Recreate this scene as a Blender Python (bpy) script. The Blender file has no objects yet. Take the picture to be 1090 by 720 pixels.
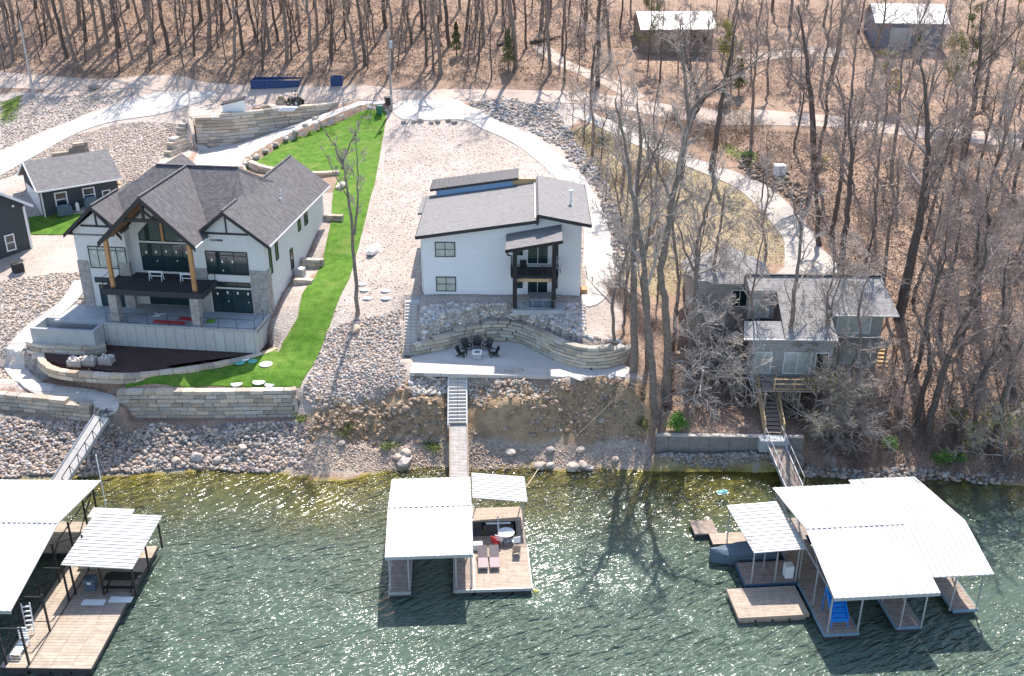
import bpy, math, random
import numpy as np
from mathutils import Vector, Matrix, noise as mnoise
from mathutils.geometry import delaunay_2d_cdt
R = math.radians
S = bpy.context.scene
C = S.collection

# ------------------------------------------------------------------ camera
F, TH, CH = 1105.0, R(24.8), 45.0          # focal length in photo pixels, pitch, height over the lake
cam_data = bpy.data.cameras.new("camera")
cam = bpy.data.objects.new("camera", cam_data); C.objects.link(cam)
cam.location = (0, 0, CH); cam.rotation_euler = (R(90) - TH, 0, 0)
cam_data.sensor_width = 36; cam_data.lens = 36 * F / 1090.0
cam_data.clip_start = 0.5; cam_data.clip_end = 3000
S.camera = cam
# ------------------------------------------------------------------ light
SUN_EL, SUN_AZ = R(55), R(9)               # sun stands behind the scene (+Y), a little to +X
w = bpy.data.worlds.new("World"); S.world = w; w.use_nodes = True
nt = w.node_tree; bg = nt.nodes["Background"]
sky = nt.nodes.new("ShaderNodeTexSky"); sky.sky_type = 'NISHITA'; sky.sun_disc = False
sky.sun_elevation = SUN_EL; sky.sun_rotation = SUN_AZ; sky.altitude = 200
sky.air_density = 1.0; sky.dust_density = 1.0; sky.ozone_density = 1.0
nt.links.new(sky.outputs[0], bg.inputs[0]); bg.inputs[1].default_value = 0.15
sd = bpy.data.lights.new("sun", 'SUN'); sd.energy = 4.2; sd.angle = R(0.5); sd.color = (1, 0.93, 0.85)
sun = bpy.data.objects.new("sun", sd); C.objects.link(sun)
to_sun = Vector((math.sin(SUN_AZ) * math.cos(SUN_EL), math.cos(SUN_AZ) * math.cos(SUN_EL), math.sin(SUN_EL)))
sun.rotation_euler = to_sun.to_track_quat('Z', 'Y').to_euler(); sun.location = (0, 60, 80)
S.view_settings.view_transform = 'Standard'; S.view_settings.look = 'None'
S.view_settings.exposure = 0.98; S.view_settings.gamma = 1.0
S.view_settings.use_curve_mapping = False
S.cycles.max_bounces = 5; S.cycles.diffuse_bounces = 2; S.cycles.glossy_bounces = 2
S.cycles.transparent_max_bounces = 6; S.cycles.sample_clamp_direct = 12.0; S.cycles.sample_clamp_indirect = 4.0

# ------------------------------------------------------------------ picture point -> place
def ray(px, py):
    u = (px - 545) / F; v = (360 - py) / F
    return Vector((u, math.cos(TH) + v * math.sin(TH), -math.sin(TH) + v * math.cos(TH)))
def pz(px, py, z):
    d = ray(px, py); t = (z - CH) / d.z
    return Vector((d.x * t, d.y * t, z))
def py_(px, py, Y):
    d = ray(px, py); t = Y / d.y
    return Vector((d.x * t, Y, CH + d.z * t))

# ------------------------------------------------------------------ materials
def new_mat(name):
    m = bpy.data.materials.new(name); m.use_nodes = True
    n = m.node_tree.nodes; l = m.node_tree.links
    return m, n, l, n["Principled BSDF"]
def mat(name, col, rough=0.8, var=0.18, scale=3.0, bump=0.0, bscale=None, metal=0.0, tint=False, spec=0.4, var2=0.0, scale2=0.35):
    m, n, l, b = new_mat(name)
    b.inputs["Roughness"].default_value = rough; b.inputs["Metallic"].default_value = metal
    b.inputs["Specular IOR Level"].default_value = spec
    tc = n.new("ShaderNodeTexCoord")
    nz = n.new("ShaderNodeTexNoise"); nz.inputs["Scale"].default_value = scale; nz.inputs["Detail"].default_value = 6; nz.inputs["Roughness"].default_value = 0.65
    l.new(tc.outputs["Object"], nz.inputs["Vector"])
    mr = n.new("ShaderNodeMapRange"); mr.inputs[1].default_value = 0.3; mr.inputs[2].default_value = 0.7
    mr.inputs[3].default_value = 1 - var; mr.inputs[4].default_value = 1 + var
    l.new(nz.outputs[0], mr.inputs[0])
    fac = mr.outputs[0]
    if var2:
        n2 = n.new("ShaderNodeTexNoise"); n2.inputs["Scale"].default_value = scale2; n2.inputs["Detail"].default_value = 3
        l.new(tc.outputs["Object"], n2.inputs["Vector"])
        m2 = n.new("ShaderNodeMapRange"); m2.inputs[1].default_value = 0.3; m2.inputs[2].default_value = 0.7
        m2.inputs[3].default_value = 1 - var2; m2.inputs[4].default_value = 1 + var2
        l.new(n2.outputs[0], m2.inputs[0])
        mu = n.new("ShaderNodeMath"); mu.operation = 'MULTIPLY'; l.new(fac, mu.inputs[0]); l.new(m2.outputs[0], mu.inputs[1]); fac = mu.outputs[0]
    vm = n.new("ShaderNodeVectorMath"); vm.operation = 'SCALE'
    vm.inputs[0].default_value = col
    if tint:
        at = n.new("ShaderNodeAttribute"); at.attribute_name = "tint"
        mm = n.new("ShaderNodeVectorMath"); mm.operation = 'MULTIPLY'; mm.inputs[1].default_value = col
        l.new(at.outputs["Color"], mm.inputs[0]); l.new(mm.outputs[0], vm.inputs[0])
    l.new(fac, vm.inputs["Scale"]); l.new(vm.outputs[0], b.inputs["Base Color"])
    if bump:
        nb = n.new("ShaderNodeTexNoise"); nb.inputs["Scale"].default_value = bscale or scale * 3; nb.inputs["Detail"].default_value = 4
        l.new(tc.outputs["Object"], nb.inputs["Vector"])
        bp = n.new("ShaderNodeBump"); bp.inputs["Strength"].default_value = 1.0; bp.inputs["Distance"].default_value = bump
        l.new(nb.outputs[0], bp.inputs["Height"]); l.new(bp.outputs[0], b.inputs["Normal"])
    return m
def brick_mat(name, c1, c2, mortar, scale, w_=0.5, h_=0.25, msize=0.015, rough=0.85, vert=False, var=0.25, bump=0.01, offset=0.5):
    """rows of small units (shingles, boards, veneer stones) laid in the object's own space"""
    m, n, l, b = new_mat(name)
    b.inputs["Roughness"].default_value = rough; b.inputs["Specular IOR Level"].default_value = 0.3
    tc = n.new("ShaderNodeTexCoord"); sp = n.new("ShaderNodeSeparateXYZ"); l.new(tc.outputs["Object"], sp.inputs[0])
    cb = n.new("ShaderNodeCombineXYZ")
    if vert:
        ad = n.new("ShaderNodeMath"); ad.operation = 'ADD'; l.new(sp.outputs[0], ad.inputs[0]); l.new(sp.outputs[1], ad.inputs[1])
        l.new(ad.outputs[0], cb.inputs[0]); l.new(sp.outputs[2], cb.inputs[1])
    else:
        l.new(sp.outputs[0], cb.inputs[0]); l.new(sp.outputs[1], cb.inputs[1])
    br = n.new("ShaderNodeTexBrick"); br.offset = offset
    br.inputs["Color1"].default_value = (*c1, 1); br.inputs["Color2"].default_value = (*c2, 1); br.inputs["Mortar"].default_value = (*mortar, 1)
    br.inputs["Scale"].default_value = scale; br.inputs["Brick Width"].default_value = w_; br.inputs["Row Height"].default_value = h_
    br.inputs["Mortar Size"].default_value = msize; br.inputs["Bias"].default_value = 0.0
    l.new(cb.outputs[0], br.inputs["Vector"])
    nz = n.new("ShaderNodeTexNoise"); nz.inputs["Scale"].default_value = 2.2; nz.inputs["Detail"].default_value = 9; nz.inputs["Roughness"].default_value = 0.75
    l.new(tc.outputs["Object"], nz.inputs["Vector"])
    mr = n.new("ShaderNodeMapRange"); mr.inputs[1].default_value = 0.3; mr.inputs[2].default_value = 0.7; mr.inputs[3].default_value = 1 - var; mr.inputs[4].default_value = 1 + var
    l.new(nz.outputs[0], mr.inputs[0])
    vm = n.new("ShaderNodeVectorMath"); vm.operation = 'SCALE'; l.new(br.outputs[0], vm.inputs[0]); l.new(mr.outputs[0], vm.inputs["Scale"])
    l.new(vm.outputs[0], b.inputs["Base Color"])
    if bump:
        bp = n.new("ShaderNodeBump"); bp.inputs["Distance"].default_value = bump; l.new(br.outputs[1], bp.inputs["Height"]); bp.invert = True
        l.new(bp.outputs[0], b.inputs["Normal"])
    return m
M = {}
M['concrete'] = brick_mat('concrete', (0.54, 0.50, 0.455), (0.50, 0.465, 0.425), (0.30, 0.275, 0.25), 1, 3.0, 3.0, 0.022, var=0.13, bump=0.004, offset=0.0)
M['patio_gravel'] = mat('patio_gravel', (0.56, 0.53, 0.49), 0.95, 0.2, 9, 0.02, 20, var2=0.1)
M['concrete_blue'] = mat('concrete_cool', (0.42, 0.43, 0.43), 0.9, 0.1, 1.2, var2=0.1)
M['wall_concrete'] = brick_mat('cast_wall', (0.50, 0.49, 0.46), (0.46, 0.45, 0.43), (0.30, 0.29, 0.28), 1, 0.9, 9, 0.03, vert=True, var=0.12)
M['asphalt_road'] = mat('road_gravel', (0.47, 0.375, 0.31), 0.95, 0.12, 4, 0.01, 20, var2=0.14, scale2=0.25)
M['stone'] = mat('stone', (0.50, 0.43, 0.35), 0.9, 0.22, 5, 0.03, 9, tint=True)
M['rock'] = mat('rock', (0.58, 0.512, 0.455), 0.92, 0.2, 4, 0.02, 12, tint=True)
M['bark'] = mat('bark', (0.12, 0.095, 0.08), 0.95, 0.35, 3, 0.02, 14, tint=False)
M['twig'] = mat('twig', (0.30, 0.235, 0.205), 0.95, 0.25, 2)
M['bark_pale'] = mat('bark_pale', (0.225, 0.178, 0.148), 0.95, 0.35, 3, 0.02, 14)
M['twig_pale'] = mat('twig_pale', (0.42, 0.355, 0.315), 0.95, 0.25, 2)
M['shingle'] = brick_mat('shingle', (0.105, 0.098, 0.102), (0.165, 0.155, 0.158), (0.06, 0.057, 0.06), 1, 0.33, 0.17, 0.012, var=0.28)
M['shingle_grey'] = brick_mat('shingle_grey', (0.20, 0.19, 0.185), (0.265, 0.25, 0.24), (0.13, 0.12, 0.12), 1, 0.33, 0.17, 0.012, var=0.22)
M['shingle_taupe'] = brick_mat('shingle_taupe', (0.215, 0.203, 0.20), (0.26, 0.247, 0.243), (0.155, 0.148, 0.146), 1, 0.33, 0.17, 0.012, var=0.18)
M['shingle_old'] = brick_mat('shingle_old', (0.28, 0.268, 0.26), (0.36, 0.345, 0.335), (0.18, 0.17, 0.165), 1, 0.33, 0.17, 0.014, var=0.35)
M['veneer'] = brick_mat('veneer', (0.47, 0.42, 0.385), (0.33, 0.295, 0.275), (0.40, 0.37, 0.345), 1, 0.42, 0.16, 0.02, vert=True, var=0.35, bump=0.03)
M['stucco'] = mat('stucco', (0.66, 0.645, 0.62), 0.9, 0.04, 2, var2=0.03)
M['white'] = mat('white_paint', (0.80, 0.80, 0.79), 0.6, 0.03, 3)
M['siding'] = brick_mat('white_siding', (0.79, 0.795, 0.80), (0.78, 0.785, 0.79), (0.70, 0.705, 0.71), 1, 6, 0.22, 0.006, vert=True, var=0.03, bump=0.01)
M['siding_dark'] = brick_mat('dark_siding', (0.075, 0.085, 0.09), (0.07, 0.08, 0.085), (0.03, 0.035, 0.04), 1, 7, 0.2, 0.012, vert=True, var=0.1)
M['siding_grey'] = brick_mat('grey_siding', (0.40, 0.375, 0.35), (0.36, 0.34, 0.32), (0.2, 0.19, 0.18), 1, 7, 0.22, 0.014, vert=True, var=0.2)
M['black'] = mat('black_metal', (0.018, 0.018, 0.02), 0.5, 0.1, 3)
M['dark'] = mat('dark_trim', (0.035, 0.033, 0.035), 0.6, 0.1, 3)
M['navy'] = mat('navy_paint', (0.018, 0.025, 0.04), 0.5, 0.1, 3)
M['glass'] = mat('glass', (0.016, 0.038, 0.044), 0.06, 0.2, 0.6, spec=0.9)
M['blind_and_reflection'] = mat('blind_and_reflection', (0.46, 0.47, 0.42), 0.5, 0.25, 1.2)  # pale panes; also a painted reflection on the timbered house
M['cedar'] = mat('cedar', (0.50, 0.26, 0.11), 0.7, 0.2, 3)
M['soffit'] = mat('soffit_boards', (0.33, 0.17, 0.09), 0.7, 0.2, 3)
M['metal_roof'] = mat('white_metal_roof', (0.50, 0.49, 0.47), 0.5, 0.07, 1.6, var2=0.13, spec=0.5)
M['metal_dark'] = mat('dark_metal_roof', (0.075, 0.068, 0.068), 0.5, 0.06, 1)
M['galv'] = mat('galvanised', (0.45, 0.46, 0.47), 0.45, 0.1, 4, metal=0.5)
M['deck'] = brick_mat('deck_boards', (0.46, 0.37, 0.29), (0.39, 0.31, 0.245), (0.15, 0.12, 0.10), 1, 3.2, 0.15, 0.012, var=0.25)
M['deck_old'] = brick_mat('old_deck_boards', (0.36, 0.28, 0.23), (0.28, 0.22, 0.185), (0.12, 0.1, 0.08), 1, 3.0, 0.15, 0.014, var=0.35)
M['deck_dark'] = mat('dark_deck', (0.045, 0.043, 0.048), 0.8, 0.1, 3)
M['tiles'] = brick_mat('deck_panels', (0.42, 0.345, 0.27), (0.35, 0.285, 0.225), (0.2, 0.165, 0.13), 1, 1.25, 0.28, 0.012, var=0.25, offset=0.0)
M['deck_grey'] = brick_mat('grey_boards', (0.50, 0.46, 0.42), (0.40, 0.365, 0.335), (0.2, 0.18, 0.16), 1, 3.0, 0.15, 0.014, var=0.3)
M['wood_new'] = mat('new_wood', (0.52, 0.36, 0.19), 0.8, 0.15, 4)
M['wood_old'] = mat('old_wood', (0.34, 0.26, 0.20), 0.9, 0.25, 4)
M['blue_steel'] = mat('blue_container', (0.012, 0.05, 0.16), 0.5, 0.15, 2)
M['blue_plastic'] = mat('blue_slide', (0.01, 0.20, 0.62), 0.35, 0.05, 2)
M['green_bin'] = mat('green_bin', (0.01, 0.14, 0.09), 0.4, 0.05, 2)
M['red'] = mat('red_paint', (0.55, 0.03, 0.03), 0.5, 0.05, 2)
M['orange'] = mat('orange_paint', (0.75, 0.16, 0.04), 0.5, 0.05, 2)
M['cream'] = mat('cream_panel', (0.62, 0.55, 0.44), 0.7, 0.05, 2)
M['grey_cover'] = mat('grey_cover', (0.10, 0.14, 0.18), 0.8, 0.25, 3, 0.04, 5)
M['cushion'] = mat('cushion', (0.34, 0.27, 0.28), 0.8, 0.08, 3)
M['mulch'] = mat('mulch', (0.062, 0.036, 0.030), 1.0, 0.45, 9, 0.05, 14, var2=0.2)
M['steel_blue'] = mat('steel_blue_edge', (0.16, 0.25, 0.32), 0.6, 0.15, 2)
M['float'] = mat('float_billet', (0.05, 0.045, 0.045), 0.8, 0.2, 2)
M['float_blue'] = mat('blue_float', (0.04, 0.09, 0.15), 0.6, 0.2, 2)
M['light_blue'] = mat('light_blue_wrap', (0.25, 0.42, 0.62), 0.7, 0.05, 1)
M['twig_white'] = mat('twig_white', (0.55, 0.49, 0.44), 0.9, 0.25, 2)
M['leaf_green'] = mat('leaf_green', (0.10, 0.24, 0.03), 0.7, 0.35, 3)
M['leaf_dull'] = mat('leaf_dull', (0.15, 0.16, 0.06), 0.8, 0.35, 3)
M['bud'] = mat('bud', (0.35, 0.31, 0.10), 0.8, 0.3, 3)
M['twig_brown'] = mat('twig_brown', (0.22, 0.16, 0.11), 0.95, 0.3, 3)
def lawn_mat():
    m, n, l, b = new_mat('lawn_grass'); b.inputs["Roughness"].default_value = 0.9; b.inputs["Specular IOR Level"].default_value = 0.15
    tc = n.new("ShaderNodeTexCoord")
    a = n.new("ShaderNodeTexNoise"); a.inputs["Scale"].default_value = 1.3; a.inputs["Detail"].default_value = 6
    c = n.new("ShaderNodeTexNoise"); c.inputs["Scale"].default_value = 9; c.inputs["Detail"].default_value = 5; c.inputs["Roughness"].default_value = 0.8
    for q in (a, c): l.new(tc.outputs["Object"], q.inputs["Vector"])
    r1 = n.new("ShaderNodeValToRGB"); e = r1.color_ramp.elements
    e[0].position = 0.33; e[0].color = (0.06, 0.145, 0.014, 1); e[1].position = 0.66; e[1].color = (0.115, 0.225, 0.028, 1)
    l.new(a.outputs[0], r1.inputs[0])
    pn = n.new("ShaderNodeTexNoise"); pn.inputs["Scale"].default_value = 0.38; pn.inputs["Detail"].default_value = 7; pn.inputs["Roughness"].default_value = 0.7; l.new(tc.outputs["Object"], pn.inputs["Vector"])
    pr = n.new("ShaderNodeMapRange"); pr.inputs[1].default_value = .5; pr.inputs[2].default_value = .72; pr.inputs[3].default_value = 0; pr.inputs[4].default_value = .7; l.new(pn.outputs[0], pr.inputs[0])
    px_ = n.new("ShaderNodeMix"); px_.data_type = 'RGBA'; l.new(pr.outputs[0], px_.inputs[0]); l.new(r1.outputs[0], px_.inputs[6]); px_.inputs[7].default_value = (0.20, 0.23, 0.06, 1)
    mr = n.new("ShaderNodeMapRange"); mr.inputs[1].default_value = .3; mr.inputs[2].default_value = .7; mr.inputs[3].default_value = .55; mr.inputs[4].default_value = 1.45
    l.new(c.outputs[0], mr.inputs[0])
    vm = n.new("ShaderNodeVectorMath"); vm.operation = 'SCALE'; l.new(px_.outputs[2], vm.inputs[0]); l.new(mr.outputs[0], vm.inputs["Scale"])
    l.new(vm.outputs[0], b.inputs["Base Color"])
    bp = n.new("ShaderNodeBump"); bp.inputs["Distance"].default_value = .05; l.new(c.outputs[0], bp.inputs["Height"]); l.new(bp.outputs[0], b.inputs["Normal"])
    return m
M['lawn'] = lawn_mat()
M['seawall_old'] = brick_mat('old_cast_wall', (.25,.225,.20), (.22,.20,.18), (.12,.11,.10), 1, 1.6, 9, .02, vert=True, var=.25)
M['drive_old'] = mat('old_drive', (0.44, 0.39, 0.34), 0.9, 0.12, 1.5, var2=0.12)

# ------------------------------------------------------------------ mesh builder
class MB:
    def __init__(s): s.v = []; s.f = []; s.t = []
    def add(s, vs, fs, t=None):
        o = len(s.v); s.v += [tuple(p) for p in vs]; s.f += [tuple(i + o for i in f) for f in fs]
        if t is not None: s.t += [t] * len(vs)
        return s
    def box(s, x0, y0, z0, x1, y1, z1, t=None):
        return s.add([(x0,y0,z0),(x1,y0,z0),(x1,y1,z0),(x0,y1,z0),(x0,y0,z1),(x1,y0,z1),(x1,y1,z1),(x0,y1,z1)],
            [(3,2,1,0),(4,5,6,7),(0,1,5,4),(1,2,6,5),(2,3,7,6),(3,0,4,7)], t)
    def hexa(s, top, th):
        """slab below four (or three) top points"""
        n = len(top); vs = [tuple(p) for p in top] + [(p[0], p[1], p[2] - th) for p in top]
        fs = [tuple(range(n)), tuple(range(2*n-1, n-1, -1))] + [(i, i + n, (i+1) % n + n, (i+1) % n) for i in range(n)]
        return s.add(vs, fs)
    def bar(s, p, q, w_=0.1, h_=None, up=(0,0,1)):
        p = Vector(p); q = Vector(q); h_ = w_ if h_ is None else h_; d = (q - p)
        if d.length < 1e-6: return s
        d.normalize(); u = Vector(up)
        if abs(d.dot(u)) > 0.98: u = Vector((0, 1, 0))
        a = d.cross(u).normalized(); b = a.cross(d).normalized()
        vs = []
        for c in (p, q):
            for i, j in ((-1,-1),(1,-1),(1,1),(-1,1)): vs.append(c + a * (i*w_/2) + b * (j*h_/2))
        return s.add(vs, [(3,2,1,0),(4,5,6,7),(0,1,5,4),(1,2,6,5),(2,3,7,6),(3,0,4,7)])
    def tube(s, p, q, r0, r1=None, n=8, cap=True):
        p = Vector(p); q = Vector(q); r1 = r0 if r1 is None else r1; d = (q - p).normalized()
        u = Vector((0,0,1)) if abs(d.z) < 0.95 else Vector((0,1,0)); a = d.cross(u).normalized(); b = a.cross(d)
        vs = []
        for c, r in ((p, r0), (q, r1)):
            for i in range(n): g = 2*math.pi*i/n; vs.append(c + a*(math.cos(g)*r) + b*(math.sin(g)*r))
        fs = [(i, (i+1) % n, n + (i+1) % n, n + i) for i in range(n)]
        if cap: fs += [tuple(range(n-1, -1, -1)), tuple(range(n, 2*n))]
        return s.add(vs, fs)
    def prism(s, pts, z0, z1):
        n = len(pts); vs = [(x, y, z0) for x, y in pts] + [(x, y, z1) for x, y in pts]
        return s.add(vs, [tuple(range(n-1,-1,-1)), tuple(range(n, 2*n))] + [(i, (i+1)%n, (i+1)%n+n, i+n) for i in range(n)])
    def prism_y(s, pts, y0, y1):
        """outline in x,z extruded along y"""
        n = len(pts); vs = [(x, y0, z) for x, z in pts] + [(x, y1, z) for x, z in pts]
        return s.add(vs, [tuple(range(n)), tuple(range(2*n-1, n-1, -1))] + [(i, i+n, (i+1)%n+n, (i+1)%n) for i in range(n)])
    def lathe(s, prof, c=(0,0,0), n=14):
        vs = []; fs = []
        for r, z in prof:
            for i in range(n): g = 2*math.pi*i/n; vs.append((c[0]+r*math.cos(g), c[1]+r*math.sin(g), c[2]+z))
        for k in range(len(prof)-1):
            for i in range(n): fs.append((k*n+i, k*n+(i+1)%n, (k+1)*n+(i+1)%n, (k+1)*n+i))
        fs.append(tuple(range(n-1,-1,-1))); fs.append(tuple(range((len(prof)-1)*n, len(prof)*n)))
        return s.add(vs, fs)
    def build(s, name, m, parent=None, smooth=False, bevel=0):
        me = bpy.data.meshes.new(name); me.from_pydata(s.v, [], s.f); me.update()
        if len(s.t) == len(s.v) and s.t:
            ca = me.color_attributes.new("tint", 'FLOAT_COLOR', 'POINT')
            ca.data.foreach_set("color", np.array([(*c, 1) for c in s.t], dtype=np.float32).ravel())
        me.materials.append(m)
        if smooth: me.polygons.foreach_set("use_smooth", [True]*len(me.polygons))
        o = bpy.data.objects.new(name, me); C.objects.link(o)
        if parent: o.parent = parent
        if bevel:
            b = o.modifiers.new("bevel", 'BEVEL'); b.width = bevel; b.segments = 2; b.limit_method = 'ANGLE'
        return o
def tag(o, label=None, cat=None, group=None, kind=None):
    if label: o['label'] = label
    if cat: o['category'] = cat
    if group: o['group'] = group
    if kind: o['kind'] = kind
    return o
def thing(name, label, cat, loc=(0,0,0), rz=0, group=None):
    o = bpy.data.objects.new(name, None); C.objects.link(o); o.empty_display_size = 0.5
    o.location = loc; o.rotation_euler = (0, 0, rz)
    return tag(o, label, cat, group)
def copy_tree(o, parent=None):
    c = o.copy(); C.objects.link(c)
    if parent: c.parent = parent
    for ch in list(o.children): copy_tree(ch, c)
    return c
def np_mesh(name, V, Fq, m, parent=None, tint=None, smooth=False):
    """mesh from arrays; Fq (n,3) or (n,4)"""
    me = bpy.data.meshes.new(name); k = Fq.shape[1]
    me.vertices.add(len(V)); me.vertices.foreach_set("co", V.astype(np.float32).ravel())
    me.loops.add(Fq.size); me.loops.foreach_set("vertex_index", Fq.astype(np.int32).ravel())
    me.polygons.add(len(Fq)); me.polygons.foreach_set("loop_start", np.arange(0, Fq.size, k, dtype=np.int32))
    me.polygons.foreach_set("loop_total", np.full(len(Fq), k, dtype=np.int32))
    if smooth: me.polygons.foreach_set("use_smooth", np.ones(len(Fq), dtype=bool))
    me.update(calc_edges=True); me.validate()
    if tint is not None:
        ca = me.color_attributes.new("tint", 'FLOAT_COLOR', 'POINT')
        ca.data.foreach_set("color", np.concatenate([tint, np.ones((len(tint), 1))], 1).astype(np.float32).ravel())
    me.materials.append(m)
    o = bpy.data.objects.new(name, me); C.objects.link(o)
    if parent: o.parent = parent
    return o
# ------------------------------------------------------------------ terrain
# heights surveyed at picture points: (px, py, height in m)
CP = [(0,513,0),(100,507,0),(200,503,0),(300,505,0),(400,503,0),(500,500,0),(600,503,0),(700,502,0),(800,503,0),(860,508,0),(950,512,0),(1090,518,0),
 (-150,515,0),(1250,530,0),
 (0,443,2.8),(50,441,2.8),(105,440,2.8),(150,447,2.5),(230,447,2.5),(312,446,2.5),(-150,445,2.8),
 (200,480,0.9),(50,480,1.1),(300,485,0.8),
 (30,425,3.6),(110,430,3.5),(20,380,5.0),(50,400,4.6),(80,310,8.0),(50,300,8.4),(5,290,8.5),(-150,300,8.5),(20,340,6.7),(-150,400,4.6),
 (33,250,9.5),(60,228,10.4),(100,226,10.5),(90,250,9.6),(-150,220,10.8),(130,170,12.4),(0,175,13.0),(20,160,13.2),(60,150,13.6),(100,130,14.4),(150,140,13.9),(190,102,16.3),(100,105,15.9),(0,100,16.0),(-150,100,16.5),(-150,160,13.5),(170,170,12.2),
 (150,420,4.7),(230,415,4.75),(300,412,4.8),(310,380,5.6),(230,392,4.95),(180,375,5.6),(250,372,5.5),(130,372,5.7),(100,365,5.9),
 (330,340,7.5),(300,345,7.2),(360,260,10.0),(330,280,9.0),(385,200,12.0),(350,215,11.5),(400,130,14.5),(408,118,15.3),(330,185,12.0),
 (300,160,12.4),(270,175,11.8),(215,172,11.5),(230,162,11.6),(300,140,13.2),(350,123,14.7),(395,112,16.0),
 (92,325,7.6),(290,335,7.6),(200,260,10.6),(240,220,11.4),(160,215,11.4),(210,200,11.5),
 (380,333,8.0),(420,320,8.6),(400,250,10.3),(420,190,12.2),(440,150,13.8),(500,150,13.8),(560,160,13.6),(520,128,15.0),(450,122,15.6),(480,185,12.6),
 (350,450,2.7),(350,400,5.0),(400,400,5.2),(430,400,5.3),(330,420,4.2),(440,440,3.3),(400,470,1.3),(460,470,1.2),
 (440,322,8.8),(530,320,8.9),(620,322,8.8),(540,250,11.5),(540,215,12.6),
 (450,375,6.3),(440,365,6.6),(540,365,7.0),(600,372,7.1),(660,375,6.8),
 (500,395,5.55),(560,403,5.4),(640,412,5.2),(680,410,5.2),
 (520,430,3.9),(560,440,3.2),(560,470,1.2),(640,440,3.4),(640,470,1.4),(680,450,2.6),(690,480,0.9),
 (640,300,9.3),(640,350,7.6),(620,200,12.5),(600,160,13.6),(590,118,15.6),(660,240,11.0),(700,300,8.8),(680,200,12.0),
 (620,120,15.5),(700,165,13.0),(770,190,11.8),(840,240,10.2),(880,285,9.4),(800,230,10.6),(740,250,10.2),(740,180,12.2),(780,150,13.6),(700,130,14.8),
 (700,350,7.0),(720,380,5.2),(760,395,4.6),(700,440,2.9),(760,445,2.6),(840,450,2.6),(760,485,0.6),(840,485,0.6),(700,485,0.6),
 (800,330,7.2),(850,330,7.0),(850,385,5.0),(900,400,4.8),(930,380,5.4),(900,440,2.6),(900,480,0.9),(880,300,9.0),
 (960,335,7.6),(1000,350,7.0),(1000,450,2.8),(1000,495,0.5),(1090,450,3.0),(1090,350,7.2),(1090,500,0.5),(1000,250,10.3),(1090,250,10.6),(1250,350,7.5),(1250,450,3.2),(1250,250,11),
 (900,200,12.8),(1000,180,13.6),(1090,190,13.2),(830,180,12.8),(900,160,14.6),(1250,180,13.5),
 (0,83,16.7),(100,90,16.7),(200,96,16.5),(300,99,16.5),(417,103,16.4),(540,103,16.4),(650,108,16.2),(800,124,15.8),(950,137,15.5),(1090,149,15.3),(1250,160,15.2),(-150,78,16.8),
 (0,74,18.0),(200,80,18.2),(400,84,18.0),(540,88,17.6),(650,96,17.0),(800,112,16.4),(950,125,16.1),(1090,136,16.0),
 (0,57,19.3),(200,57,19.6),(400,57,19.6),(600,60,19.2),(750,70,18.2),(900,90,17.6),(1090,105,17.2),
 (0,0,25),(200,0,25),(400,0,25),(600,0,24),(750,15,22),(720,50,19.6),(900,30,21.5),(980,55,19.6),(1090,20,22),(1250,20,23),(-150,0,25),(1090,0,23.5),
 (-150,480,1.1),(1250,495,1.0)]
pts = np.array([(pz(a, b, c).x, pz(a, b, c).y, c) for a, b, c in CP])
water = np.array([(x, y, z) for x in range(-90, 91, 15) for y, z in ((66, -0.8 if -35 < x < 20 else -1.3), (60, -2.9), (45, -4.5))])
farp = np.array([(x, y, z) for x in (-110, -40, 40, 110) for y, z in ((215, 33),)])
pts = np.concatenate([pts, water, farp])
def _phi(r2): return 0.5 * r2 * np.log(r2 + 1e-9)
def _fit(p, lam=0.6):
    n = len(p); q = p[:, :2] / 10
    r2 = ((q[:, None] - q[None]) ** 2).sum(-1)
    A = np.zeros((n + 3, n + 3)); A[:n, :n] = _phi(r2) + lam * 0.02 * np.eye(n)
    A[:n, n] = 1; A[:n, n+1:] = q; A[n, :n] = 1; A[n+1:, :n] = q.T
    return np.linalg.solve(A, np.concatenate([p[:, 2], [0, 0, 0]])), q
_w, _q = _fit(pts)
def tps(X, Y):
    sh = X.shape; x = np.clip(X.ravel(), -105, 105) / 10; y = np.clip(Y.ravel(), 40, 215) / 10
    out = _w[-3] + _w[-2] * x + _w[-1] * y
    for k in range(len(_q)):
        out = out + _w[k] * _phi((x - _q[k, 0]) ** 2 + (y - _q[k, 1]) ** 2)
    return out.reshape(sh)
FS = 0.45
xs = np.concatenate([[-1200, -700, -400, -250, -180, -140, -120], np.arange(-105, 105.01, FS), [120, 140, 180, 250, 400, 700, 1200]])
ys = np.concatenate([[-600, -250, -80, 0, 25, 40, 48], np.arange(55, 190.01, FS), [196, 205, 215, 230, 260, 320, 450, 700, 1200]])
GX, GY = np.meshgrid(xs, ys)
H = tps(GX, GY)
def fbm(X, Y, sc, seed=0, oct=4):
    """value noise"""
    out = np.zeros(X.shape); amp = 1.0; tot = 0
    rs = np.random.RandomState(seed); tab = rs.rand(256, 256)
    for o in range(oct):
        x = X / sc * 2**o + 37.3*o; y = Y / sc * 2**o + 11.7*o
        xi = np.floor(x).astype(int); yi = np.floor(y).astype(int); fx = x - xi; fy = y - yi
        fx = fx*fx*(3-2*fx); fy = fy*fy*(3-2*fy)
        a = tab[xi % 256, yi % 256]; b = tab[(xi+1) % 256, yi % 256]; c = tab[xi % 256, (yi+1) % 256]; d = tab[(xi+1) % 256, (yi+1) % 256]
        out += amp * ((a*(1-fx)+b*fx)*(1-fy) + (c*(1-fx)+d*fx)*fy); tot += amp; amp *= 0.5
    return out / tot - 0.5
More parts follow.
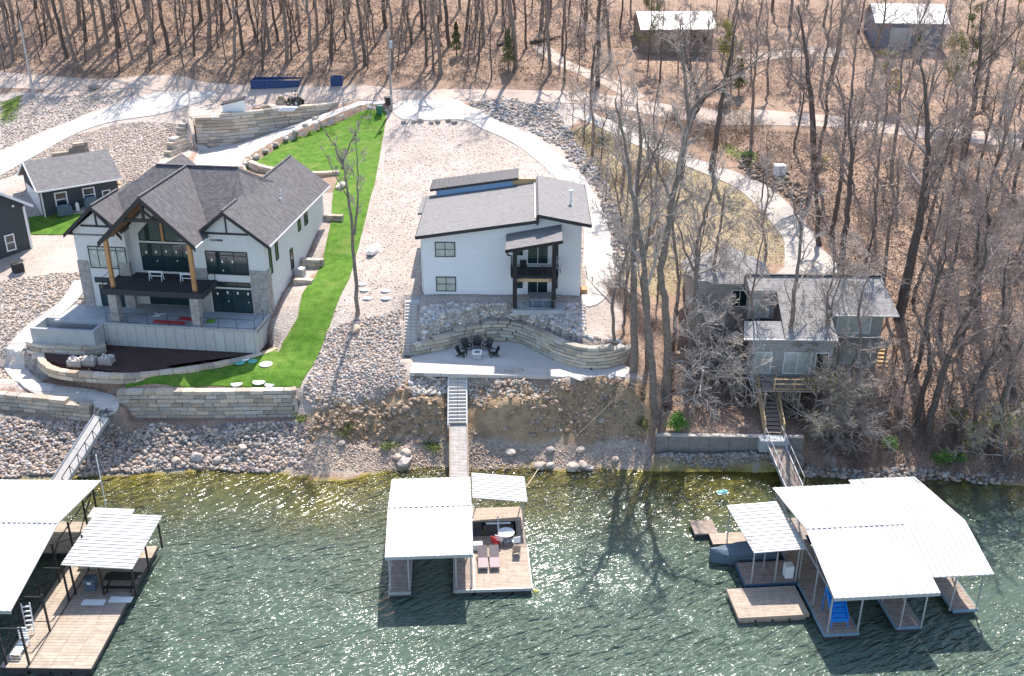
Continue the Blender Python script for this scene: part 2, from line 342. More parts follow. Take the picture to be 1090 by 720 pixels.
H += fbm(GX, GY, 6, 1) * 0.35 + fbm(GX, GY, 1.6, 2) * 0.16
H = np.where(GY < 55, np.minimum(H, -3.5), H)
def in_poly(X, Y, poly):
    ins = np.zeros(X.shape, bool); n = len(poly); j = n - 1
    for i in range(n):
        xi, yi = poly[i]; xj, yj = poly[j]
        c = ((yi > Y) != (yj > Y)) & (X < (xj - xi) * (Y - yi) / (yj - yi + 1e-12) + xi)
        ins ^= c; j = i
    return ins
def h(x, y):
    i = int(np.searchsorted(xs, x) - 1); j = int(np.searchsorted(ys, y) - 1)
    i = max(0, min(i, len(xs)-2)); j = max(0, min(j, len(ys)-2))
    u = (x - xs[i]) / (xs[i+1]-xs[i]); v = (y - ys[j]) / (ys[j+1]-ys[j])
    return float((H[j,i]*(1-u)+H[j,i+1]*u)*(1-v) + (H[j+1,i]*(1-u)+H[j+1,i+1]*u)*v)
def hv(X, Y):
    i = np.clip(np.searchsorted(xs, X) - 1, 0, len(xs)-2); j = np.clip(np.searchsorted(ys, Y) - 1, 0, len(ys)-2)
    u = (X - xs[i]) / (xs[i+1]-xs[i]); v = (Y - ys[j]) / (ys[j+1]-ys[j])
    return (H[j,i]*(1-u)+H[j,i+1]*u)*(1-v) + (H[j+1,i]*(1-u)+H[j+1,i+1]*u)*v
def at(px, py):
    """place on the ground seen at a picture point"""
    d = ray(px, py); t = 40.0
    while t < 400:
        p = Vector((d.x*t, d.y*t, CH + d.z*t))
        if p.z < h(p.x, p.y): break
        t += 0.4
    lo, hi = t - 0.4, t
    for _ in range(12):
        m_ = (lo+hi)/2; p = Vector((d.x*m_, d.y*m_, CH + d.z*m_))
        if p.z < h(p.x, p.y): hi = m_
        else: lo = m_
    return Vector((d.x*hi, d.y*hi, h(d.x*hi, d.y*hi)))
def smooth_line(p, k=5, closed=False):
    """Catmull-Rom through 2-tuples"""
    n = len(p); out = []
    for i in range(n if closed else n-1):
        a, b, c, d = [np.array(p[(i+o) % n] if closed else p[min(max(i+o, 0), n-1)], float) for o in (-1, 0, 1, 2)]
        for s_ in range(k):
            t = s_ / k
            out.append(tuple(0.5*((2*b) + (-a+c)*t + (2*a-5*b+4*c-d)*t*t + (-a+3*b-3*c+d)*t**3)))
    if not closed: out.append(tuple(p[-1]))
    return out
def xy(pxs, z=None):
    """picture points -> ground points; z a height or None for the ground as it lies"""
    r = []
    for q in pxs:
        p = pz(q[0], q[1], q[2] if len(q) > 2 else z) if (len(q) > 2 or z is not None) else at(q[0], q[1])
        r.append((p.x, p.y))
    return r
def level(poly, z, mode='set', grow=0):
    """terrace: the ground inside poly set to (or raised to) z, a number or f(X, Y)"""
    global H
    k = in_poly(GX, GY, poly); zz = z(GX, GY) if callable(z) else np.full(GX.shape, float(z))
    if mode == 'max': zz = np.maximum(H, zz)
    if mode == 'min': zz = np.minimum(H, zz)
    H = np.where(k, zz, H)
def plane3(a, b, c):
    A = np.array([[a[0], a[1], 1], [b[0], b[1], 1], [c[0], c[1], 1]]); s_ = np.linalg.solve(A, [a[2], b[2], c[2]])
    return lambda X, Y: s_[0]*X + s_[1]*Y + s_[2]
# terraces behind the retaining walls
LAWN_FRONT = [tuple(pz(a, b, 4.7).xy) for a, b in ((128,423),(150,420),(230,419),(314,419))]
lawn_terrace = LAWN_FRONT + [tuple(pz(a, b, z).xy) for a, b, z in ((330,395,5.0),(300,375,5.2),(240,378,5.2),(170,388,5.1),(130,398,5.1))]
def shift(poly, dy): return [(x, y+dy) for x, y in poly]
def front_strip(line, z, d=1.6, off=-0.25):
    level(shift(line, off) + shift(line, -d)[::-1], z, 'min')
lawn_terrace = shift(LAWN_FRONT, 0.75) + lawn_terrace[4:]
level(lawn_terrace, 4.72, 'max')
SEA1 = [tuple(pz(a, b, 2.4).xy) for a, b in ((126,447),(150,446),(230,446),(316,445))]
front_strip(shift(SEA1, 0.75), 2.45, 2.2, 0)
SEA0 = [tuple(pz(a, b, 2.7).xy) for a, b in ((-60,440),(0,437),(50,442),(97,446))]
front_strip(shift(SEA0, 0.4), 2.8, 1.8, 0)
MULCH = xy([(50,385),(90,392),(140,400),(200,392),(260,384),(300,374),(285,362),(200,352),(120,352),(60,360)], 5.55)
level(MULCH, 5.55, 'set')
PATH_TOP = xy([(-40,402),(0,406),(50,411),(95,420),(102,438),(130,440),(135,425),(110,415),(60,402),(30,392),(-40,385)], 3.9)
level(PATH_TOP, 3.85, 'set')
PATIO_CUT = [(x, y+.9) for x, y in xy([(437,381),(480,370),(510,365),(545,364),(580,376),(625,390),(668,386)], 5.6)] + xy([(682,400),(680,412),(598,402),(540,394),(437,397)], 5.6)
PATIO2 = xy([(437,381),(480,370),(510,365),(545,364),(580,376),(625,390),(668,386),(682,400),(680,412),(598,402),(540,394),(437,397)], 5.6)
level(PATIO_CUT, 5.6, 'set')
PLANTER = xy([(698,464,2.5),(852,464,2.5),(860,408,2.9),(760,405,2.9),(712,405,2.9)])
level(PLANTER, 2.5, 'set')
level([tuple(pz(697,487,.6).xy),tuple(pz(852,489,.6).xy),tuple(pz(855,497,.3).xy),tuple(pz(694,496,.3).xy)], 1.15, 'max')
UPPER = xy([(712,392),(800,392),(800,376),(712,376)], 4.6); level(UPPER, 4.6, 'set')
# upper drive of the timbered house, cut below its tall wall
DRIVE1 = [(204,178,11.5),(212,161,11.5),(245,158,11.7),(275,150,12.3),(305,138,13.3),(345,121,14.9),(385,108,16.2),(417,106,16.4),(413,116,15.6),(380,122,14.9),(340,138,13.7),(300,155,12.4),(262,176,11.6),(262,184,11.5),(204,186,11.5)]
d1 = [tuple(pz(a, b, z).xy) for a, b, z in DRIVE1]
_a = pz(212,161,11.5); _b = pz(385,112,16.0); _dir = (_b - _a).xy; _len = _dir.length; _dir = _dir.normalized()
def _drive_z(X, Y):
    s_ = np.clip(((X - _a.x)*_dir.x + (Y - _a.y)*_dir.y) / _len, 0, 1); return 11.5 + 4.6 * s_**1.25
level(d1, _drive_z)
WALLTOP = [tuple(pz(a, b, z).xy) for a, b, z in ((207,126,15.4),(260,121,15.5),(320,115,15.7),(350,110,16.0))]
# ground above the tall wall
_wb = [tuple(pz(a, b, z).xy) for a, b, z in ((212,160,11.5),(245,157,11.7),(275,149,12.3),(305,137,13.3),(345,120,14.9))]
_wb = [(x-.3, y+1.0) for x, y in _wb]
level(_wb + [tuple(pz(345,104,16.3).xy), tuple(pz(200,104,16.2).xy), tuple(pz(196,140,14.5).xy)], 15.5, 'max')
# floor slabs of the houses
def _l1(x, y):
    p = pz(92, 325, 7.65); a = -R(7.2); return (p.x+x*math.cos(a)-y*math.sin(a), p.y+x*math.sin(a)+y*math.cos(a))
level([_l1(0,-.5), _l1(17.2,-.5), _l1(17.2,17), _l1(0,17)], 7.45, 'set')
level([(-8.2,87.1),(6.3,87.1),(6.6,98),(-8.2,98)], 8.7, 'min')

# craggy earth bank under the fire pit patio
_bl = xy([(330,440),(400,420),(440,405),(600,408),(690,414),(692,466),(560,468),(330,474)])
_m = in_poly(GX, GY, _bl); H = np.where(_m, H + np.abs(fbm(GX, GY, 3.2, 21)) * 2.6 - .45 + fbm(GX, GY, 1.1, 22) * 1.1, H)
for _p in ([(497,404),(560,406),(590,412),(588,424),(572,434),(545,438),(520,434),(500,428)], [(602,412),(640,412),(686,414),(688,430),(660,436),(625,430),(604,424)], [(436,412),(445,406),(476,406),(477,424),(468,434),(444,434),(436,424)]):
    _q2 = [tuple(pz(a, b, 3.8).xy) for a, b in _p]; _wx = fbm(GX, GY, 1.8, 41)*1.6; _wy = fbm(GX, GY, 1.8, 42)*1.6
    _k = in_poly(GX+_wx, GY+_wy, _q2).astype(float)
    for _ in range(2): _k = (_k + np.roll(_k, 1, 0) + np.roll(_k, -1, 0) + np.roll(_k, 1, 1) + np.roll(_k, -1, 1)) / 5
    H = H*(1-_k) + _k*np.maximum(H, 4.35 + fbm(GX, GY, 1.5, 43)*1.9)
STEPS2 = [tuple(pz(a, b, z).xy) for a, b, z in ((429,384,5.6),(445,384,5.6),(446,318,8.8),(431,318,8.8))]
_s0, _s1 = pz(437,381,5.4), pz(437,319,8.4)
level(STEPS2, lambda X, Y: 5.2 + np.clip((Y-_s0.y)/(_s1.y-_s0.y), 0, 1)*3.2, 'set')
# zones of the ground surface
def zone(polys, soft=0.7, seed=3):
    nx = fbm(GX, GY, 2.5, seed) * 2.2 * soft; ny = fbm(GX, GY, 2.5, seed + 1) * 2.2 * soft
    k = np.zeros(GX.shape, bool)
    for p in polys: k |= in_poly(GX + nx, GY + ny, p)
    return k.astype(float)
pale = zone([xy([(-150,120),(0,100),(150,92),(210,95),(350,99),(345,112),(212,160),(185,172),(170,200),(95,262),(92,335),(60,372),(30,412),(-150,400)]),
             xy([(415,119),(500,112),(570,103),(640,110),(600,140),(640,190),(668,300),(655,360),(680,405),(600,400),(440,402),(415,430),(330,452),(312,445),(332,340),(400,190),(406,135)]),
             xy([(284,372),(305,372),(322,325),(345,270),(355,235),(358,205),(340,205),(335,260),(300,330)])])
rip = zone([xy([(-150,440),(0,440),(110,441),(130,448),(314,447),(330,460),(325,506),(-150,516)])], 0.3)
shore = zone([xy([(300,478),(400,470),(540,470),(690,472),(696,505),(300,508)]), xy([(700,488),(852,488),(852,512),(700,508)])], 0.5)
bluff = zone([xy([(330,440),(400,425),(436,402),(600,404),(690,410),(695,472),(330,480)])], 0.9)
dryg = zone([xy([(735,172),(790,188),(838,238),(838,285),(770,262),(735,300),(700,320),(650,300),(640,240),(600,140),(640,130),(700,165)])], 0.8)
green = zone([xy([(770,150),(810,170),(800,178),(770,160)]), xy([(0,110),(22,100),(20,125),(0,135)])], 0.5)
dirtroad = zone([xy([(-150,77),(0,80),(200,89),(300,92),(417,96),(540,97),(640,102),(640,114),(540,111),(417,112),(300,112),(180,104),(0,90),(-150,84)])], 0.5)
bed = (H < 0.05).astype(float)
nyg, nxg = GX.shape
V = np.stack([GX, GY, H], -1).reshape(-1, 3)
idx = np.arange(nyg*nxg).reshape(nyg, nxg)
Fq = np.stack([idx[:-1,:-1], idx[:-1,1:], idx[1:,1:], idx[1:,:-1]], -1).reshape(-1, 4)
gm, n, l, b = new_mat('ground')
b.inputs["Roughness"].default_value = 0.97; b.inputs["Specular IOR Level"].default_value = 0.15
ground = np_mesh('ground', V, Fq, gm, smooth=True); tag(ground, kind='structure')
for nm, arrs in (("za", (pale, rip, shore, bluff)), ("zb", (dryg, green, dirtroad, bed))):
    ca = ground.data.color_attributes.new(nm, 'FLOAT_COLOR', 'POINT')
    ca.data.foreach_set("color", np.stack([a.ravel() for a in arrs], -1).astype(np.float32).ravel())
tc = n.new("ShaderNodeTexCoord")
def nz_(sc, det=6, ro=0.6, dist=0.0):
    q = n.new("ShaderNodeTexNoise"); q.inputs["Scale"].default_value = sc; q.inputs["Detail"].default_value = det; q.inputs["Roughness"].default_value = ro; q.inputs["Distortion"].default_value = dist
    l.new(tc.outputs["Object"], q.inputs["Vector"]); return q.outputs[0]
def ramp_(src, stops):
    r = n.new("ShaderNodeValToRGB"); e = r.color_ramp.elements
    while len(e) < len(stops): e.new(0.5)
    for k, (p, c) in enumerate(stops): e[k].position = p; e[k].color = (*c, 1)
    l.new(src, r.inputs[0]); return r.outputs[0]
def mix_(f, a, b_, mode='MIX'):
    q = n.new("ShaderNodeMix"); q.data_type = 'RGBA'; q.blend_type = mode
    if isinstance(f, float): q.inputs[0].default_value = f
    else: l.new(f, q.inputs[0])
    l.new(a, q.inputs[6]); l.new(b_, q.inputs[7]); return q.outputs[2]
big, midn, fine, vfine = nz_(0.12, 4), nz_(0.9, 6, 0.7), nz_(4.5, 6, 0.75), nz_(14, 4, 0.8)
vor = n.new("ShaderNodeTexVoronoi"); vor.inputs["Scale"].default_value = 3.2; l.new(tc.outputs["Object"], vor.inputs["Vector"])
vor2 = n.new("ShaderNodeTexVoronoi"); vor2.inputs["Scale"].default_value = 8.5; l.new(tc.outputs["Object"], vor2.inputs["Vector"])
leafc = ramp_(fine, [(0.30, (0.11, 0.075, 0.055)), (0.45, (0.28, 0.19, 0.14)), (0.56, (0.42, 0.30, 0.225)), (0.72, (0.58, 0.45, 0.36))])
leafc = mix_(0.55, leafc, ramp_(midn, [(0.3, (0.21, 0.135, 0.095)), (0.7, (0.49, 0.34, 0.25))]))
gravc = ramp_(vor2.outputs["Color"], [(0.1, (0.31, 0.255, 0.225)), (0.5, (0.47, 0.405, 0.36)), (0.9, (0.63, 0.56, 0.51))])
gravc = mix_(0.5, gravc, ramp_(midn, [(0.3, (0.42, 0.335, 0.275)), (0.7, (0.60, 0.51, 0.44))]))
ripc = ramp_(vor.outputs["Color"], [(0.1, (0.14, 0.125, 0.11)), (0.9, (0.34, 0.31, 0.28))])
shorec = ramp_(fine, [(0.3, (0.22, 0.17, 0.13)), (0.5, (0.42, 0.34, 0.27)), (0.7, (0.56, 0.48, 0.40))])
bluffc = ramp_(midn, [(0.3, (0.17, 0.115, 0.07)), (0.45, (0.44, 0.27, 0.14)), (0.55, (0.58, 0.39, 0.22)), (0.7, (0.27, 0.20, 0.11))])
bluffc = mix_(0.5, bluffc, ramp_(vfine, [(0.3, (0.12, 0.08, 0.05)), (0.7, (0.55, 0.43, 0.30))]))
dryc = ramp_(fine, [(0.3, (0.20, 0.155, 0.09)), (0.5, (0.35, 0.275, 0.17)), (0.7, (0.47, 0.38, 0.26))])
greenc = ramp_(fine, [(0.3, (0.07, 0.11, 0.02)), (0.7, (0.20, 0.27, 0.06))])
roadc = ramp_(midn, [(0.3, (0.44, 0.34, 0.27)), (0.7, (0.60, 0.50, 0.42))])
bedc = ramp_(midn, [(0.3, (0.13, 0.095, 0.02)), (0.5, (0.30, 0.235, 0.06)), (0.7, (0.48, 0.39, 0.16))])
za = n.new("ShaderNodeAttribute"); za.attribute_name = "za"; zb = n.new("ShaderNodeAttribute"); zb.attribute_name = "zb"
sa = n.new("ShaderNodeSeparateColor"); l.new(za.outputs["Color"], sa.inputs[0]); sb_ = n.new("ShaderNodeSeparateColor"); l.new(zb.outputs["Color"], sb_.inputs[0])
col = leafc
patch = ramp_(big, [(0.48, (0, 0, 0)), (0.62, (1, 1, 1))])
for f, c in ((sb_.outputs[0], dryc), (sa.outputs[0], gravc), (sa.outputs[1], ripc), (za.outputs["Alpha"], bluffc), (sa.outputs[2], shorec), (sb_.outputs[2], roadc), (sb_.outputs[1], greenc), (zb.outputs["Alpha"], bedc)):
    col = mix_(f, col, c)
mr = n.new("ShaderNodeMapRange"); mr.inputs[1].default_value = .3; mr.inputs[2].default_value = .7; mr.inputs[3].default_value = .82; mr.inputs[4].default_value = 1.15
l.new(big, mr.inputs[0]); sc_ = n.new("ShaderNodeVectorMath"); sc_.operation = 'SCALE'; l.new(col, sc_.inputs[0]); l.new(mr.outputs[0], sc_.inputs["Scale"])
l.new(sc_.outputs[0], b.inputs["Base Color"])
bp = n.new("ShaderNodeBump"); bp.inputs["Distance"].default_value = 0.09; bp.inputs["Strength"].default_value = 0.8
l.new(fine, bp.inputs["Height"]); bp2 = n.new("ShaderNodeBump"); bp2.inputs["Distance"].default_value = 0.05; l.new(vor2.outputs[0], bp2.inputs["Height"]); l.new(bp.outputs[0], bp2.inputs["Normal"])
l.new(bp2.outputs[0], b.inputs["Normal"])

# ------------------------------------------------------------------ lake
wm = bpy.data.materials.new('lake_water'); wm.use_nodes = True; n = wm.node_tree.nodes; l = wm.node_tree.links
for q in list(n): n.remove(q)
out = n.new("ShaderNodeOutputMaterial"); tc = n.new("ShaderNodeTexCoord")
def wnoise(rot, sx, sy, sc, det, ro=0.55, dist=0.0):
    m0 = n.new("ShaderNodeMapping"); m0.inputs["Rotation"].default_value = (0, 0, R(rot)); l.new(tc.outputs["Object"], m0.inputs[0])
    mp = n.new("ShaderNodeMapping"); mp.inputs["Scale"].default_value = (sx, sy, 1)
    l.new(m0.outputs[0], mp.inputs[0]); q = n.new("ShaderNodeTexNoise"); q.inputs["Scale"].default_value = sc; q.inputs["Detail"].default_value = det
    q.inputs["Roughness"].default_value = ro; q.inputs["Distortion"].default_value = dist; l.new(mp.outputs[0], q.inputs["Vector"]); return q.outputs[0]
w1 = wnoise(-31, 0.34, 1.2, 1.75, 2, 0.5, 0.35); w2 = wnoise(-20, 0.45, 1.3, 3.2, 2, 0.5, 0.3); w3 = wnoise(20, 1, 1.6, 0.075, 3, 0.6, 0.6)
ad = n.new("ShaderNodeMath"); ad.operation = 'MULTIPLY_ADD'; ad.inputs[1].default_value = 0.38; l.new(w2, ad.inputs[0]); l.new(w1, ad.inputs[2])
bp = n.new("ShaderNodeBump"); bp.inputs["Distance"].default_value = 0.85; bp.inputs["Strength"].default_value = 1.0; l.new(ad.outputs[0], bp.inputs["Height"])
# gustier and calmer patches
mr = n.new("ShaderNodeMapRange"); mr.inputs[1].default_value = 0.40; mr.inputs[2].default_value = 0.58; mr.inputs[3].default_value = 0.35; mr.inputs[4].default_value = 1.15
l.new(w3, mr.inputs[0]); l.new(mr.outputs[0], bp.inputs["Strength"])
gl = n.new("ShaderNodeBsdfGlossy"); gl.inputs["Roughness"].default_value = 0.13; gl.inputs["Color"].default_value = (1, 1, 1, 1); l.new(bp.outputs[0], gl.inputs["Normal"])
df = n.new("ShaderNodeBsdfDiffuse"); l.new(bp.outputs[0], df.inputs["Normal"])
wc = n.new("ShaderNodeValToRGB"); e = wc.color_ramp.elements; e[0].position = 0.35; e[0].color = (0.070, 0.104, 0.078, 1); e[1].position = 0.65; e[1].color = (0.108, 0.150, 0.114, 1)
l.new(w3, wc.inputs[0]); l.new(wc.outputs[0], df.inputs["Color"])
tr = n.new("ShaderNodeBsdfTransparent"); tr.inputs["Color"].default_value = (0.74, 0.78, 0.50, 1)
da = n.new("ShaderNodeAttribute"); da.attribute_name = "depth"
m1 = n.new("ShaderNodeMixShader"); l.new(da.outputs["Fac"], m1.inputs[0]); l.new(tr.outputs[0], m1.inputs[1]); l.new(df.outputs[0], m1.inputs[2])
fr = n.new("ShaderNodeFresnel"); fr.inputs["IOR"].default_value = 1.33; l.new(bp.outputs[0], fr.inputs["Normal"])
m2 = n.new("ShaderNodeMixShader"); l.new(fr.outputs[0], m2.inputs[0]); l.new(m1.outputs[0], m2.inputs[1]); l.new(gl.outputs[0], m2.inputs[2])
l.new(m2.outputs[0], out.inputs["Surface"])
ky = ys <= 85; WX, WY = np.meshgrid(xs, ys[ky]); HW = H[ky]
Vw = np.stack([WX, WY, np.zeros(WX.shape)], -1).reshape(-1, 3); iw = np.arange(WX.size).reshape(WX.shape)
Fw = np.stack([iw[:-1,:-1], iw[:-1,1:], iw[1:,1:], iw[1:,:-1]], -1).reshape(-1, 4)
lake = np_mesh('lake_water', Vw, Fw, wm); tag(lake, kind='structure')
dp = np.clip((-HW - 0.05) / 2.5, 0, 1) ** 1.0 * 0.97
at_ = lake.data.attributes.new("depth", 'FLOAT', 'POINT'); at_.data.foreach_set("value", dp.ravel().astype(np.float32))

# ------------------------------------------------------------------ sheets laid on the ground
def resample(poly, step):
    out = []
    for i in range(len(poly)):
        a = Vector(poly[i]); b_ = Vector(poly[(i+1) % len(poly)]); k = max(1, int((b_-a).length/step))
        out += [tuple(a.lerp(b_, t/k)) for t in range(k)]
    return out
EXCL = []
def drape(name, poly, m, dz=0.06, step=0.45, skirt=0.25, zf=None):
    if name != 'road': EXCL.append(list(poly))
    poly = resample(poly, step); P = np.array(poly); n0 = len(poly)
    gx, gy = np.meshgrid(np.arange(P[:,0].min(), P[:,0].max(), step), np.arange(P[:,1].min(), P[:,1].max(), step))
    k = in_poly(gx, gy, poly); ip = np.stack([gx[k], gy[k]], -1)
    if len(ip):
        d = np.sqrt(((ip[:, None] - P[None])**2).sum(-1)).min(1); ip = ip[d > step*0.4]
    vs = [Vector(p) for p in poly] + [Vector(p) for p in ip]
    r = delaunay_2d_cdt(vs, [], [list(range(n0))], 1, 1e-4)
    v2, fs = r[0], r[2]
    mb = MB(); zz = [(zf(p.x, p.y) if zf else h(p.x, p.y)) + dz for p in v2]
    mb.v = [(p.x, p.y, z) for p, z in zip(v2, zz)]; mb.f = [tuple(f) for f in fs]
    area = sum(P[i,0]*P[(i+1)%n0,1] - P[(i+1)%n0,0]*P[i,1] for i in range(n0))
    loop = list(range(n0)) if area > 0 else list(range(n0))[::-1]
    lowz = [(poly[i][0], poly[i][1], (zf(*poly[i]) if zf else h(*poly[i])) + dz - skirt) for i in range(n0)]
    topz = [(p[0], p[1], p[2] + skirt) for p in lowz]
    base = len(mb.v); mb.v += topz + lowz
    for a in range(n0):
        i, j = loop[a], loop[(a+1) % n0]
        mb.f.append((base+i, base+n0+i, base+n0+j, base+j))
    o = mb.build(name, m); return tag(o, kind='structure')
def strip(pxline, width, k=5, z=None):
    """band of ground along a picture line; width in m"""
    c = smooth_line(xy(pxline, z), k); L, Rr = [], []
    for i, p in enumerate(c):
        a = Vector(c[max(i-1, 0)]); b_ = Vector(c[min(i+1, len(c)-1)]); d = (b_-a).normalized(); nrm = Vector((-d.y, d.x))
        wd = width[0] + (width[1]-width[0])*i/(len(c)-1) if isinstance(width, tuple) else width
        L.append(tuple(Vector(p) + nrm*wd/2)); Rr.append(tuple(Vector(p) - nrm*wd/2))
    return L + Rr[::-1]
road = drape('road', strip([(-120,80),(0,85),(100,91),(200,97),(300,101),(417,104),(540,104),(650,109),(800,124),(950,138),(1090,150),(1200,160)], 3.6), M['asphalt_road'], 0.05, 0.8)
drape('driveway', xy(smooth_line([(-60,200),(0,165),(40,145),(90,124),(140,108),(165,100),(200,98),(230,99),(215,108),(170,122),(120,130),(80,143),(40,165),(0,188),(-60,225)], 4, True)), M['concrete'], 0.09, 0.6)
drape('driveway', d1, M['concrete'], 0.07, 0.6, zf=None)
drape('driveway', xy(smooth_line([(420,110),(480,106),(497,113),(520,125),(560,142),(595,165),(625,195),(645,235),(653,275),(650,305),(640,322),(622,326),(618,300),(622,260),(618,230),(600,200),(572,172),(545,152),(510,136),(490,128),(430,128)], 3, True)), M['concrete'], 0.08, 0.6)
drape('driveway', strip([(610,118),(650,135),(690,155),(740,175),(790,195),(825,222),(848,250),(858,272)], (2.4, 3.4)), M['drive_old'], 0.07, 0.6)
drape('driveway', xy([(835,262),(870,262),(885,275),(895,290),(880,298),(820,297),(835,285)]), M['drive_old'], 0.085, 0.6)
drape('gravel_lane', strip([(575,50),(600,68),(640,85),(680,106)], 2.6), M['asphalt_road'], 0.06, 0.8)
drape('gravel_lane', xy([(780,60),(860,50),(900,52),(900,62),(840,62),(780,70)]), M['asphalt_road'], 0.07, 0.8)
# lawns
LAWN = [(408,118,15.3),(411,125,14.9),(405,160,13.2),(398,200,11.9),(385,250,10.3),(372,300,8.8),(352,345,7.3),(336,385,5.6),(318,412,4.75),(312,414,4.75),(290,414,4.75),(230,415,4.75),(160,415,4.75),(133,418,4.75),(133,408,4.8),(170,399,4.9),(220,391,4.95),(270,384,5.0),(302,374,5.4),(318,345,6.9),(322,320,7.9),(335,300,8.5),(345,270,9.5),(352,240,10.6),(355,205,11.7),(360,190,12.0)]
drape('lawn', [tuple(pz(a, b_, c).xy) for a, b_, c in LAWN], M['lawn'], 0.06, 0.5)
drape('lawn', xy([(411,119),(385,119),(345,134),(300,152),(259,175),(275,181),(310,186),(358,188),(395,192),(404,150)]), M['lawn'], 0.055, 0.5)
drape('lawn', xy([(30,232),(60,228),(110,226),(125,232),(98,246),(70,250),(33,250)]), M['lawn'], 0.06, 0.5)
drape('mulch_bed', xy(smooth_line([(52,372),(54,385),(90,391),(140,398),(200,390),(250,383),(282,375),(285,366),(200,358),(120,356)], 3, True), 5.55), M['mulch'], 0.06, 0.5, zf=lambda x, y: 5.55)
drape('footpath', strip([(88,300),(70,325),(35,352),(17,372),(16,392),(35,408),(65,418),(95,425),(118,430)], 1.6), M['concrete'], 0.16, 0.4)
drape('footpath', xy(smooth_line([(95,420),(120,422),(127,432),(122,440),(108,444),(96,436)], 3, True)), M['concrete'], 0.18, 0.4)
drape('gravel_patio', xy([(437,381),(480,370),(510,365),(545,364),(580,376),(625,390),(662,387),(672,394),(665,402),(655,401),(645,406),(630,403),(618,406),(606,401),(598,402),(540,394),(437,397)], 5.6), M['patio_gravel'], 0.05, 0.5, skirt=.06, zf=lambda x, y: 5.6)
# ------------------------------------------------------------------ dry-laid block walls
rng = random.Random(7)
def block_wall(name, label, line, ztop, zbot, course=0.36, blen=1.3, depth=0.7, tone=(1,1,1), cap=True, group=None, batter=0.03, seed=1, cat='retaining wall', step=True):
    """line: ground points along the face; ztop, zbot: numbers or f(t) along it (t 0..1)"""
    rg = random.Random(seed); L = [0]
    for a, b in zip(line[:-1], line[1:]): L.append(L[-1] + (Vector(b)-Vector(a)).length)
    tot = L[-1]
    def P(s_):
        s_ = min(max(s_, 0), tot)
        for i in range(len(L)-1):
            if s_ <= L[i+1] + 1e-9:
                return Vector(line[i]).lerp(Vector(line[i+1]), (s_-L[i])/max(L[i+1]-L[i], 1e-9))
        return Vector(line[-1])
    ft = ztop if callable(ztop) else (lambda t: ztop); fb = zbot if callable(zbot) else (lambda t: zbot)
    zmin = min(fb(t/20) for t in range(21)); zmax = max(ft(t/20) for t in range(21))
    mb = MB(); k = 0; z = zmin
    while z < zmax - 0.05:
        s_ = -rg.random()*blen*0.6
        while s_ < tot:
            ln = blen*rg.uniform(0.55, 1.35); a_, b_ = max(s_, 0), min(s_+ln-0.025, tot); s_ += ln
            if b_ - a_ < 0.15: continue
            tm = (a_+b_)/2/tot; zt = ft(tm)
            if z + course*0.55 > zt or z + course < fb(tm) - 0.3: continue
            p, q = P(a_), P(b_); d = (q-p)
            if d.length < 0.05: continue
            d.normalize(); nrm = Vector((d.y, -d.x)); off = -batter*k + rg.uniform(-0.03, 0.03)
            j = lambda: rg.uniform(-0.025, 0.025)
            c = rg.uniform(0.68, 1.22); wm_ = rg.uniform(-0.07, 0.09)
            tn = (c*tone[0]*(1+wm_), c*tone[1], c*tone[2]*(1-wm_))
            hh = course - 0.03 + j()*0.4; vs = []
            for zz in (z, z+hh):
                for o_, e in ((p, off), (q, off), (q, off-depth), (p, off-depth)):
                    vs.append((o_.x+nrm.x*e+j(), o_.y+nrm.y*e+j(), zz+j()*0.5))
            mb.add(vs, [(3,2,1,0),(4,5,6,7),(0,1,5,4),(1,2,6,5),(2,3,7,6),(3,0,4,7)], tn)
        z += course; k += 1
    o = mb.build(name, M['stone'], bevel=0.03); return tag(o, label, cat, group)
def P2(a, b, z): return tuple(pz(a, b, z).xy)
block_wall('seawall', 'long block retaining wall holding up the lawn above the riprap bank', [P2(a,b,2.4) for a,b in ((128,447),(150,446),(230,446),(314,445))], 4.85, 2.0, seed=2)
block_wall('seawall', 'short block wall end returning uphill at the lawn corner by the bare bank', [P2(314,445,2.4), tuple(Vector(P2(317,431,3.6)))], lambda t: 5.1, 2.4, seed=3, group=None)
block_wall('retaining_wall', 'stepped block wall beside the curving footpath and the gangway top, at the picture edge', [P2(a,b,2.7) for a,b in ((-40,440),(0,437),(50,442),(96,446))], lambda t: 4.35-0.5*t**2, 2.4, seed=4)
block_wall('garden_wall', 'low two-course stone border between the dark mulch bed and the lawn', xy(smooth_line([(40,374),(42,392),(58,402),(92,406),(140,408),(200,401),(255,391),(296,380),(304,374)], 3), 5.0), 5.78, 4.9, course=0.4, blen=1.2, depth=0.6, seed=5, tone=(1.05,1.02,.98))
block_wall('garden_wall', 'low stone wall footing under the concrete plunge pool', [_l1(-3.4,-4.9), _l1(-2.9,-5.95), _l1(-1.0,-6.2), _l1(3.9,-6.15), _l1(4.3,-5.2)], 6.45, 5.3, course=0.36, seed=6)
block_wall('retaining_wall', 'tall block retaining wall curving beside the upper driveway below the dumpster', [P2(a,b,z) for a,b,z in ((211,161,11.5),(245,158,11.7),(275,150,12.3),(305,138,13.3),(345,121,14.9),(362,113,15.6))], lambda t: 15.75+0.35*t, lambda t: 11.2+4.2*t**1.3, course=0.4, blen=1.7, depth=0.9, seed=7, batter=0.05)
block_wall('retaining_wall', 'stepped end wall climbing the gravel slope beside the upper driveway', [P2(184,172,11.6), P2(198,166,11.6), P2(211,161,11.6)], lambda t: 12.6+3.1*t, 11.2, course=0.4, blen=1.2, depth=0.9, seed=8, batter=0.09)
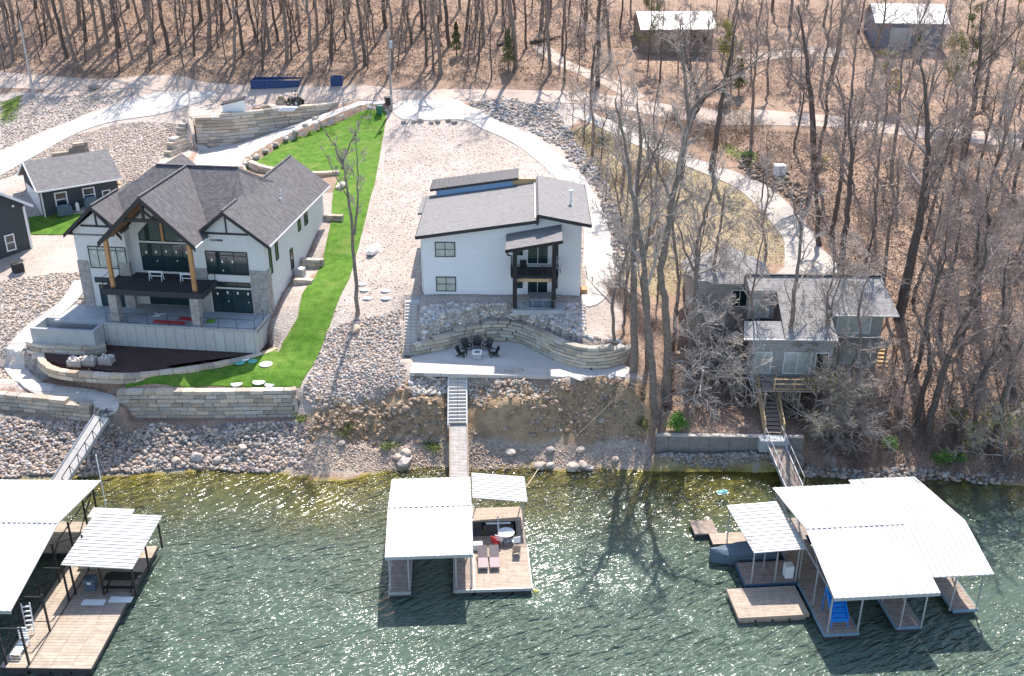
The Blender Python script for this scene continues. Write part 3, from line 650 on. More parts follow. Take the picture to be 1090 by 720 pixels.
block_wall('retaining_wall', 'curved five-course block wall behind the fire pit patio', xy(smooth_line([(440,380),(475,373),(505,366),(540,364),(565,372),(590,385),(620,394),(650,393),(676,384)], 3), 5.6), lambda t: 6.45+1.2*min(1, t*2.8) if t < .85 else 7.6-(t-.85)*5, 5.4, course=0.31, blen=1.15, seed=9, tone=(.98,1,.98))
block_wall('garden_wall', 'pale stone kerb at the end of the upper lawn behind the timbered house', xy(smooth_line([(263,178),(275,184),(305,189),(335,190),(362,187)], 3)), lambda t: 12.6, 10.8, course=0.36, seed=10, tone=(1.1,1.06,1))
# stepped terraces beside the timbered house
for i, (a, b, ln, hh, lb) in enumerate([(338,238,26,1.0,'uppermost stone terrace wall against the side wall of the timbered house'), (326,270,25,.9,'stone terrace wall just above the outdoor cooling unit beside the timbered house'), (318,286,26,.8,'stone terrace wall level with the outdoor cooling unit beside the timbered house'), (312,304,20,.7,'lowest and shortest stone terrace wall, below the outdoor cooling unit')]):
    p = at(a, b); q = at(a+ln, b-1)
    block_wall('terrace_wall', lb, [tuple(p.xy), tuple(q.xy)], p.z+hh, p.z-.5, seed=20+i, depth=0.6, blen=1.0, group='stone terrace walls beside the timbered house')
# dark block wall behind the neighbour garage
p = at(47,176); q = at(97,170)
block_wall('retaining_wall', 'grey stepped block wall on the slope behind the small dark garage', [tuple(p.xy), tuple(at(70,174).xy), tuple(q.xy)], lambda t: p.z+0.3+2.0*t, p.z-1.2, course=0.4, seed=30, tone=(.62,.64,.66))
def scatter_tint(n, rs, lo=.6, hi=1.25, warm=.08):
    c = rs.uniform(lo, hi, n); w_ = rs.normal(0, warm, n)
    return np.stack([c*(1+w_), c, c*(1-w_)], -1)
# ------------------------------------------------------------------ rocks
_t = (1+5**.5)/2
ICO_V = np.array([(-1,_t,0),(1,_t,0),(-1,-_t,0),(1,-_t,0),(0,-1,_t),(0,1,_t),(0,-1,-_t),(0,1,-_t),(_t,0,-1),(_t,0,1),(-_t,0,-1),(-_t,0,1)]) / math.sqrt(1+_t*_t)
ICO_F = np.array([(0,11,5),(0,5,1),(0,1,7),(0,7,10),(0,10,11),(1,5,9),(5,11,4),(11,10,2),(10,7,6),(7,1,8),(3,9,4),(3,4,2),(3,2,6),(3,6,8),(3,8,9),(4,9,5),(2,4,11),(6,2,10),(8,6,7),(9,8,1)])
def rocks(name, poly, count, smin, smax, seed, lo=.6, hi=1.25, power=2.2, flat=.7, sink=.25, color=(1,1,1)):
    rs = np.random.RandomState(seed); P = np.array(poly); out = []
    n_ = 0; X = np.empty(0); Y = np.empty(0)
    while len(X) < count:
        x = rs.uniform(P[:,0].min(), P[:,0].max(), count*2); y = rs.uniform(P[:,1].min(), P[:,1].max(), count*2)
        wob = fbm(x, y, 2.0, seed+5); k = in_poly(x + wob*1.2, y + wob*1.2, poly)
        for ex in EXCL: k &= ~in_poly(x, y, ex)
        X = np.concatenate([X, x[k]]); Y = np.concatenate([Y, y[k]]); n_ += 1
        if n_ > 40: break
    X, Y = X[:count], Y[:count]; n = len(X)
    Z = hv(X, Y); s_ = smin + (smax-smin)*rs.rand(n)**power
    sc = s_[:, None]*rs.uniform(.55, 1.3, (n, 3))*np.array([1, 1, flat])
    ang = rs.rand(n)*6.283; ca, sa_ = np.cos(ang), np.sin(ang)
    base = ICO_V[None]*(1 + rs.uniform(-.42, .30, (n, 12, 1)))
    v = base*sc[:, None]/2
    tl = rs.normal(0, .35, n); v = np.stack([v[...,0], v[...,1]*np.cos(tl)[:,None]-v[...,2]*np.sin(tl)[:,None], v[...,1]*np.sin(tl)[:,None]+v[...,2]*np.cos(tl)[:,None]], -1)
    x = v[...,0]*ca[:,None]-v[...,1]*sa_[:,None]+X[:,None]; y = v[...,0]*sa_[:,None]+v[...,1]*ca[:,None]+Y[:,None]
    z = v[...,2]+(Z + s_*flat*(0.5-sink))[:,None]
    V = np.stack([x, y, z], -1).reshape(-1, 3); Fc = (ICO_F[None]+(np.arange(n)*12)[:,None,None]).reshape(-1, 3)
    tint = np.repeat(scatter_tint(n, rs, lo, hi)*np.array(color), 12, 0)
    o = np_mesh(name, V, Fc, M['rock'], tint=tint); return tag(o, kind='stuff')
RIP1 = xy([(-60,446),(0,446),(100,449),(125,452),(318,451),(326,470),(322,500),(200,501),(100,505),(-60,512)])
rocks('riprap_stones', RIP1, 12500, .10, .48, 11, .4, 1.1, color=(.95,.88,.84))
rocks('riprap_stones', xy([(450,325),(620,325),(628,362),(662,368),(648,374),(592,364),(545,349),(505,354),(450,366)]), 4200, .2, .6, 12, .6, 1.3, color=(1,1.02,1.05))
rocks('riprap_stones', xy([(350,350),(375,342),(425,330),(430,395),(430,415),(400,425),(370,432),(330,440),(322,425),(335,385)]), 12000, .06, .36, 13, .5, 1.15, color=(1,.94,.9))
rocks('riprap_stones', xy([(497,112),(535,103),(585,112),(605,140),(640,180),(663,240),(668,290),(655,290),(650,240),(628,190),(595,158),(560,138),(520,120)]), 3600, .15, .6, 14, .45, 1.15, color=(.92,.92,.92))
rocks('riprap_stones', xy([(313,445),(332,447),(400,470),(470,478),(600,478),(690,482),(694,500),(500,503),(310,505)]), 9000, .04, .2, 15, .55, 1.15, color=(1.04,.91,.82))
rocks('riprap_stones', xy([(436,402),(480,404),(480,425),(440,425)]), 420, .12, .6, 16, .5, 1.1)
rocks('riprap_stones', xy([(497,404),(600,408),(560,425),(500,428)]), 700, .08, .4, 17, .6, 1.2, color=(1,.95,.88))
rocks('riprap_stones', xy([(600,408),(685,412),(690,470),(640,470),(560,450),(545,425)]), 1500, .06, .35, 18, .4, 1.1, color=(.98,.80,.62))
rocks('earth_clods', xy([(500,412),(560,405),(600,408),(685,416),(690,462),(600,462),(500,462)]), 380, .12, .8, 31, .4, 1.0, color=(.80,.66,.54), flat=.62, sink=.44, power=3)
rocks('earth_clods', xy([(335,440),(400,425),(440,412),(478,420),(478,462),(400,468),(340,465)]), 260, .12, .8, 32, .35, 1.0, color=(.80,.66,.54), flat=.62, sink=.44, power=3)
rocks('riprap_stones', xy([(330,425),(436,428),(480,440),(480,475),(400,472),(330,465)]), 800, .08, .5, 19, .35, 1.0, color=(.98,.8,.62))
rocks('riprap_stones', xy([(700,486),(855,487),(855,497),(700,498)]), 900, .15, .5, 21, .35, .8, color=(.9,.9,.92))
rocks('riprap_stones', xy([(855,495),(950,500),(1090,505),(1090,515),(950,512),(855,508)]), 900, .1, .6, 22, .35, .85, color=(.95,.9,.86))
rocks('crushed_gravel', xy([(-60,300),(85,290),(92,330),(60,365),(25,405),(-60,405)]), 7500, .06, .3, 23, .6, 1.2, color=(1,.93,.86))
rocks('crushed_gravel', xy([(-60,215),(-60,255),(0,165),(40,150),(130,132),(200,120),(205,130),(185,160),(165,175),(128,215),(118,165),(60,165),(20,185)]), 12000, .06, .27, 24, .6, 1.2, color=(1,.93,.86))
rocks('crushed_gravel', xy([(0,160),(0,130),(30,102),(120,98),(150,98),(90,122),(40,142)]), 4500, .06, .3, 25, .5, 1.1, color=(.95,.93,.92))
rocks('crushed_gravel', xy([(420,125),(430,130),(540,140),(600,190),(628,230),(622,320),(440,320),(400,345),(345,395),(325,440),(340,360),(378,300),(402,190)]), 12000, .05, .2, 26, .75, 1.15, flat=.5, color=(1.04,.94,.86))
rocks('riprap_stones', xy([(640,115),(665,120),(710,150),(730,165),(700,160),(655,140)]), 700, .12, .45, 27, .4, 1.0)
rocks('riprap_stones', xy([(790,165),(830,180),(860,205),(855,230),(830,205),(785,182)]), 420, .2, .8, 28, .2, .6, color=(.9,.8,.7))
# single large stones
def boulder(p, s_, label, group, sd, flat=.75, tone=(1,1,1), name='boulder'):
    rs = np.random.RandomState(sd); import bmesh
    bm = bmesh.new(); bmesh.ops.create_icosphere(bm, subdivisions=3, radius=.5)
    pl = [Vector(rs.normal(0, 1, 3)).normalized() for _ in range(9)]; lim = [rs.uniform(.32, .46) for _ in pl]
    for v in bm.verts:
        for d, m_ in zip(pl, lim):
            e = v.co.dot(d) - m_
            if e > 0: v.co -= d*e
        v.co *= 1 + 0.06*mnoise.noise(v.co*4 + Vector((sd, 0, 0)))
    me = bpy.data.meshes.new(name); bm.to_mesh(me); bm.free()
    ca = me.color_attributes.new("tint", 'FLOAT_COLOR', 'POINT'); c = rs.uniform(.7, 1.1)
    ca.data.foreach_set("color", np.tile(np.array([c*tone[0], c*tone[1], c*tone[2], 1], dtype=np.float32), len(me.vertices)))
    me.materials.append(M['rock']); o = bpy.data.objects.new(name, me); C.objects.link(o)
    o.location = (p.x, p.y, p.z + s_*flat*.22); o.scale = (s_*1.25, s_, s_*flat); o.rotation_euler = (0, 0, rs.uniform(0, 3))
    return tag(o, label, 'boulder', group)
G1 = 'boulders along the waterline'
for i, (a, b, s_, lb) in enumerate([
 (431,493,1.25,'large rounded dark boulder at the waterline beside the grey gangway'),(432,484,.9,'rounded pale boulder just uphill of the large dark waterline boulder'),(424,488,.7,'small brown boulder wedged beside the large dark waterline boulder'),
 (410,478,.7,'flat boulder above the waterline below the bluff hollow'),(364,473,.6,'pale boulder on the shore below the double tree shadow'),
 (575,498,.95,'wide pale boulder at the waterline under the orange mooring rope'),(586,497,.7,'dark narrow boulder touching the wide pale one by the mooring rope'),
 (610,499,1.0,'broad low boulder at the waterline, first of the trio on the gravel shore'),(620,496,.8,'grey boulder behind the broad low one in the shoreline trio'),(627,500,.7,'small rounded boulder, outermost of the shoreline trio'),
 (618,480,.7,'tall brown boulder on the beach uphill of the shoreline trio'),(543,483,.8,'dark boulder on the beach in shade near the gangway steps'),(586,480,.7,'grey boulder midway up the beach beneath the bluff'),
 (556,480,.6,'brown boulder on the beach by the end of the rope'),(655,490,.6,'pale boulder on the beach toward the concrete seawall'),
 (210,488,1.1,'big pale angular boulder lying in the riprap below the lawn wall'),(188,492,.8,'reddish boulder low in the riprap near the water'),(258,478,.8,'angular boulder on the sunlit riprap edge'),(232,491,.75,'dark boulder near the water in the riprap')]):
    boulder(at(a, b), s_, lb, G1, 100+i, tone=(1,.93,.86) if i % 3 else (.8,.8,.8))
for i in range(7):
    boulder(at(430+9*i+(i % 2)*2, 131-(i % 3)), .75-.1*(i % 2), ['first','second','third','fourth','fifth','sixth','seventh'][i] + ' grey boulder from the utility pole in the row edging the concrete pad', 'boulders edging the concrete pad', 200+i, tone=(.75,.75,.76))
for i in range(8):
    boulder(at(262+10.5*i, 176-6.9*i), .8, ['first','second','third','fourth','fifth','sixth','seventh','eighth'][i] + ' edging boulder counted up the upper driveway between concrete and lawn', 'boulders edging the upper driveway', 220+i, tone=(.8,.8,.78))
boulder(at(363,200), 1.3, 'white boulder at the top end of the lawn strip by the terraces', None, 240, tone=(1.3,1.25,1.2))
boulder(at(378,352), 1.0, 'rust-stained boulder at the foot of the solitary bare tree', None, 241, tone=(1,.85,.7))
boulder(at(432,346), .8, 'grey boulder uphill of the gravel beside the side steps', None, 242)
boulder(at(101,95), 1.4, 'dark boulder alone at the roadside above the gravel slope', None, 243, tone=(.45,.45,.45))
for i, (a, b) in enumerate([(107,172),(112,178),(116,184),(120,190),(123,196),(126,203)]):
    boulder(at(a, b), 1.3, ['highest','second','third','fourth','fifth','lowest'][i] + ' tan stone of the stepped line down the slope beside the small dark garage', 'stepped stones beside the small garage', 250+i, .6, (1.05,.9,.68))
for i, (a, b, s_) in enumerate([(45,372,.9),(41,380,.9),(44,366,1.0)]):
    boulder(at(a, b), s_, ['pale slab boulder at the mulch bed corner','lower pale boulder at the mulch bed corner next to the curving path','uppermost boulder at the mulch bed corner below the pool'][i], 'stones at the mulch bed corner', 260+i, .6, (1.1,1.05,.95))
# three cut stones stacked in the mulch
for i, (a, b, lb) in enumerate([(81,389,'wire pallet of grey stone in the mulch bed, outermost of three'), (96,388,'wire pallet of grey stone in the mulch bed, middle of three'), (114,387,'wire pallet of grey stone in the mulch bed, nearest the concrete wall')]):
    p = pz(a, b, 5.6); t = thing('stone_pallet', lb, 'stone pallet', (p.x, p.y, 5.61), R(-6), 'stone pallets in the mulch bed')
    mb = MB(); rg = random.Random(i)
    mb.box(-.6,-.4,.12,.6,.4,.55,(.62,.64,.66))
    for k in range(26):
        x, y = rg.uniform(-.52,.52), rg.uniform(-.32,.32); s_ = rg.uniform(.12,.22); c = rg.uniform(.7,1.2)
        mb.box(x-s_/2,y-s_/2,.55,x+s_/2,y+s_/2,.55+rg.uniform(.06,.2),(c,c,c*1.02))
    mb.build('stones', M['rock'], t)
    mb = MB()
    for y in (-.38, 0, .38): mb.box(-.62, y-.05, 0, .62, y+.05, .12)
    mb.build('pallet', M['wood_old'], t)
# ------------------------------------------------------------------ windows and doors
def window(root, x0, z0, x1, z1, y, nx=2, ny=1, frame='black', pane='glass', fw=.07, side=0, name='window', trans=None, sub=None):
    """opening in a wall that faces -y (side 0), +x (side 1: x is then the wall's x and the span runs along y) or -x (side -1)"""
    fr, gl = MB(), MB()
    def put(mb, a0, c0, a1, c1, d0, d1):
        if side == 0: mb.box(a0, y-d1, c0, a1, y-d0, c1)
        elif side == 1: mb.box(y+d0, a0, c0, y+d1, a1, c1)
        else: mb.box(y-d1, a0, c0, y-d0, a1, c1)
    put(fr, x0, z0, x1, z0+fw, .0, .07); put(fr, x0, z1-fw, x1, z1, .0, .07)
    put(fr, x0, z0+fw, x0+fw, z1-fw, .0, .07); put(fr, x1-fw, z0+fw, x1, z1-fw, .0, .07)
    m_ = fw*.7
    for i in range(1, nx):
        x = x0+(x1-x0)*i/nx; put(fr, x-m_/2, z0+fw, x+m_/2, z1-fw, .0, .06)
    for i in range(1, ny):
        z = z0+(z1-z0)*i/ny
        for k in range(nx):
            a = x0+(x1-x0)*k/nx+(fw if k == 0 else m_/2); b = x0+(x1-x0)*(k+1)/nx-(fw if k == nx-1 else m_/2)
            put(fr, a, z-m_/2, b, z+m_/2, .0, .055)
    if trans: put(fr, x0+fw, trans-m_/2, x1-fw, trans+m_/2, .0, .064)
    put(gl, x0+fw*.5, z0+fw*.5, x1-fw*.5, z1-fw*.5, .002, .03)
    f = fr.build(name, M[frame], root); gl.build('pane', M[pane], f)
    return f
def railing(root, pts, hgt=1.0, step=1.5, mat_='black', rails=2, r=.03, name='railing', balusters=0):
    mb = MB()
    for a, b in zip(pts[:-1], pts[1:]):
        a, b = Vector(a), Vector(b); n = max(1, round((b-a).length/step))
        for k in range(n+1):
            p = a.lerp(b, k/n); mb.bar(p, p+Vector((0,0,hgt)), r*1.4)
        for q in range(rails):
            o = Vector((0,0,hgt-(hgt-.12)*q/max(rails-1,1) if rails > 1 else hgt)); mb.bar(a+o, b+o, r)
        if balusters:
            m_ = int((b-a).length/balusters)
            for k in range(1, m_): p = a.lerp(b, k/m_); mb.bar(p+Vector((0,0,.1)), p+Vector((0,0,hgt)), .018)
    return mb.build(name, M[mat_], root)
def gable_roof(mb, x0, x1, y0, y1, ze, zr, th=.22, xr=None):
    xr = (x0+x1)/2 if xr is None else xr
    mb.hexa([(x0,y0,ze),(xr,y0,zr),(xr,y1,zr),(x0,y1,ze)][::-1], th); mb.hexa([(xr,y0,zr),(x1,y0,ze),(x1,y1,ze),(xr,y1,zr)][::-1], th)
def rake_trim(root, x0, x1, y, ze, zr, xr=None, wd=.3, m='dark', name='fascia'):
    xr = (x0+x1)/2 if xr is None else xr; mb = MB()
    mb.prism_y([(x0,ze-wd-.05),(x0,ze+.02),(xr,zr+.03),(x1,ze+.02),(x1,ze-wd-.05),(xr,zr-wd-.05)], y-.06, y+.02)
    return mb.build(name, M[m], root)

# ================================================================== timbered house by the lawn
P0 = pz(92, 325, 7.65)
h1 = thing('timbered_house', 'large pale two-storey house with dark shingle gables, timber posts and an upper deck', 'house', (P0.x, P0.y, 7.65), -R(7.2))
W1 = 17.6
wl = MB()
wl.prism_y([(0,-2.2),(0,7.2),(2.4,9.1),(4.8,7.2),(4.8,-2.2)], 0, 12)          # bay with the plain gable
wl.box(4.8, 1.0, -2.2, 11.0, 14, 7.2)
wl.prism_y([(4.8,7.2),(4.8,7.5),(7.9,10.6),(11.0,7.5),(11.0,7.2)], 1.0, 6)
wl.prism_y([(11.0,-2.2),(11.0,6.7),(14.3,9.25),(W1,6.7),(W1,-2.2)], 0, 17.6)
wl.box(.2, 12, -1, 6.2, 16.5, 7.0)
walls = wl.build('wall', M['stucco'], h1)
vn = MB()
for a, b, z1 in ((-.06,.95,4.4),(3.9,4.86,4.4),(10.94,12.1,4.2),(16.1,W1+.06,4.2)):
    vn = MB(); vn.box(a, -.09, -1.8, b, .35, z1); vn.build('stone_veneer', M['veneer'], h1)
vn = MB(); vn.box(W1-.3, .36, -1.8, W1+.085, .9, 4.2); vn.build('stone_veneer', M['veneer'], h1)
rf = MB()
# hipped main roof, ridge parallel to the front
e, r_ = 7.45, 11.5
RA, RB = (5.2,7.0,r_), (13.2,7.0,r_)
c00, c10, c11, c01 = (-.6,-.0,e),(18.9,.0,e),(18.9,14.2,e),(-.6,14.2,e)
rf.hexa([c00, c10, RB, RA], .2); rf.hexa([RA, RB, c11, c01], .2)
rf.hexa([c00, RA, c01], .2)
main_roof = rf
rf2 = MB(); rf2.hexa([(-.55,-.55,7.05),(2.4,-.55,9.75),(2.4,8,9.75),(-.55,8,7.05)][::-1], .22); rf2.hexa([(2.4,-.55,9.75),(4.85,-.55,7.51),(4.85,8,7.51),(2.4,8,9.75)][::-1], .22)
rf3 = MB(); gable_roof(rf3, 3.95, 12.65, -3.0, 7.2, 7.35, 11.55)
rf4 = MB(); rf4.hexa([(11.0,-.55,7.17),(14.375,-.55,9.75),(14.375,18.2,9.75),(11.0,18.2,7.17)][::-1], .22); rf4.hexa([(14.375,-.55,9.75),(18.3,-.55,6.75),(18.3,18.2,6.75),(14.375,18.2,9.75)][::-1], .22)
rf5 = MB(); gable_roof(rf5, -.1, 6.5, 9.0, 17.1, 7.2, 9.9)
# hip drawn clear of the lower wing: trim the big hip to the part above the wing
for mb_, nm in ((rf2,'roof'),(rf3,'roof'),(rf4,'roof'),(rf5,'roof')):
    o = mb_.build(nm, M['shingle'], h1)
mh = MB()
mh.hexa([(-.6,0,7.0),(3.9,0,7.0),(3.9,.6,7.386),(8.3,7.0,r_),(5.2,7.0,r_)], .2)
mh.hexa([(12.7,.0,7.0),(13.9,0,7.0),(13.2,7.0,r_),(8.3,7.0,r_),(12.7,.6,7.386)], .2)
mh.hexa([(13.9,0,7.0),(16.4,1.0,7.7),(16.4,13,7.7),(13.2,7.0,r_)], .2)
mh.hexa([(5.2,7.0,r_),(13.2,7.0,r_),(16.4,13.4,7.4),(-.6,13.6,7.0)], .2)
mh.hexa([(-.6,0,7.0),(5.2,7.0,r_),(-.6,13.6,7.0)], .2)
mh.build('roof', M['shingle'], h1)
rake_trim(h1, -.6, 4.85, -.57, 7.05, 9.75, xr=2.4); rake_trim(h1, 3.9, 12.7, -3.02, 7.35, 11.55, wd=.42); rake_trim(h1, 11.0, 18.35, -.57, 6.75, 9.75, xr=14.375)
# half-timber frames in the small gables
for xc, w_, zb, zt in ((2.4, 1.5, 7.75, 9.0), (14.37, 1.9, 7.55, 9.1)):
    mb = MB(); mb.bar((xc-w_,-.05,zb),(xc+w_,-.05,zb),.1,.16); mb.bar((xc,-.05,zb),(xc,-.05,zt+.2),.1,.16); mb.build('gable_truss', M['dark'], h1)
mb = MB()
mb.bar((8.3-2.0,-2.75,9.4),(8.3+2.0,-2.75,9.4),.22,.28); mb.bar((8.3,-2.75,9.4),(8.3,-2.75,11.2),.2,.22); mb.bar((7.3,-2.75,9.4),(8.3,-2.75,10.3),.15,.15); mb.bar((9.3,-2.75,9.4),(8.3,-2.75,10.3),.15,.15)
mb.build('gable_truss', M['dark'], h1)
mb = MB(); mb.hexa([(4.3,-2.9,7.3),(8.3,-2.9,11.22),(8.3,.98,11.22),(4.3,.98,7.3)][::-1], .03); mb.hexa([(8.3,-2.9,11.22),(12.3,-2.9,7.3),(12.3,.98,7.3),(8.3,.98,11.22)][::-1], .03)
mb.build('soffit', M['soffit'], h1)
mb = MB(); mb.bar((18.3,-.5,6.66),(18.3,18.1,6.66),.13,.14); mb.build('gutter', M['white'], h1)
mb = MB(); mb.bar((12.7,-3.0,7.2),(12.7,-.6,7.2),.13,.14); mb.build('gutter', M['white'], h1)
for rp in (((8.3,-3,11.6),(8.3,7,11.6)),((5.3,7,11.56),(13.2,7,11.56)),((14.37,-.5,9.8),(14.37,3.0,9.8)),((14.37,9.5,9.8),(14.37,18.1,9.8)),((2.4,-.5,9.8),(2.4,4.5,9.8))):
    mb = MB(); mb.bar(rp[0], rp[1], .22, .1); mb.build('ridge_cap', M['shingle'], h1)
mb = MB(); mb.tube((16.3,9,8.0),(16.3,9,8.9),.06); mb.build('vent_pipe', M['white'], h1); mb = MB(); mb.tube((16.5,8.2,7.9),(16.5,8.2,8.4),.09); mb.build('vent_pipe', M['white'], h1)
# openings of the front
window(h1, 1.15, 3.75, 4.7, 5.85, 0, 4, frame='black', pane='blind_and_reflection', trans=5.5)  # bright reflection on the glass put into the pale pane colour
window(h1, 1.6, .05, 3.85, 2.15, 0, 2, name='patio_door'); window(h1, 1.3, 2.35, 3.85, 2.85, 0, 1)
window(h1, 5.6, 3.35, 10.6, 6.0, 1.0, 5, name='patio_door'); window(h1, 5.8, .05, 10.6, 2.4, 1.0, 5, name='patio_door')
window(h1, 12.15, 3.7, 16.0, 5.9, 0, 3, trans=5.5); window(h1, 12.3, .05, 16.0, 2.3, 0, 4, name='patio_door'); window(h1, 12.25, 2.5, 16.0, 3.0, 0, 3)
# gable glazing over the deck, split by a cedar post
gz = MB(); gz.prism_y([(5.7,6.25),(5.7,6.9),(7.75,8.95),(7.75,6.25)], .93, .975); gz.prism_y([(8.05,6.25),(8.05,8.95),(10.1,6.9),(10.1,6.25)], .93, .975)
f = gz.build('gable_window', M['glass'], h1)
fr = MB()
for pts_ in ([(5.7,6.25),(5.7,6.9),(7.75,8.95),(7.75,6.25)], [(8.05,6.25),(8.05,8.95),(10.1,6.9),(10.1,6.25)]):
    for a, b in zip(pts_, pts_[1:]+pts_[:1]): fr.bar((a[0],.91,a[1]),(b[0],.91,b[1]),.07)
fr.build('frame', M['black'], f)
mb = MB(); mb.box(7.78,.88,6.2,8.02,.97,9.0); mb.build('cedar_post', M['cedar'], h1)
# bright stickers still on the new glass
mb = MB(); rg = random.Random(4)
for xa, n_, y_, z_ in ((1.15,4,-.075,5.3),(5.6,5,.925,5.2),(5.8,5,.925,2.0),(12.3,4,-.075,1.9),(12.15,3,-.075,5.0),(1.6,2,-.075,1.75)):
    for k in range(n_):
        x = xa+(.55+k*(.95 if xa != 1.15 else .9)); z = z_+rg.uniform(-.1,.1); mb.box(x-.07,y_-.004,z-.12,x+.07,y_,z+.12)
        if k % 2: mb.box(x-.05,y_-.004,z-.9,x+.05,y_,z-.78)
mb.build('glass_sticker', M['white'], h1)
# side wall openings
for a0, c0, a1, c1 in ((.9,3.5,1.5,5.9),(2.6,4.2,3.3,6.0),(9.2,4.7,10.0,5.9),(11.2,4.6,12.2,5.9),(6.3,1.9,7.1,3.9)):
    window(h1, a0, c0, a1, c1, W1, 1, 1, side=1, name='window')
mb = MB(); mb.box(W1,5.6,.9,W1+.12,5.9,1.4); mb.build('meter_box', M['galv'], h1); mb = MB(); mb.box(W1,3.0,.6,W1+.1,3.25,.9); mb.build('meter_box', M['galv'], h1)
# upper deck
dk = MB(); dk.box(3.7,-3.2,3.0,12.85,0,3.12); dk.box(4.9,0,3.0,10.9,.98,3.12); dk.build('deck', M['deck_dark'], h1)
dk = MB(); dk.box(3.62,-3.28,2.62,12.93,-3.2,3.14); dk.box(3.62,-3.2,2.62,3.7,0,3.14); dk.box(12.85,-3.2,2.62,12.93,0,3.14)
for k in range(9): dk.box(4.4+k,-3.1,2.66,4.48+k,0,3.0)
dk.build('deck_beam', M['deck_dark'], h1)
railing(h1, [(3.78,-.05,3.12),(3.78,-3.1,3.12),(12.77,-3.1,3.12),(12.77,-.05,3.12)], 1.0, 1.8)
for x in (4.55, 12.05):
    mb = MB(); mb.box(x-.16,-2.95,3.12,x+.16,-2.63,7.6); mb.build('cedar_post', M['cedar'], h1)
for x, zb in ((4.55, 0), (12.05, -2.1)):
    mb = MB(); mb.box(x-.38,-3.4,zb,x+.38,-2.66,2.62); mb.build('stone_pillar', M['veneer'], h1)
# patio, its front wall and rail
pt = MB(); pt.box(-1.2,-3.6,-.25,17.6,0,0); pt.box(4.8,0,-.25,11,1.0,0); pt.build('patio_slab', M['concrete_blue'], h1)
pw = MB(); pw.box(3.6,-3.85,-2.4,17.6,-3.6,.12); pw.box(17.35,-3.6,-2.4,17.6,-.1,.12); pw.build('patio_wall', M['wall_concrete'], h1)
railing(h1, [(3.9,-3.72,.12),(11.5,-3.72,.12)], .95, 1.7, rails=2, r=.025); railing(h1, [(12.6,-3.72,.12),(17.45,-3.72,.12),(17.45,-1.5,.12)], .95, 1.7, r=.025)
# plunge pool, its own concrete basin
pp = P0 + Vector((0,0,0))
pool = thing('plunge_pool', 'empty grey concrete plunge pool basin at the corner of the lower patio', 'pool', (P0.x, P0.y, 7.65), -R(7.2))
mb = MB(); x0, x1, y0, y1 = -2.3, 3.55, -5.6, -3.0
mb.box(x0,y0,-1.3,x1,y0+.25,.05); mb.box(x0,y1-.2,-1.75,x1,y1,.05); mb.box(x0,y0+.25,-1.3,x0+.25,y1-.2,.05); mb.box(x1-.25,y0+.25,-1.75,x1,y1-.2,.05)
mb.build('basin', M['concrete_blue'], pool); mb = MB(); mb.box(x0+.25,y0+.25,-1.28,x1-.25,y1-.2,-.75); mb.build('pool_floor', M['concrete_blue'], pool)
def local1(x, y, z=0):
    a = -R(7.2); return Vector((P0.x + x*math.cos(a)-y*math.sin(a), P0.y + x*math.sin(a)+y*math.cos(a), 7.65+z))
# things left on the patio and deck
def bench_frame(x, y, z, label):
    p = local1(x, y, z); t = thing('sawhorse', label, 'sawhorse', p, -R(7.2), 'pale sawhorses on the upper deck'); mb = MB()
    mb.bar((-.65,0,.8),(.65,0,.8),.09,.14); mb.build('top_beam', M['white'], t); mb = MB(); mb.bar((-.55,0,.4),(.55,0,.4),.05,.07); mb.build('stretcher', M['white'], t)
    for sx in (-.58,.58):
        for sy in (-.25,.25): mb = MB(); mb.bar((sx,sy*.3,.76),(sx,sy,0),.06); mb.build('leg', M['white'], t)
bench_frame(7.6,-.7,3.13,'pale sawhorse in the middle of the dark upper deck'); bench_frame(10.6,-.9,3.13,'pale sawhorse beside the cedar post on the dark upper deck')
for i, (x, y, ln, m_, lb) in enumerate([(9.3,-2.9,3.0,'red','long red ladder lying on the lower patio by the rail'),(10.6,-2.0,1.6,'red','short red ladder lying on the lower patio behind the long one')]):
    p = local1(x, y, .02); t = MB()
    for s_ in (-.2,.2): t.bar((-ln/2,s_,.06),(ln/2,s_,.06),.06,.09)
    for k in range(int(ln/.3)): t.bar((-ln/2+.15+k*.3,-.2,.06),(-ln/2+.15+k*.3,.2,.06),.04)
    o = t.build('ladder', M[m_]); o.location = p; o.rotation_euler = (0,0,-R(9)); tag(o, lb, 'ladder', 'ladders lying on the lower patio')
t = MB(); rg = random.Random(2)
for k in range(14): x, y = rg.uniform(-.5,.5), rg.uniform(-.25,.25); t.bar((x,y,.03+rg.random()*.15),(x+rg.uniform(-.4,.4),y+rg.uniform(-.2,.2),.05+rg.random()*.1),.05,.05)
o = t.build('scrap_pile', M['white']); o.location = local1(7.6,-1.6,.01); tag(o, 'small heap of pale offcuts on the lower patio under the deck', 'scrap pile')
t = MB(); t.box(-.35,-.12,0,.35,.12,.25); t.bar((-.35,0,.3),(.35,0,.3),.05); t.bar((-.3,0,.25),(-.3,0,.32),.05); t.bar((.3,0,.25),(.3,0,.32),.05)
o = t.build('toolbox', M['leaf_green']); o.location = local1(12.9,-2.3,.01); tag(o, 'green toolbox on the lower patio beside the tall stone pillar', 'toolbox')
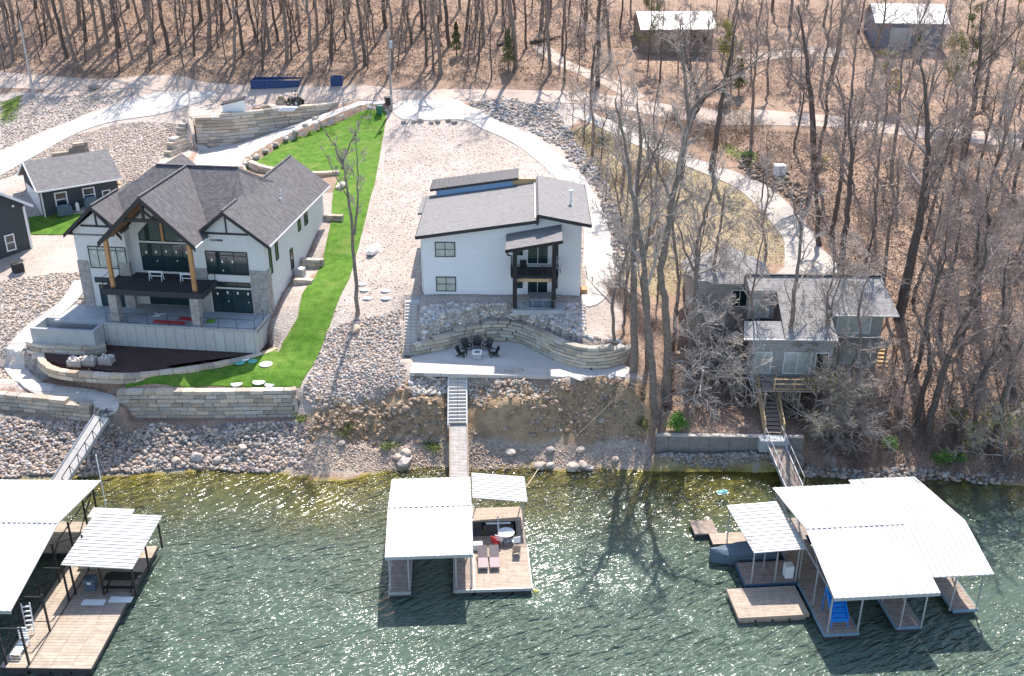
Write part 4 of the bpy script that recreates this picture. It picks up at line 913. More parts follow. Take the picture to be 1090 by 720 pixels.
# cooling unit
def ac_unit(p, rz, label, m_='galv', s_=1.0, grp=None):
    t = thing('cooling_unit', label, 'cooling unit', p, rz, grp); mb = MB(); mb.box(-.42*s_,-.42*s_,.05,.42*s_,.42*s_,.9*s_)
    for k in range(7): mb.box(-.44*s_,-.44*s_,.15+k*.1,.44*s_,.44*s_,.18+k*.1)
    mb.build('casing', M[m_], t); mb = MB(); mb.lathe([(.36*s_,.9*s_),(.36*s_,.93*s_),(.3*s_,.95*s_),(.1*s_,.95*s_)], n=16); mb.build('fan_grille', M['white'] if m_ == 'galv' else M['black'], t)
    mb = MB(); mb.box(-.5*s_,-.5*s_,-.3,.5*s_,.5*s_,.05); mb.build('base', M['concrete_blue'], t)
p = at(320,295); ac_unit(p, -R(7), 'grey outdoor cooling unit against the side wall of the timbered house')

# ================================================================== white house
h2 = thing('white_house', 'white two-storey house with overlapping taupe single-slope roofs and a black-post porch', 'house', (-8.0, 87.1, 8.9), -R(.8))
W2 = 14.15
ws = MB()
sh = lambda x: 5.95 + (x+.4)*.142          # underside line of the long roof
ws.prism_y([(0,-.4),(0,sh(0)-.32),(10.0,sh(10.0)-.32),(10.0,-.4)], 0, 11.2)
ws.prism_y([(10.0,-.4),(10.0,7.55),(W2,7.55-(W2-10.0)*.2),(W2,-.4)], 0.012, 11.2)
ws.prism_y([(0.4,2.5),(0.4,6.6),(7.8,7.7),(7.8,2.5)], 11.2, 13.9)
ws.build('wall', M['siding'], h2)
mb = MB(); mb.box(-1.2,-.25,-.55,W2+.4,-.02,0.0); mb.box(-1.2,-1.0,-.6,W2+.5,-.25,-.1); mb.build('foundation', M['concrete_blue'], h2)
def shed(x0, x1, y0, y1, z0, z1, th, m_, nm='roof', fm='dark'):
    mb = MB(); mb.hexa([(x0,y0,z0),(x1,y0,z1),(x1,y1,z1),(x0,y1,z0)], th); o = mb.build(nm, M[m_], h2)
    f = MB(); d = .03
    f.hexa([(x0-d,y0-.06,z0+.02),(x1+d,y0-.06,z1+.02),(x1+d,y0-.003,z1+.02),(x0-d,y0-.003,z0+.02)], th+.1)
    f.hexa([(x0-.07,y0-.003,z0+.03),(x0-.003,y0-.003,z0+.03),(x0-.003,y1,z0+.03),(x0-.07,y1,z0+.03)], th+.1)
    f.hexa([(x1+.003,y0-.003,z1+.03),(x1+.07,y0-.003,z1+.03),(x1+.07,y1,z1+.03),(x1+.003,y1,z1+.03)], th+.1)
    f.build('fascia', M[fm], h2); return o
shed(-.45, 10.3, -.6, 11.4, 5.95, 7.5, .2, 'shingle_taupe')
mb = MB(); mb.hexa([(-.95,6.2,5.88),(-.53,6.2,5.94),(-.53,11.4,5.94),(-.95,11.4,5.88)], .2); mb.build('side_roof', M['shingle_taupe'], h2)
mb = MB(); mb.box(-.6,6.6,-.4,-.004,11.0,5.55); mb.build('side_bay', M['siding'], h2)
mb = MB(); mb.tube((-.1,.4,5.5),(-.1,.4,0),.05); mb.build('downpipe', M['white'], h2)
shed(10.35, W2+.75, -.75, 11.6, 8.05, 7.15, .2, 'shingle_taupe')
mb = MB(); mb.box(10.14,-.5,7.0,10.32,11.2,7.92); mb.build('roof_step', M['dark'], h2)
# clerestory strip in house wrap, bare timber, upper metal roof
mb = MB(); mb.hexa([(.5,11.05,6.75),(8.0,11.05,7.8),(8.0,11.18,7.8),(.5,11.18,6.75)], .75); mb.build('clerestory_strip', M['light_blue'], h2)
mb = MB(); mb.box(7.9,11.0,7.3,10.2,11.19,7.85); mb.build('bare_timber', M['wood_new'], h2)
shed(-.1, 8.4, 10.85, 14.3, 6.8, 8.0, .14, 'metal_dark')
mb = MB()
for k in range(18): x = .1+k*.47; z = 6.82+(x+.1)*.141; mb.box(x-.02,10.88,z-.02,x+.02,14.28,z+.045)
mb.build('roof_seam', M['metal_dark'], h2)
mb = MB(); mb.tube((13.3,4.2,7.2),(13.3,4.2,8.6),.11,n=10); mb.tube((13.3,4.2,8.62),(13.3,4.2,8.78),.2,n=10); mb.tube((13.3,4.2,7.3),(13.3,4.2,7.55),.3,.12,n=12); mb.build('flue_pipe', M['white'], h2)
mb = MB(); mb.tube((12.7,6.6,7.4),(12.7,6.6,7.75),.06); mb.build('vent_pipe', M['white'], h2)
for z in (.55, 3.85): window(h2, 1.15, z, 2.95, z+1.4, 0, 2, 2, pane='blind_and_reflection')
for z, x0 in ((.05, 8.2), (3.2, 8.2)):
    window(h2, x0+.1, z+.75, x0+.85, z+2.1, 0, 1, frame='white'); window(h2, x0+1.15, z, x0+3.05, z+2.15, 0, 2, frame='white', name='patio_door'); window(h2, x0+3.3, z+.75, x0+4.0, z+2.1, 0, 1, frame='white')
mb = MB(); mb.box(7.95,-2.3,2.72,12.05,-.003,2.95); mb.build('porch_floor', M['navy'], h2)
mb = MB(); mb.box(8.15,-2.36,2.42,11.85,-2.31,2.71); mb.build('porch_beam', M['orange'] if False else M['wood_new'], h2)
for x in (8.1, 11.5): mb = MB(); mb.box(x,-2.7,-.5,x+.38,-2.4,6.15 if x > 10 else 5.6); mb.build('porch_post', M['black'], h2)
railing(h2, [(7.95,-.1,2.95),(7.95,-2.35,2.95),(12.05,-2.35,2.95),(12.05,-.1,2.95)], 1.05, 1.4, balusters=.12, r=.05)
mb = MB(); mb.hexa([(7.5,-3.0,5.6),(12.35,-3.0,6.5),(12.35,-.1,6.95),(7.5,-.1,6.05)], .2); mb.build('porch_roof', M['shingle_taupe'], h2)
mb = MB(); mb.hexa([(7.45,-3.06,5.62),(12.4,-3.06,6.52),(12.4,-3.003,6.52),(7.45,-3.003,5.62)], .3); mb.build('porch_fascia', M['black'], h2)
mb = MB(); mb.tube((7.65,-3.1,5.4),(7.65,-3.1,5.2),.06); mb.tube((7.65,-3.1,5.2),(7.95,-2.5,4.9),.06); mb.build('downpipe', M['black'], h2)
mb = MB(); mb.box(W2+.01,1.5,2.4,W2+.08,6.5,4.6); mb.box(W2+.01,.6,0,W2+.7,1.5,.5); mb.build('side_steps', M['cedar'], h2)
window(h2, 4.0, .4, 6.0, 2.0, W2, 1, side=1)
def local2(x, y, z=0):
    a = -R(.8); return Vector((-8 + x*math.cos(a)-y*math.sin(a), 87.1 + x*math.sin(a)+y*math.cos(a), 8.9+z))
t = thing('hot_tub', 'grey covered hot tub on the lower porch slab of the white house', 'hot tub', local2(10.6,-1.6,0.0), 0)
mb = MB(); mb.box(-1.0,-.75,0,1.0,.75,.72); mb.build('shell', M['grey_cover'], t, bevel=.06); mb = MB(); mb.box(-1.06,-.8,.72,1.06,.8,.84); mb.build('cover', mat('tub_cover', (.25,.25,.25), .8), t, bevel=.04)
mb = MB(); mb.box(8.1,-3.0,-.5,12.6,-.26,0); tag(mb.build('porch_slab', M['concrete_blue'], h2))
railing(h2, [(8.9,-2.9,0),(11.8,-2.9,0)], .9, 1.0, mat_='galv', r=.02)
for i, (x, s_) in enumerate(((9.0,.0),(12.0,.1))):
    t = thing('patio_chair', ['dark chair on the upper porch beside the outer post','white-cushioned chair on the upper porch beside the house-side window'][i], 'chair', local2(x,-1.3,2.95), 0, 'chairs on the upper porch')
    for nm, bx in (('seat',(-.3,-.3,.38,.3,.3,.46)),('backrest',(-.3,.25,.46,.3,.33,1.0))): mb = MB(); mb.box(*bx); mb.build(nm, M['white'] if i else M['black'], t)
    for sx in (-.26,.26):
        for sy in (-.26,.26): mb = MB(); mb.box(sx-.03,sy-.03,0,sx+.03,sy+.03,.38); mb.build('leg', M['black'], t)
# steps beside the riprap
def stairs(name, label, p, q, width, n_, m_='concrete', stringer=None, rail=None, cat='stairs', open_=False, treadgap=.0):
    """flight from p (bottom) to q (top)"""
    p, q = Vector(p), Vector(q); d = (q-p); run = Vector((d.x, d.y, 0)); L_ = run.length; rise = d.z; a = math.atan2(run.x, run.y)
    t = thing(name, label, cat, p, -a); tr = MB()
    for k in range(n_):
        y0 = L_*k/n_; z = rise*(k+1)/n_
        if open_: tr.box(-width/2, y0, z-.06, width/2, y0+L_/n_*1.08, z)
        else: tr.box(-width/2, y0, z-rise/n_-.35, width/2, y0+L_/n_-.002, z)
    tr.build('tread', M[m_], t)
    if stringer:
        for s_ in (-1, 1):
            mb = MB(); x = s_*(width/2+.05); mb.hexa([(x-.045,-.1,.02),(x+.045,-.1,.02),(x+.045,L_+.1,rise+.12),(x-.045,L_+.1,rise+.12)], .38); mb.build('stringer', M[stringer], t)
    if rail:
        for s_ in (-1, 1):
            x = s_*(width/2+.08); mb = MB(); nn = max(2, int(L_/1.3))
            for k in range(nn+1): mb.bar((x,L_*k/nn,rise*k/nn-.2),(x,L_*k/nn,rise*k/nn+1.0),.09)
            mb.bar((x,0,1.0),(x,L_,rise+1.0),.09,.06); mb.bar((x,0,.55),(x,L_,rise+.55),.05); mb.build('handrail', M[rail], t)
    return t
stairs('concrete_steps', 'long pale concrete steps along the riprap edge up to the white house', pz(436,380,5.6), pz(438,320,8.75), 1.0, 17, 'concrete', 'concrete')
stairs('concrete_steps', 'pale steps from the patio edge down to the grey gangway', pz(487,452,2.75), pz(487,396,5.6), 1.45, 15, 'concrete', 'white')
a_, b_, c_, d_ = pz(437,397,5.72), pz(598,401,5.72), pz(597,392,5.72), pz(440,384,5.72)
mb = MB(); mb.hexa([tuple(v) for v in (a_, b_, c_, d_)], .3); tag(mb.build('patio_kerb', M['concrete'], None), 'pale concrete landing slab edging the fire pit patio above the steps', 'landing')
# fire pit and chairs
FP = pz(508, 381, 5.66)
t = thing('fire_pit', 'square concrete fire pit with pale rim between the black chairs', 'fire pit', FP, 0)
mb = MB(); mb.box(-.36,-.36,0,.36,.36,.5); mb.build('body', M['stone'] if False else M['concrete_blue'], t)
mb = MB(); mb.box(-.42,-.42,.5,.42,-.22,.58); mb.box(-.42,.22,.5,.42,.42,.58); mb.box(-.42,-.22,.5,-.22,.22,.58); mb.box(.22,-.22,.5,.42,.22,.58); mb.build('rim', M['white'], t)
mb = MB(); mb.box(-.22,-.22,.46,.22,.22,.515); mb.build('burner', M['black'], t)
def adirondack(p, rz, label):
    t = thing('adirondack_chair', label, 'chair', p, rz, 'black chairs round the fire pit'); t.scale = (.88,.88,.88)
    mb = MB(); mb.hexa([(-.28,-.35,.42),(.28,-.35,.42),(.28,.3,.3),(-.28,.3,.3)], .05); mb.build('seat', M['black'], t)
    mb = MB()
    for k in range(5): x = -.26+k*.13; mb.bar((x,.28,.28),(x*1.2,.62,1.05-abs(k-2)*.05),.11,.03,up=(0,-1,0))
    mb.build('backrest', M['black'], t)
    for s_ in (-1,1):
        mb = MB(); mb.box(s_*.36-.07,-.42,.55,s_*.36+.07,.4,.59); mb.build('armrest', M['black'], t)
        mb = MB(); mb.box(s_*.34-.03,-.38,0,s_*.34+.03,-.28,.55); mb.build('leg', M['black'], t)
        mb = MB(); mb.bar((s_*.31,-.2,.34),(s_*.31,.55,.04),.05,.1); mb.build('leg', M['black'], t)
for a, b, rz, lb in ((492,379,70,'black slatted chair at the stair-side end of the fire pit'),(497,372,28,'black slatted chair behind the fire pit toward the stairs'),(508,370,0,'black slatted chair squarely behind the fire pit'),(519,372,-28,'black slatted chair behind the fire pit away from the stairs'),(525,379,-75,'black slatted chair at the far end of the fire pit')):
    adirondack(pz(a, b, 5.66), R(rz), lb)

# ================================================================== old grey house among the trees
h3 = thing('grey_house', 'weathered grey two-storey house with cut-in roof deck behind bare trees', 'house', (20.2, 80.4, 5.3), R(-1.5))
mb = MB()
mb.box(3.0,.2,-.6,11.2,7.6,4.9); mb.prism_y([(3.0,4.9),(3.0,5.0),(11.2,5.0),(11.2,4.9)], .2, 7.6)
mb.box(.0,-2.2,-.6,6.6,.2,3.5); mb.build('wall', M['siding_grey'], h3)
mb = MB()
mb.hexa([(6.7,-.5,5.0),(12.2,-.5,5.0),(11.6,3.6,6.9),(6.2,3.6,6.9)], .18)
mb.hexa([(2.4,-2.7,3.75),(6.75,-2.7,3.75),(6.2,3.6,6.9),(2.4,3.6,6.9)], .18)
mb.hexa([(.1,2.0,6.1),(2.4,2.0,6.1),(2.4,3.6,6.9),(.0,3.6,6.9)], .18)
mb.hexa([(0,3.6,6.9),(11.6,3.6,6.9),(12.2,8.4,4.8),(0,8.4,4.8)], .18); mb.hexa([(-1.0,-2.7,3.7),(2.35,-2.7,3.7),(2.35,-.9,4.5),(-.7,-.9,4.5)], .16)
mb.build('roof', M['shingle_old'], h3)
mb = MB(); mb.bar((0,3.6,6.96),(11.6,3.6,6.96),.25,.1); mb.build('ridge_cap', M['dark'], h3)
mb = MB(); mb.bar((6.7,-.55,4.92),(12.2,-.55,4.92),.12,.12); mb.build('gutter', M['galv'], h3); mb = MB(); mb.bar((-1,-2.75,3.66),(6.7,-2.75,3.66),.12,.12); mb.build('gutter', M['galv'], h3)
mb = MB(); mb.prism_y([(3.0,4.9),(11.2,4.9),(11.2,5.0),(3.0,5.0)], .3, 6.5); 
mb = MB(); mb.box(11.19,.3,4.5,11.24,7.4,5.0); mb.add([(11.2,.2,4.9),(11.2,3.6,6.75),(11.2,7.6,4.9),(3,.2,4.9),(3,3.6,6.75),(3,7.6,4.9)],[(0,1,2),(3,5,4),(0,3,4,1),(1,4,5,2)]); mb.build('gable_end', M['siding_grey'], h3)
mb = MB(); mb.box(.1,-.9,3.4,2.3,2.0,3.5); mb.build('roof_deck', M['navy'], h3)
mb = MB(); mb.box(.1,1.9,3.5,2.35,2.0,6.0); mb.build('dormer_wall', M['siding_grey'], h3); window(h3, .5, 3.7, 1.9, 5.3, 1.9, 2, frame='white', pane='blind_and_reflection')
railing(h3, [(.1,-.9,3.5),(2.3,-.9,3.5)], 1.0, .7, mat_='galv', balusters=.15)
window(h3, 7.3, 3.0, 10.2, 4.6, .2, 3, frame='white', pane='blind_and_reflection'); window(h3, 7.0, .2, 9.6, 2.1, .2, 2, frame='white', pane='blind_and_reflection', name='patio_door')
window(h3, 2.6, .3, 4.9, 2.3, -2.2, 2, frame='white', pane='blind_and_reflection', name='patio_door'); window(h3, -.0+.2, .3, 1.6, 2.3, -2.2, 2, frame='white', pane='blind_and_reflection'); window(h3, 5.2, .4, 6.3, 2.3, -2.2, 1, frame='white')
# curved balcony
mb = MB(); arc = [(6.7,.2)]+[(9.2+2.7*math.cos(R(a)), -.2+1.7*math.sin(R(a))) for a in range(190, 351, 20)]+[(11.9,.2)]
mb.prism(arc, 2.35, 2.55); mb.build('balcony', M['wood_old'], h3); railing(h3, [(x, y, 2.55) for x, y in arc], 1.0, .9, mat_='galv', r=.03, balusters=.2)
for x in (7.4, 11.3): mb = MB(); mb.box(x,-1.2,-.6,x+.15,-1.05,2.35); mb.build('balcony_post', M['wood_old'], h3)
# hip-roofed side wing
wg = MB(); cx, cy = -1.1, 7.6
wg.box(cx-3.2, cy-3.2, 0, cx+3.2, cy+3.2, 6.0); wg.build('wing_wall', M['siding_grey'], h3)
mb = MB(); ap = (cx, cy+.2, 8.2); q_ = [(cx+4.1*math.cos(R(a)), cy+4.1*math.sin(R(a)), 6.0) for a in (-112,-68,-22,22,68,112,158,202)]
for i in range(8): mb.hexa([q_[i], q_[(i+1) % 8], ap], .16)
mb.build('wing_roof', M['shingle_old'], h3)
window(h3, cx+.2, 3.6, cx+1.6, 5.2, cy-3.2, 2, frame='white')
# timber deck in front
dt = MB(); dt.box(.6,-5.0,.0,6.4,-2.25,.12); dt.build('terrace_deck', M['deck_old'], h3)
dt = MB()
for x in (.7,3.5,6.2): dt.box(x,-4.9,-2.6,x+.15,-4.75,0)
dt.build('deck_post', M['wood_old'], h3)
railing(h3, [(1.4,-4.9,.12),(6.3,-4.9,.12),(6.3,-2.4,.12)], 1.0, 1.6, mat_='wood_new', rails=3, r=.07)

# ================================================================== neighbour garage and house
g = at(48, 232); GA = R(36)
h4 = thing('small_garage', 'small dark sided garage with white trim and pale garage door', 'garage', (g.x, g.y, g.z), GA)
mb = MB(); mb.box(0,0,-1.5,8.0,6.4,2.75); mb.prism_y([(0,0),(0,1),(1,1)], 0, .01)
mb = MB(); mb.box(0,0,-1.5,8.0,7.2,3.2); mb.add([(0,0,3.2),(0,7.2,3.2),(0,3.6,5.2),(8.0,0,3.2),(8.0,7.2,3.2),(8.0,3.6,5.2)],[(0,2,1),(3,4,5),(0,3,5,2),(2,5,4,1)]); mb.build('wall', M['siding_dark'], h4)
mb = MB(); mb.hexa([(-.45,-.45,3.05),(8.5,-.45,3.05),(8.5,3.6,5.4),(-.45,3.6,5.4)], .16); mb.hexa([(-.45,3.6,5.4),(8.5,3.6,5.4),(8.5,7.65,3.05),(-.45,7.65,3.05)], .16); mb.build('roof', M['shingle_grey'], h4)
mb = MB(); mb.bar((-.5,-.5,3.0),(-.5,3.6,5.34),.08,.28); mb.bar((-.5,3.6,5.34),(-.5,7.7,3.0),.08,.28); mb.bar((-.45,-.5,2.95),(8.5,-.5,2.95),.1,.14); mb.box(-.04,-.04,-.6,.12,.0,3.0); mb.build('trim', M['white'], h4)
mb = MB(); mb.box(-.05,.7,-.1,-.004,6.5,2.35)
for k in range(1,4): mb.box(-.06,.7,-.1+k*.6,-.051,6.5,-.08+k*.6)
mb.build('garage_door', M['white'], h4)
for x in (1.3, 4.2): window(h4, x, .9, x+1.3, 2.5, 0, 1, 2, frame='white', fw=.13)
window(h4, 6.2, -.2, 7.1, 1.9, 0, 1, 1, frame='white', fw=.1, name='side_door', pane='siding_dark')
def covered(p, w_, label):
    t = thing('covered_grill', label, 'grill', p, GA, 'covered grills by the small garage'); mb = MB()
    mb.prism_y([(-w_/2,0),(-w_/2,.9),(-w_/2+.2,1.15),(w_/2-.2,1.15),(w_/2,.9),(w_/2,0)], -.35, .35); mb.build('cover', M['grey_cover'], t, bevel=.08)
    mb = MB(); mb.box(-w_/2-.04,-.2,.78,-w_/2+.02,.2,.84); mb.box(w_/2-.02,-.2,.78,w_/2+.04,.2,.84); mb.build('side_handle', M['black'], t)
def loc4(x, y): a = GA; return Vector((g.x+x*math.cos(a)-y*math.sin(a), g.y+x*math.sin(a)+y*math.cos(a), g.z))
for x, w_, lb in ((1.9,1.5,'blue-grey covered grill under the garage window nearest the door'),(4.7,1.4,'grey covered grill under the garage window beside the side door')):
    p = loc4(x,-.8); p.z = h(p.x,p.y)+.05; covered(p, w_, lb)
p = loc4(3.3,-.6); p.z = h(p.x,p.y)+.05; mb = MB(); mb.lathe([(.2,0),(.2,.7),(.12,.85),(.05,.95)], n=12); o = mb.build('gas_bottle', M['white']); o.location = p; tag(o, 'white gas bottle standing between the two covered grills', 'gas bottle')
# neighbour house at the picture edge
q = pz(34, 262, 9.3)
h5 = thing('dark_house', 'dark grey gabled house with white trim at the picture edge', 'house', (q.x, q.y, 8.2), R(52))
hw = 8.0
mb = MB(); mb.add([(0,0,-1),(-hw,0,-1),(-hw,0,5.6),(-hw/2,0,8.2),(0,0,5.6),(0,9,-1),(-hw,9,-1),(-hw,9,5.6),(-hw/2,9,8.2),(0,9,5.6)],[(0,4,3,2,1)[::-1],(5,6,7,8,9)[::-1],(0,5,9,4),(1,2,7,6),(4,9,8,3),(3,8,7,2)]); mb.build('wall', M['siding_dark'], h5)
mb = MB(); mb.hexa([(.6,-.5,5.35),(.6,9.5,5.35),(-hw/2,9.5,8.45),(-hw/2,-.5,8.45)], .16); mb.hexa([(-hw/2,-.5,8.45),(-hw/2,9.5,8.45),(-hw-.6,9.5,5.35),(-hw-.6,-.5,5.35)], .16); mb.build('roof', M['shingle_grey'], h5)
mb = MB(); mb.bar((.62,-.55,5.28),(-hw/2,-.55,8.4),.26,.1,up=(0,-1,0)); mb.bar((-hw/2,-.55,8.4),(-hw-.6,-.55,5.28),.26,.1,up=(0,-1,0)); mb.bar((.66,-.5,5.25),(.66,9.5,5.25),.12,.2); mb.box(-.18,-.06,-1,.06,-.004,5.3); mb.build('trim', M['white'], h5)
window(h5, -2.6, 1.2, -1.6, 2.9, 0, 1, 2, frame='white', fw=.12)
mb = MB(); mb.box(-1.2,-.12,5.5,-1.0,-.004,5.7); mb.build('wall_lamp', M['white'], h5)
ac_unit(at(20,290), R(40), 'dark cooling unit below the window of the dark edge house', 'deck_dark', 1.1)

# ================================================================== sheds beyond the road
def barn(px0, px1, pyb, depth, wall_h, roof_h, label, m_wall, rz=0.0, m_roof='metal_roof', name='metal_barn'):
    a, b = at(px0, pyb), at(px1, pyb); w_ = (b-a).length
    t = thing(name, label, 'barn', (a.x, a.y, min(a.z, b.z)), math.atan2(b.y-a.y, b.x-a.x)+rz)
    mb = MB(); mb.box(0,0,-1,w_,depth,wall_h); mb.add([(0,0,wall_h),(0,depth,wall_h),(0,depth/2,wall_h+roof_h),(w_,0,wall_h),(w_,depth,wall_h),(w_,depth/2,wall_h+roof_h)],[(0,2,1),(3,4,5),(0,3,5,2),(2,5,4,1)]); mb.build('wall', m_wall, t)
    mb = MB(); mb.hexa([(-.4,-.5,wall_h-.1),(w_+.4,-.5,wall_h-.1),(w_+.4,depth/2,wall_h+roof_h+.12),(-.4,depth/2,wall_h+roof_h+.12)], .1); mb.hexa([(-.4,depth/2,wall_h+roof_h+.12),(w_+.4,depth/2,wall_h+roof_h+.12),(w_+.4,depth+.5,wall_h-.1),(-.4,depth+.5,wall_h-.1)], .1)
    mb.build('roof', M[m_roof], t)
    return t, w_
tan = brick_mat('tan_metal_siding', (0.27, 0.22, 0.185), (0.255, 0.21, 0.175), (0.16, 0.13, 0.11), 1, .3, 9, .02, vert=True, var=.1, offset=0)
bt, bw = barn(683, 758, 57, 8.5, 3.6, 1.7, 'brown metal barn with pale roof among trees beyond the road', tan)
window(bt, bw-3.0, 1.6, bw-2.2, 2.5, 0, 1, name='window'); window(bt, bw-1.6, 1.5, bw-.6, 2.7, 0, 1); window(bt, 1.5, .0, 3.0, 2.4, 0, 1, name='door', pane='wood_old', frame='wood_old')
bt, bw = barn(930, 1000, 52, 9, 3.8, 1.9, 'grey barn with bright roof half hidden by twigs beyond the road', mat('grey_metal', (.20,.21,.24), .7, .05), rz=-.12)
window(bt, 2.0, 0, 5.0, 3.0, 0, 1, name='roller_door', pane='galv', frame='galv')
# ------------------------------------------------------------------ docks
def ribbed_roof(root, corners, ribs=12, along='y', th=.07, m_='metal_roof', name='roof'):
    """corners a,b,c,d: front-left, front-right, back-right, back-left; ribs run front to back ('y') or side to side ('x')"""
    a, b, c, d = [Vector(v) for v in corners]; mb = MB(); mb.hexa([tuple(v) for v in (a, b, c, d)], th)
    up = (b-a).cross(d-a).normalized()
    for k in range(ribs+1):
        t = (k+.5)/(ribs+1)
        p, q = (a.lerp(b, t), d.lerp(c, t)) if along == 'y' else (a.lerp(d, t), b.lerp(c, t))
        mb.bar(p+up*.01, q+up*.01, .06, .07, up=up)
    return mb.build(name, M[m_], root)
def gable_dock_roof(root, x0, x1, y0, y1, ze, zr, yr=None, pitch=.42):
    yr = (y0+y1)/2 if yr is None else yr; n_ = int((x1-x0)/pitch)
    ribbed_roof(root, [(x0,y0,ze),(x1,y0,ze),(x1,yr,zr),(x0,yr,zr)], n_); ribbed_roof(root, [(x0,yr,zr),(x1,yr,zr),(x1,y1,ze),(x0,y1,ze)], n_)
    mb = MB(); n2 = int((x1-x0)/.34)
    for k in range(n2): x = x0+(k+.15)*(x1-x0)/n2; mb.box(x, yr-.13, zr-.02, x+.22, yr+.13, zr+.06)
    mb.build('ridge_cap', M['galv'], root)
    for y in (y0, y1): mb = MB(); mb.bar((x0,y,ze-.14),(x1,y,ze-.14),.06,.16); mb.build('gutter', M['galv'], root)
def frame_truss(root, x0, x1, y0, y1, ze, zr, yr, m_='galv', posts=(), zb=.5, r=.05, diag=True):
    mb = MB()
    for x in (x0, x1):
        mb.bar((x,y0,ze-.15),(x,yr,zr-.2),.08); mb.bar((x,yr,zr-.2),(x,y1,ze-.15),.08); mb.bar((x,y0,ze-.25),(x,y1,ze-.25),.08)
        if diag:
            n_ = 4
            for k in range(n_):
                ya = y0+(y1-y0)*k/n_; yb = y0+(y1-y0)*(k+.5)/n_; zt = ze-.15+(zr-ze)*(1-abs(yb-yr)/(y1-y0)*2); mb.bar((x,ya,ze-.25),(x,yb,zt),.05)
    mb.build('roof_truss', M[m_], root)
    for x, y in posts:
        mb = MB(); mb.bar((x,y,zb),(x,y,ze-.1),r*2); mb.build('post', M[m_], root)
def deckbox(root, x0, y0, x1, y1, z=.55, m_='deck', th=.12, skirt='float', name='deck', sk_h=.5, fascia=None):
    mb = MB(); mb.box(x0,y0,z-th,x1,y1,z); mb.build(name, M[m_], root)
    mb = MB(); n_ = max(1, round((x1-x0)/1.2))
    for k in range(n_): xa = x0+.1+(x1-x0-.1)*k/n_; mb.box(xa, y0+.06, -.25, xa+(x1-x0-.1)/n_-.14, y1-.06, z-th-.004)
    mb.build('float', M[skirt], root)
    if fascia:
        mb = MB(); mb.box(x0-.04,y0-.05,z-.22,x1+.04,y0-.003,z+.01); mb.box(x0-.05,y0-.003,z-.22,x0-.003,y1,z+.01); mb.box(x1+.003,y0-.003,z-.22,x1+.05,y1,z+.01); mb.build('dock_edge', M[fascia], root)
# ---- middle dock: origin at the front corner under the roof
O2 = pz(414, 631, .55)
az2 = R(3.2)
D2 = thing('boat_dock', 'white-roofed single-slip boat dock with sun deck below the white house', 'dock', (O2.x, O2.y, 0), az2)
gable_dock_roof(D2, -.1, 5.65, -.3, 9.1, 3.65, 4.45, 4.3, .4)
frame_truss(D2, .05, 5.5, -.1, 9.0, 3.65, 4.45, 4.3, posts=[(x, y) for x in (.1, 1.35, 4.5, 5.5) for y in (.25, 4.6, 8.8)])
deckbox(D2, 0, 0, 1.4, 10.2, m_='deck_old', fascia='galv'); deckbox(D2, 4.35, 0, 5.7, 10.2, m_='deck_old', fascia='galv'); deckbox(D2, 1.41, 8.4, 4.34, 10.2, m_='deck_old')
deckbox(D2, 5.72, 0, 9.55, 4.5, m_='deck', fascia='galv'); deckbox(D2, 5.72, 6.0, 6.4, 7.8, m_='deck_dark'); deckbox(D2, 5.72, 4.51, 9.5, 5.99, m_='deck_old'); deckbox(D2, 5.72, 7.81, 9.45, 9.6, m_='deck'); deckbox(D2, 8.9, 6.0, 9.5, 7.8, m_='deck_old')
ribbed_roof(D2, [(5.75,6.6,3.5),(9.7,6.6,3.0),(9.7,9.9,3.0),(5.75,9.9,3.5)], 9, along='x', name='side_roof')
for x, y in ((9.4,6.8),(9.4,9.6),(6.0,9.6)): mb = MB(); mb.bar((x,y,.5),(x,y,3.05),.07); mb.build('post', M['galv'], D2)
def loc2(x, y, z=.55): a = az2; return Vector((O2.x+x*math.cos(a)-y*math.sin(a), O2.y+x*math.sin(a)+y*math.cos(a), z))
t = thing('jet_ski_lift', 'white cross-shaped lift arms over the dark well of the middle dock', 'boat lift', loc2(7.6, 6.9, 0), az2)
mb = MB(); mb.bar((-.9,0,1.0),(.9,0,1.0),.12,.08); mb.build('cross_arm', M['white'], t); mb = MB(); mb.bar((0,-.8,1.06),(0,.75,1.06),.1,.08); mb.build('centre_arm', M['white'], t)
mb = MB(); mb.box(-1.1,-.75,.05,1.15,.8,.35); mb.build('cradle', M['black'], t); mb = MB(); mb.tube((0,0,.3),(0,0,1.02),.07); mb.build('mast', M['white'], t)
t = thing('round_table', 'round white table on the shaded part of the middle dock', 'table', loc2(8.1, 5.35), az2)
mb = MB(); mb.lathe([(.05,.72),(.58,.72),(.6,.75),(.05,.77)], n=24); mb.build('table_top', M['white'], t); mb = MB(); mb.tube((0,0,0),(0,0,.72),.05); mb.build('pedestal', M['galv'], t); mb = MB(); mb.lathe([(.3,0),(.28,.04),(.06,.08)], n=16); mb.build('foot', M['galv'], t)
def dchair(x, y, rz, m_, label, root=loc2, grp='chairs at the dock table'):
    t = thing('dock_chair', label, 'chair', root(x, y), rz, grp)
    for nm, bx in (('seat',(-.26,-.26,.38,.26,.26,.44)),('backrest',(-.26,.22,.44,.26,.28,.9))): mb = MB(); mb.box(*bx); mb.build(nm, M[m_], t, bevel=.02)
    for sx in (-.22,.22):
        for sy in (-.22,.22): mb = MB(); mb.bar((sx,sy,.38),(sx*1.1,sy*1.1,0),.035); mb.build('leg', M['galv'], t)
dchair(7.35,4.75, R(130), 'red', 'red chair beside the round dock table'); dchair(7.6,5.0, R(160), 'white', 'white chair touching the red chair by the round dock table'); dchair(8.75,4.75, R(200), 'white', 'white chair near the outer corner of the round dock table')
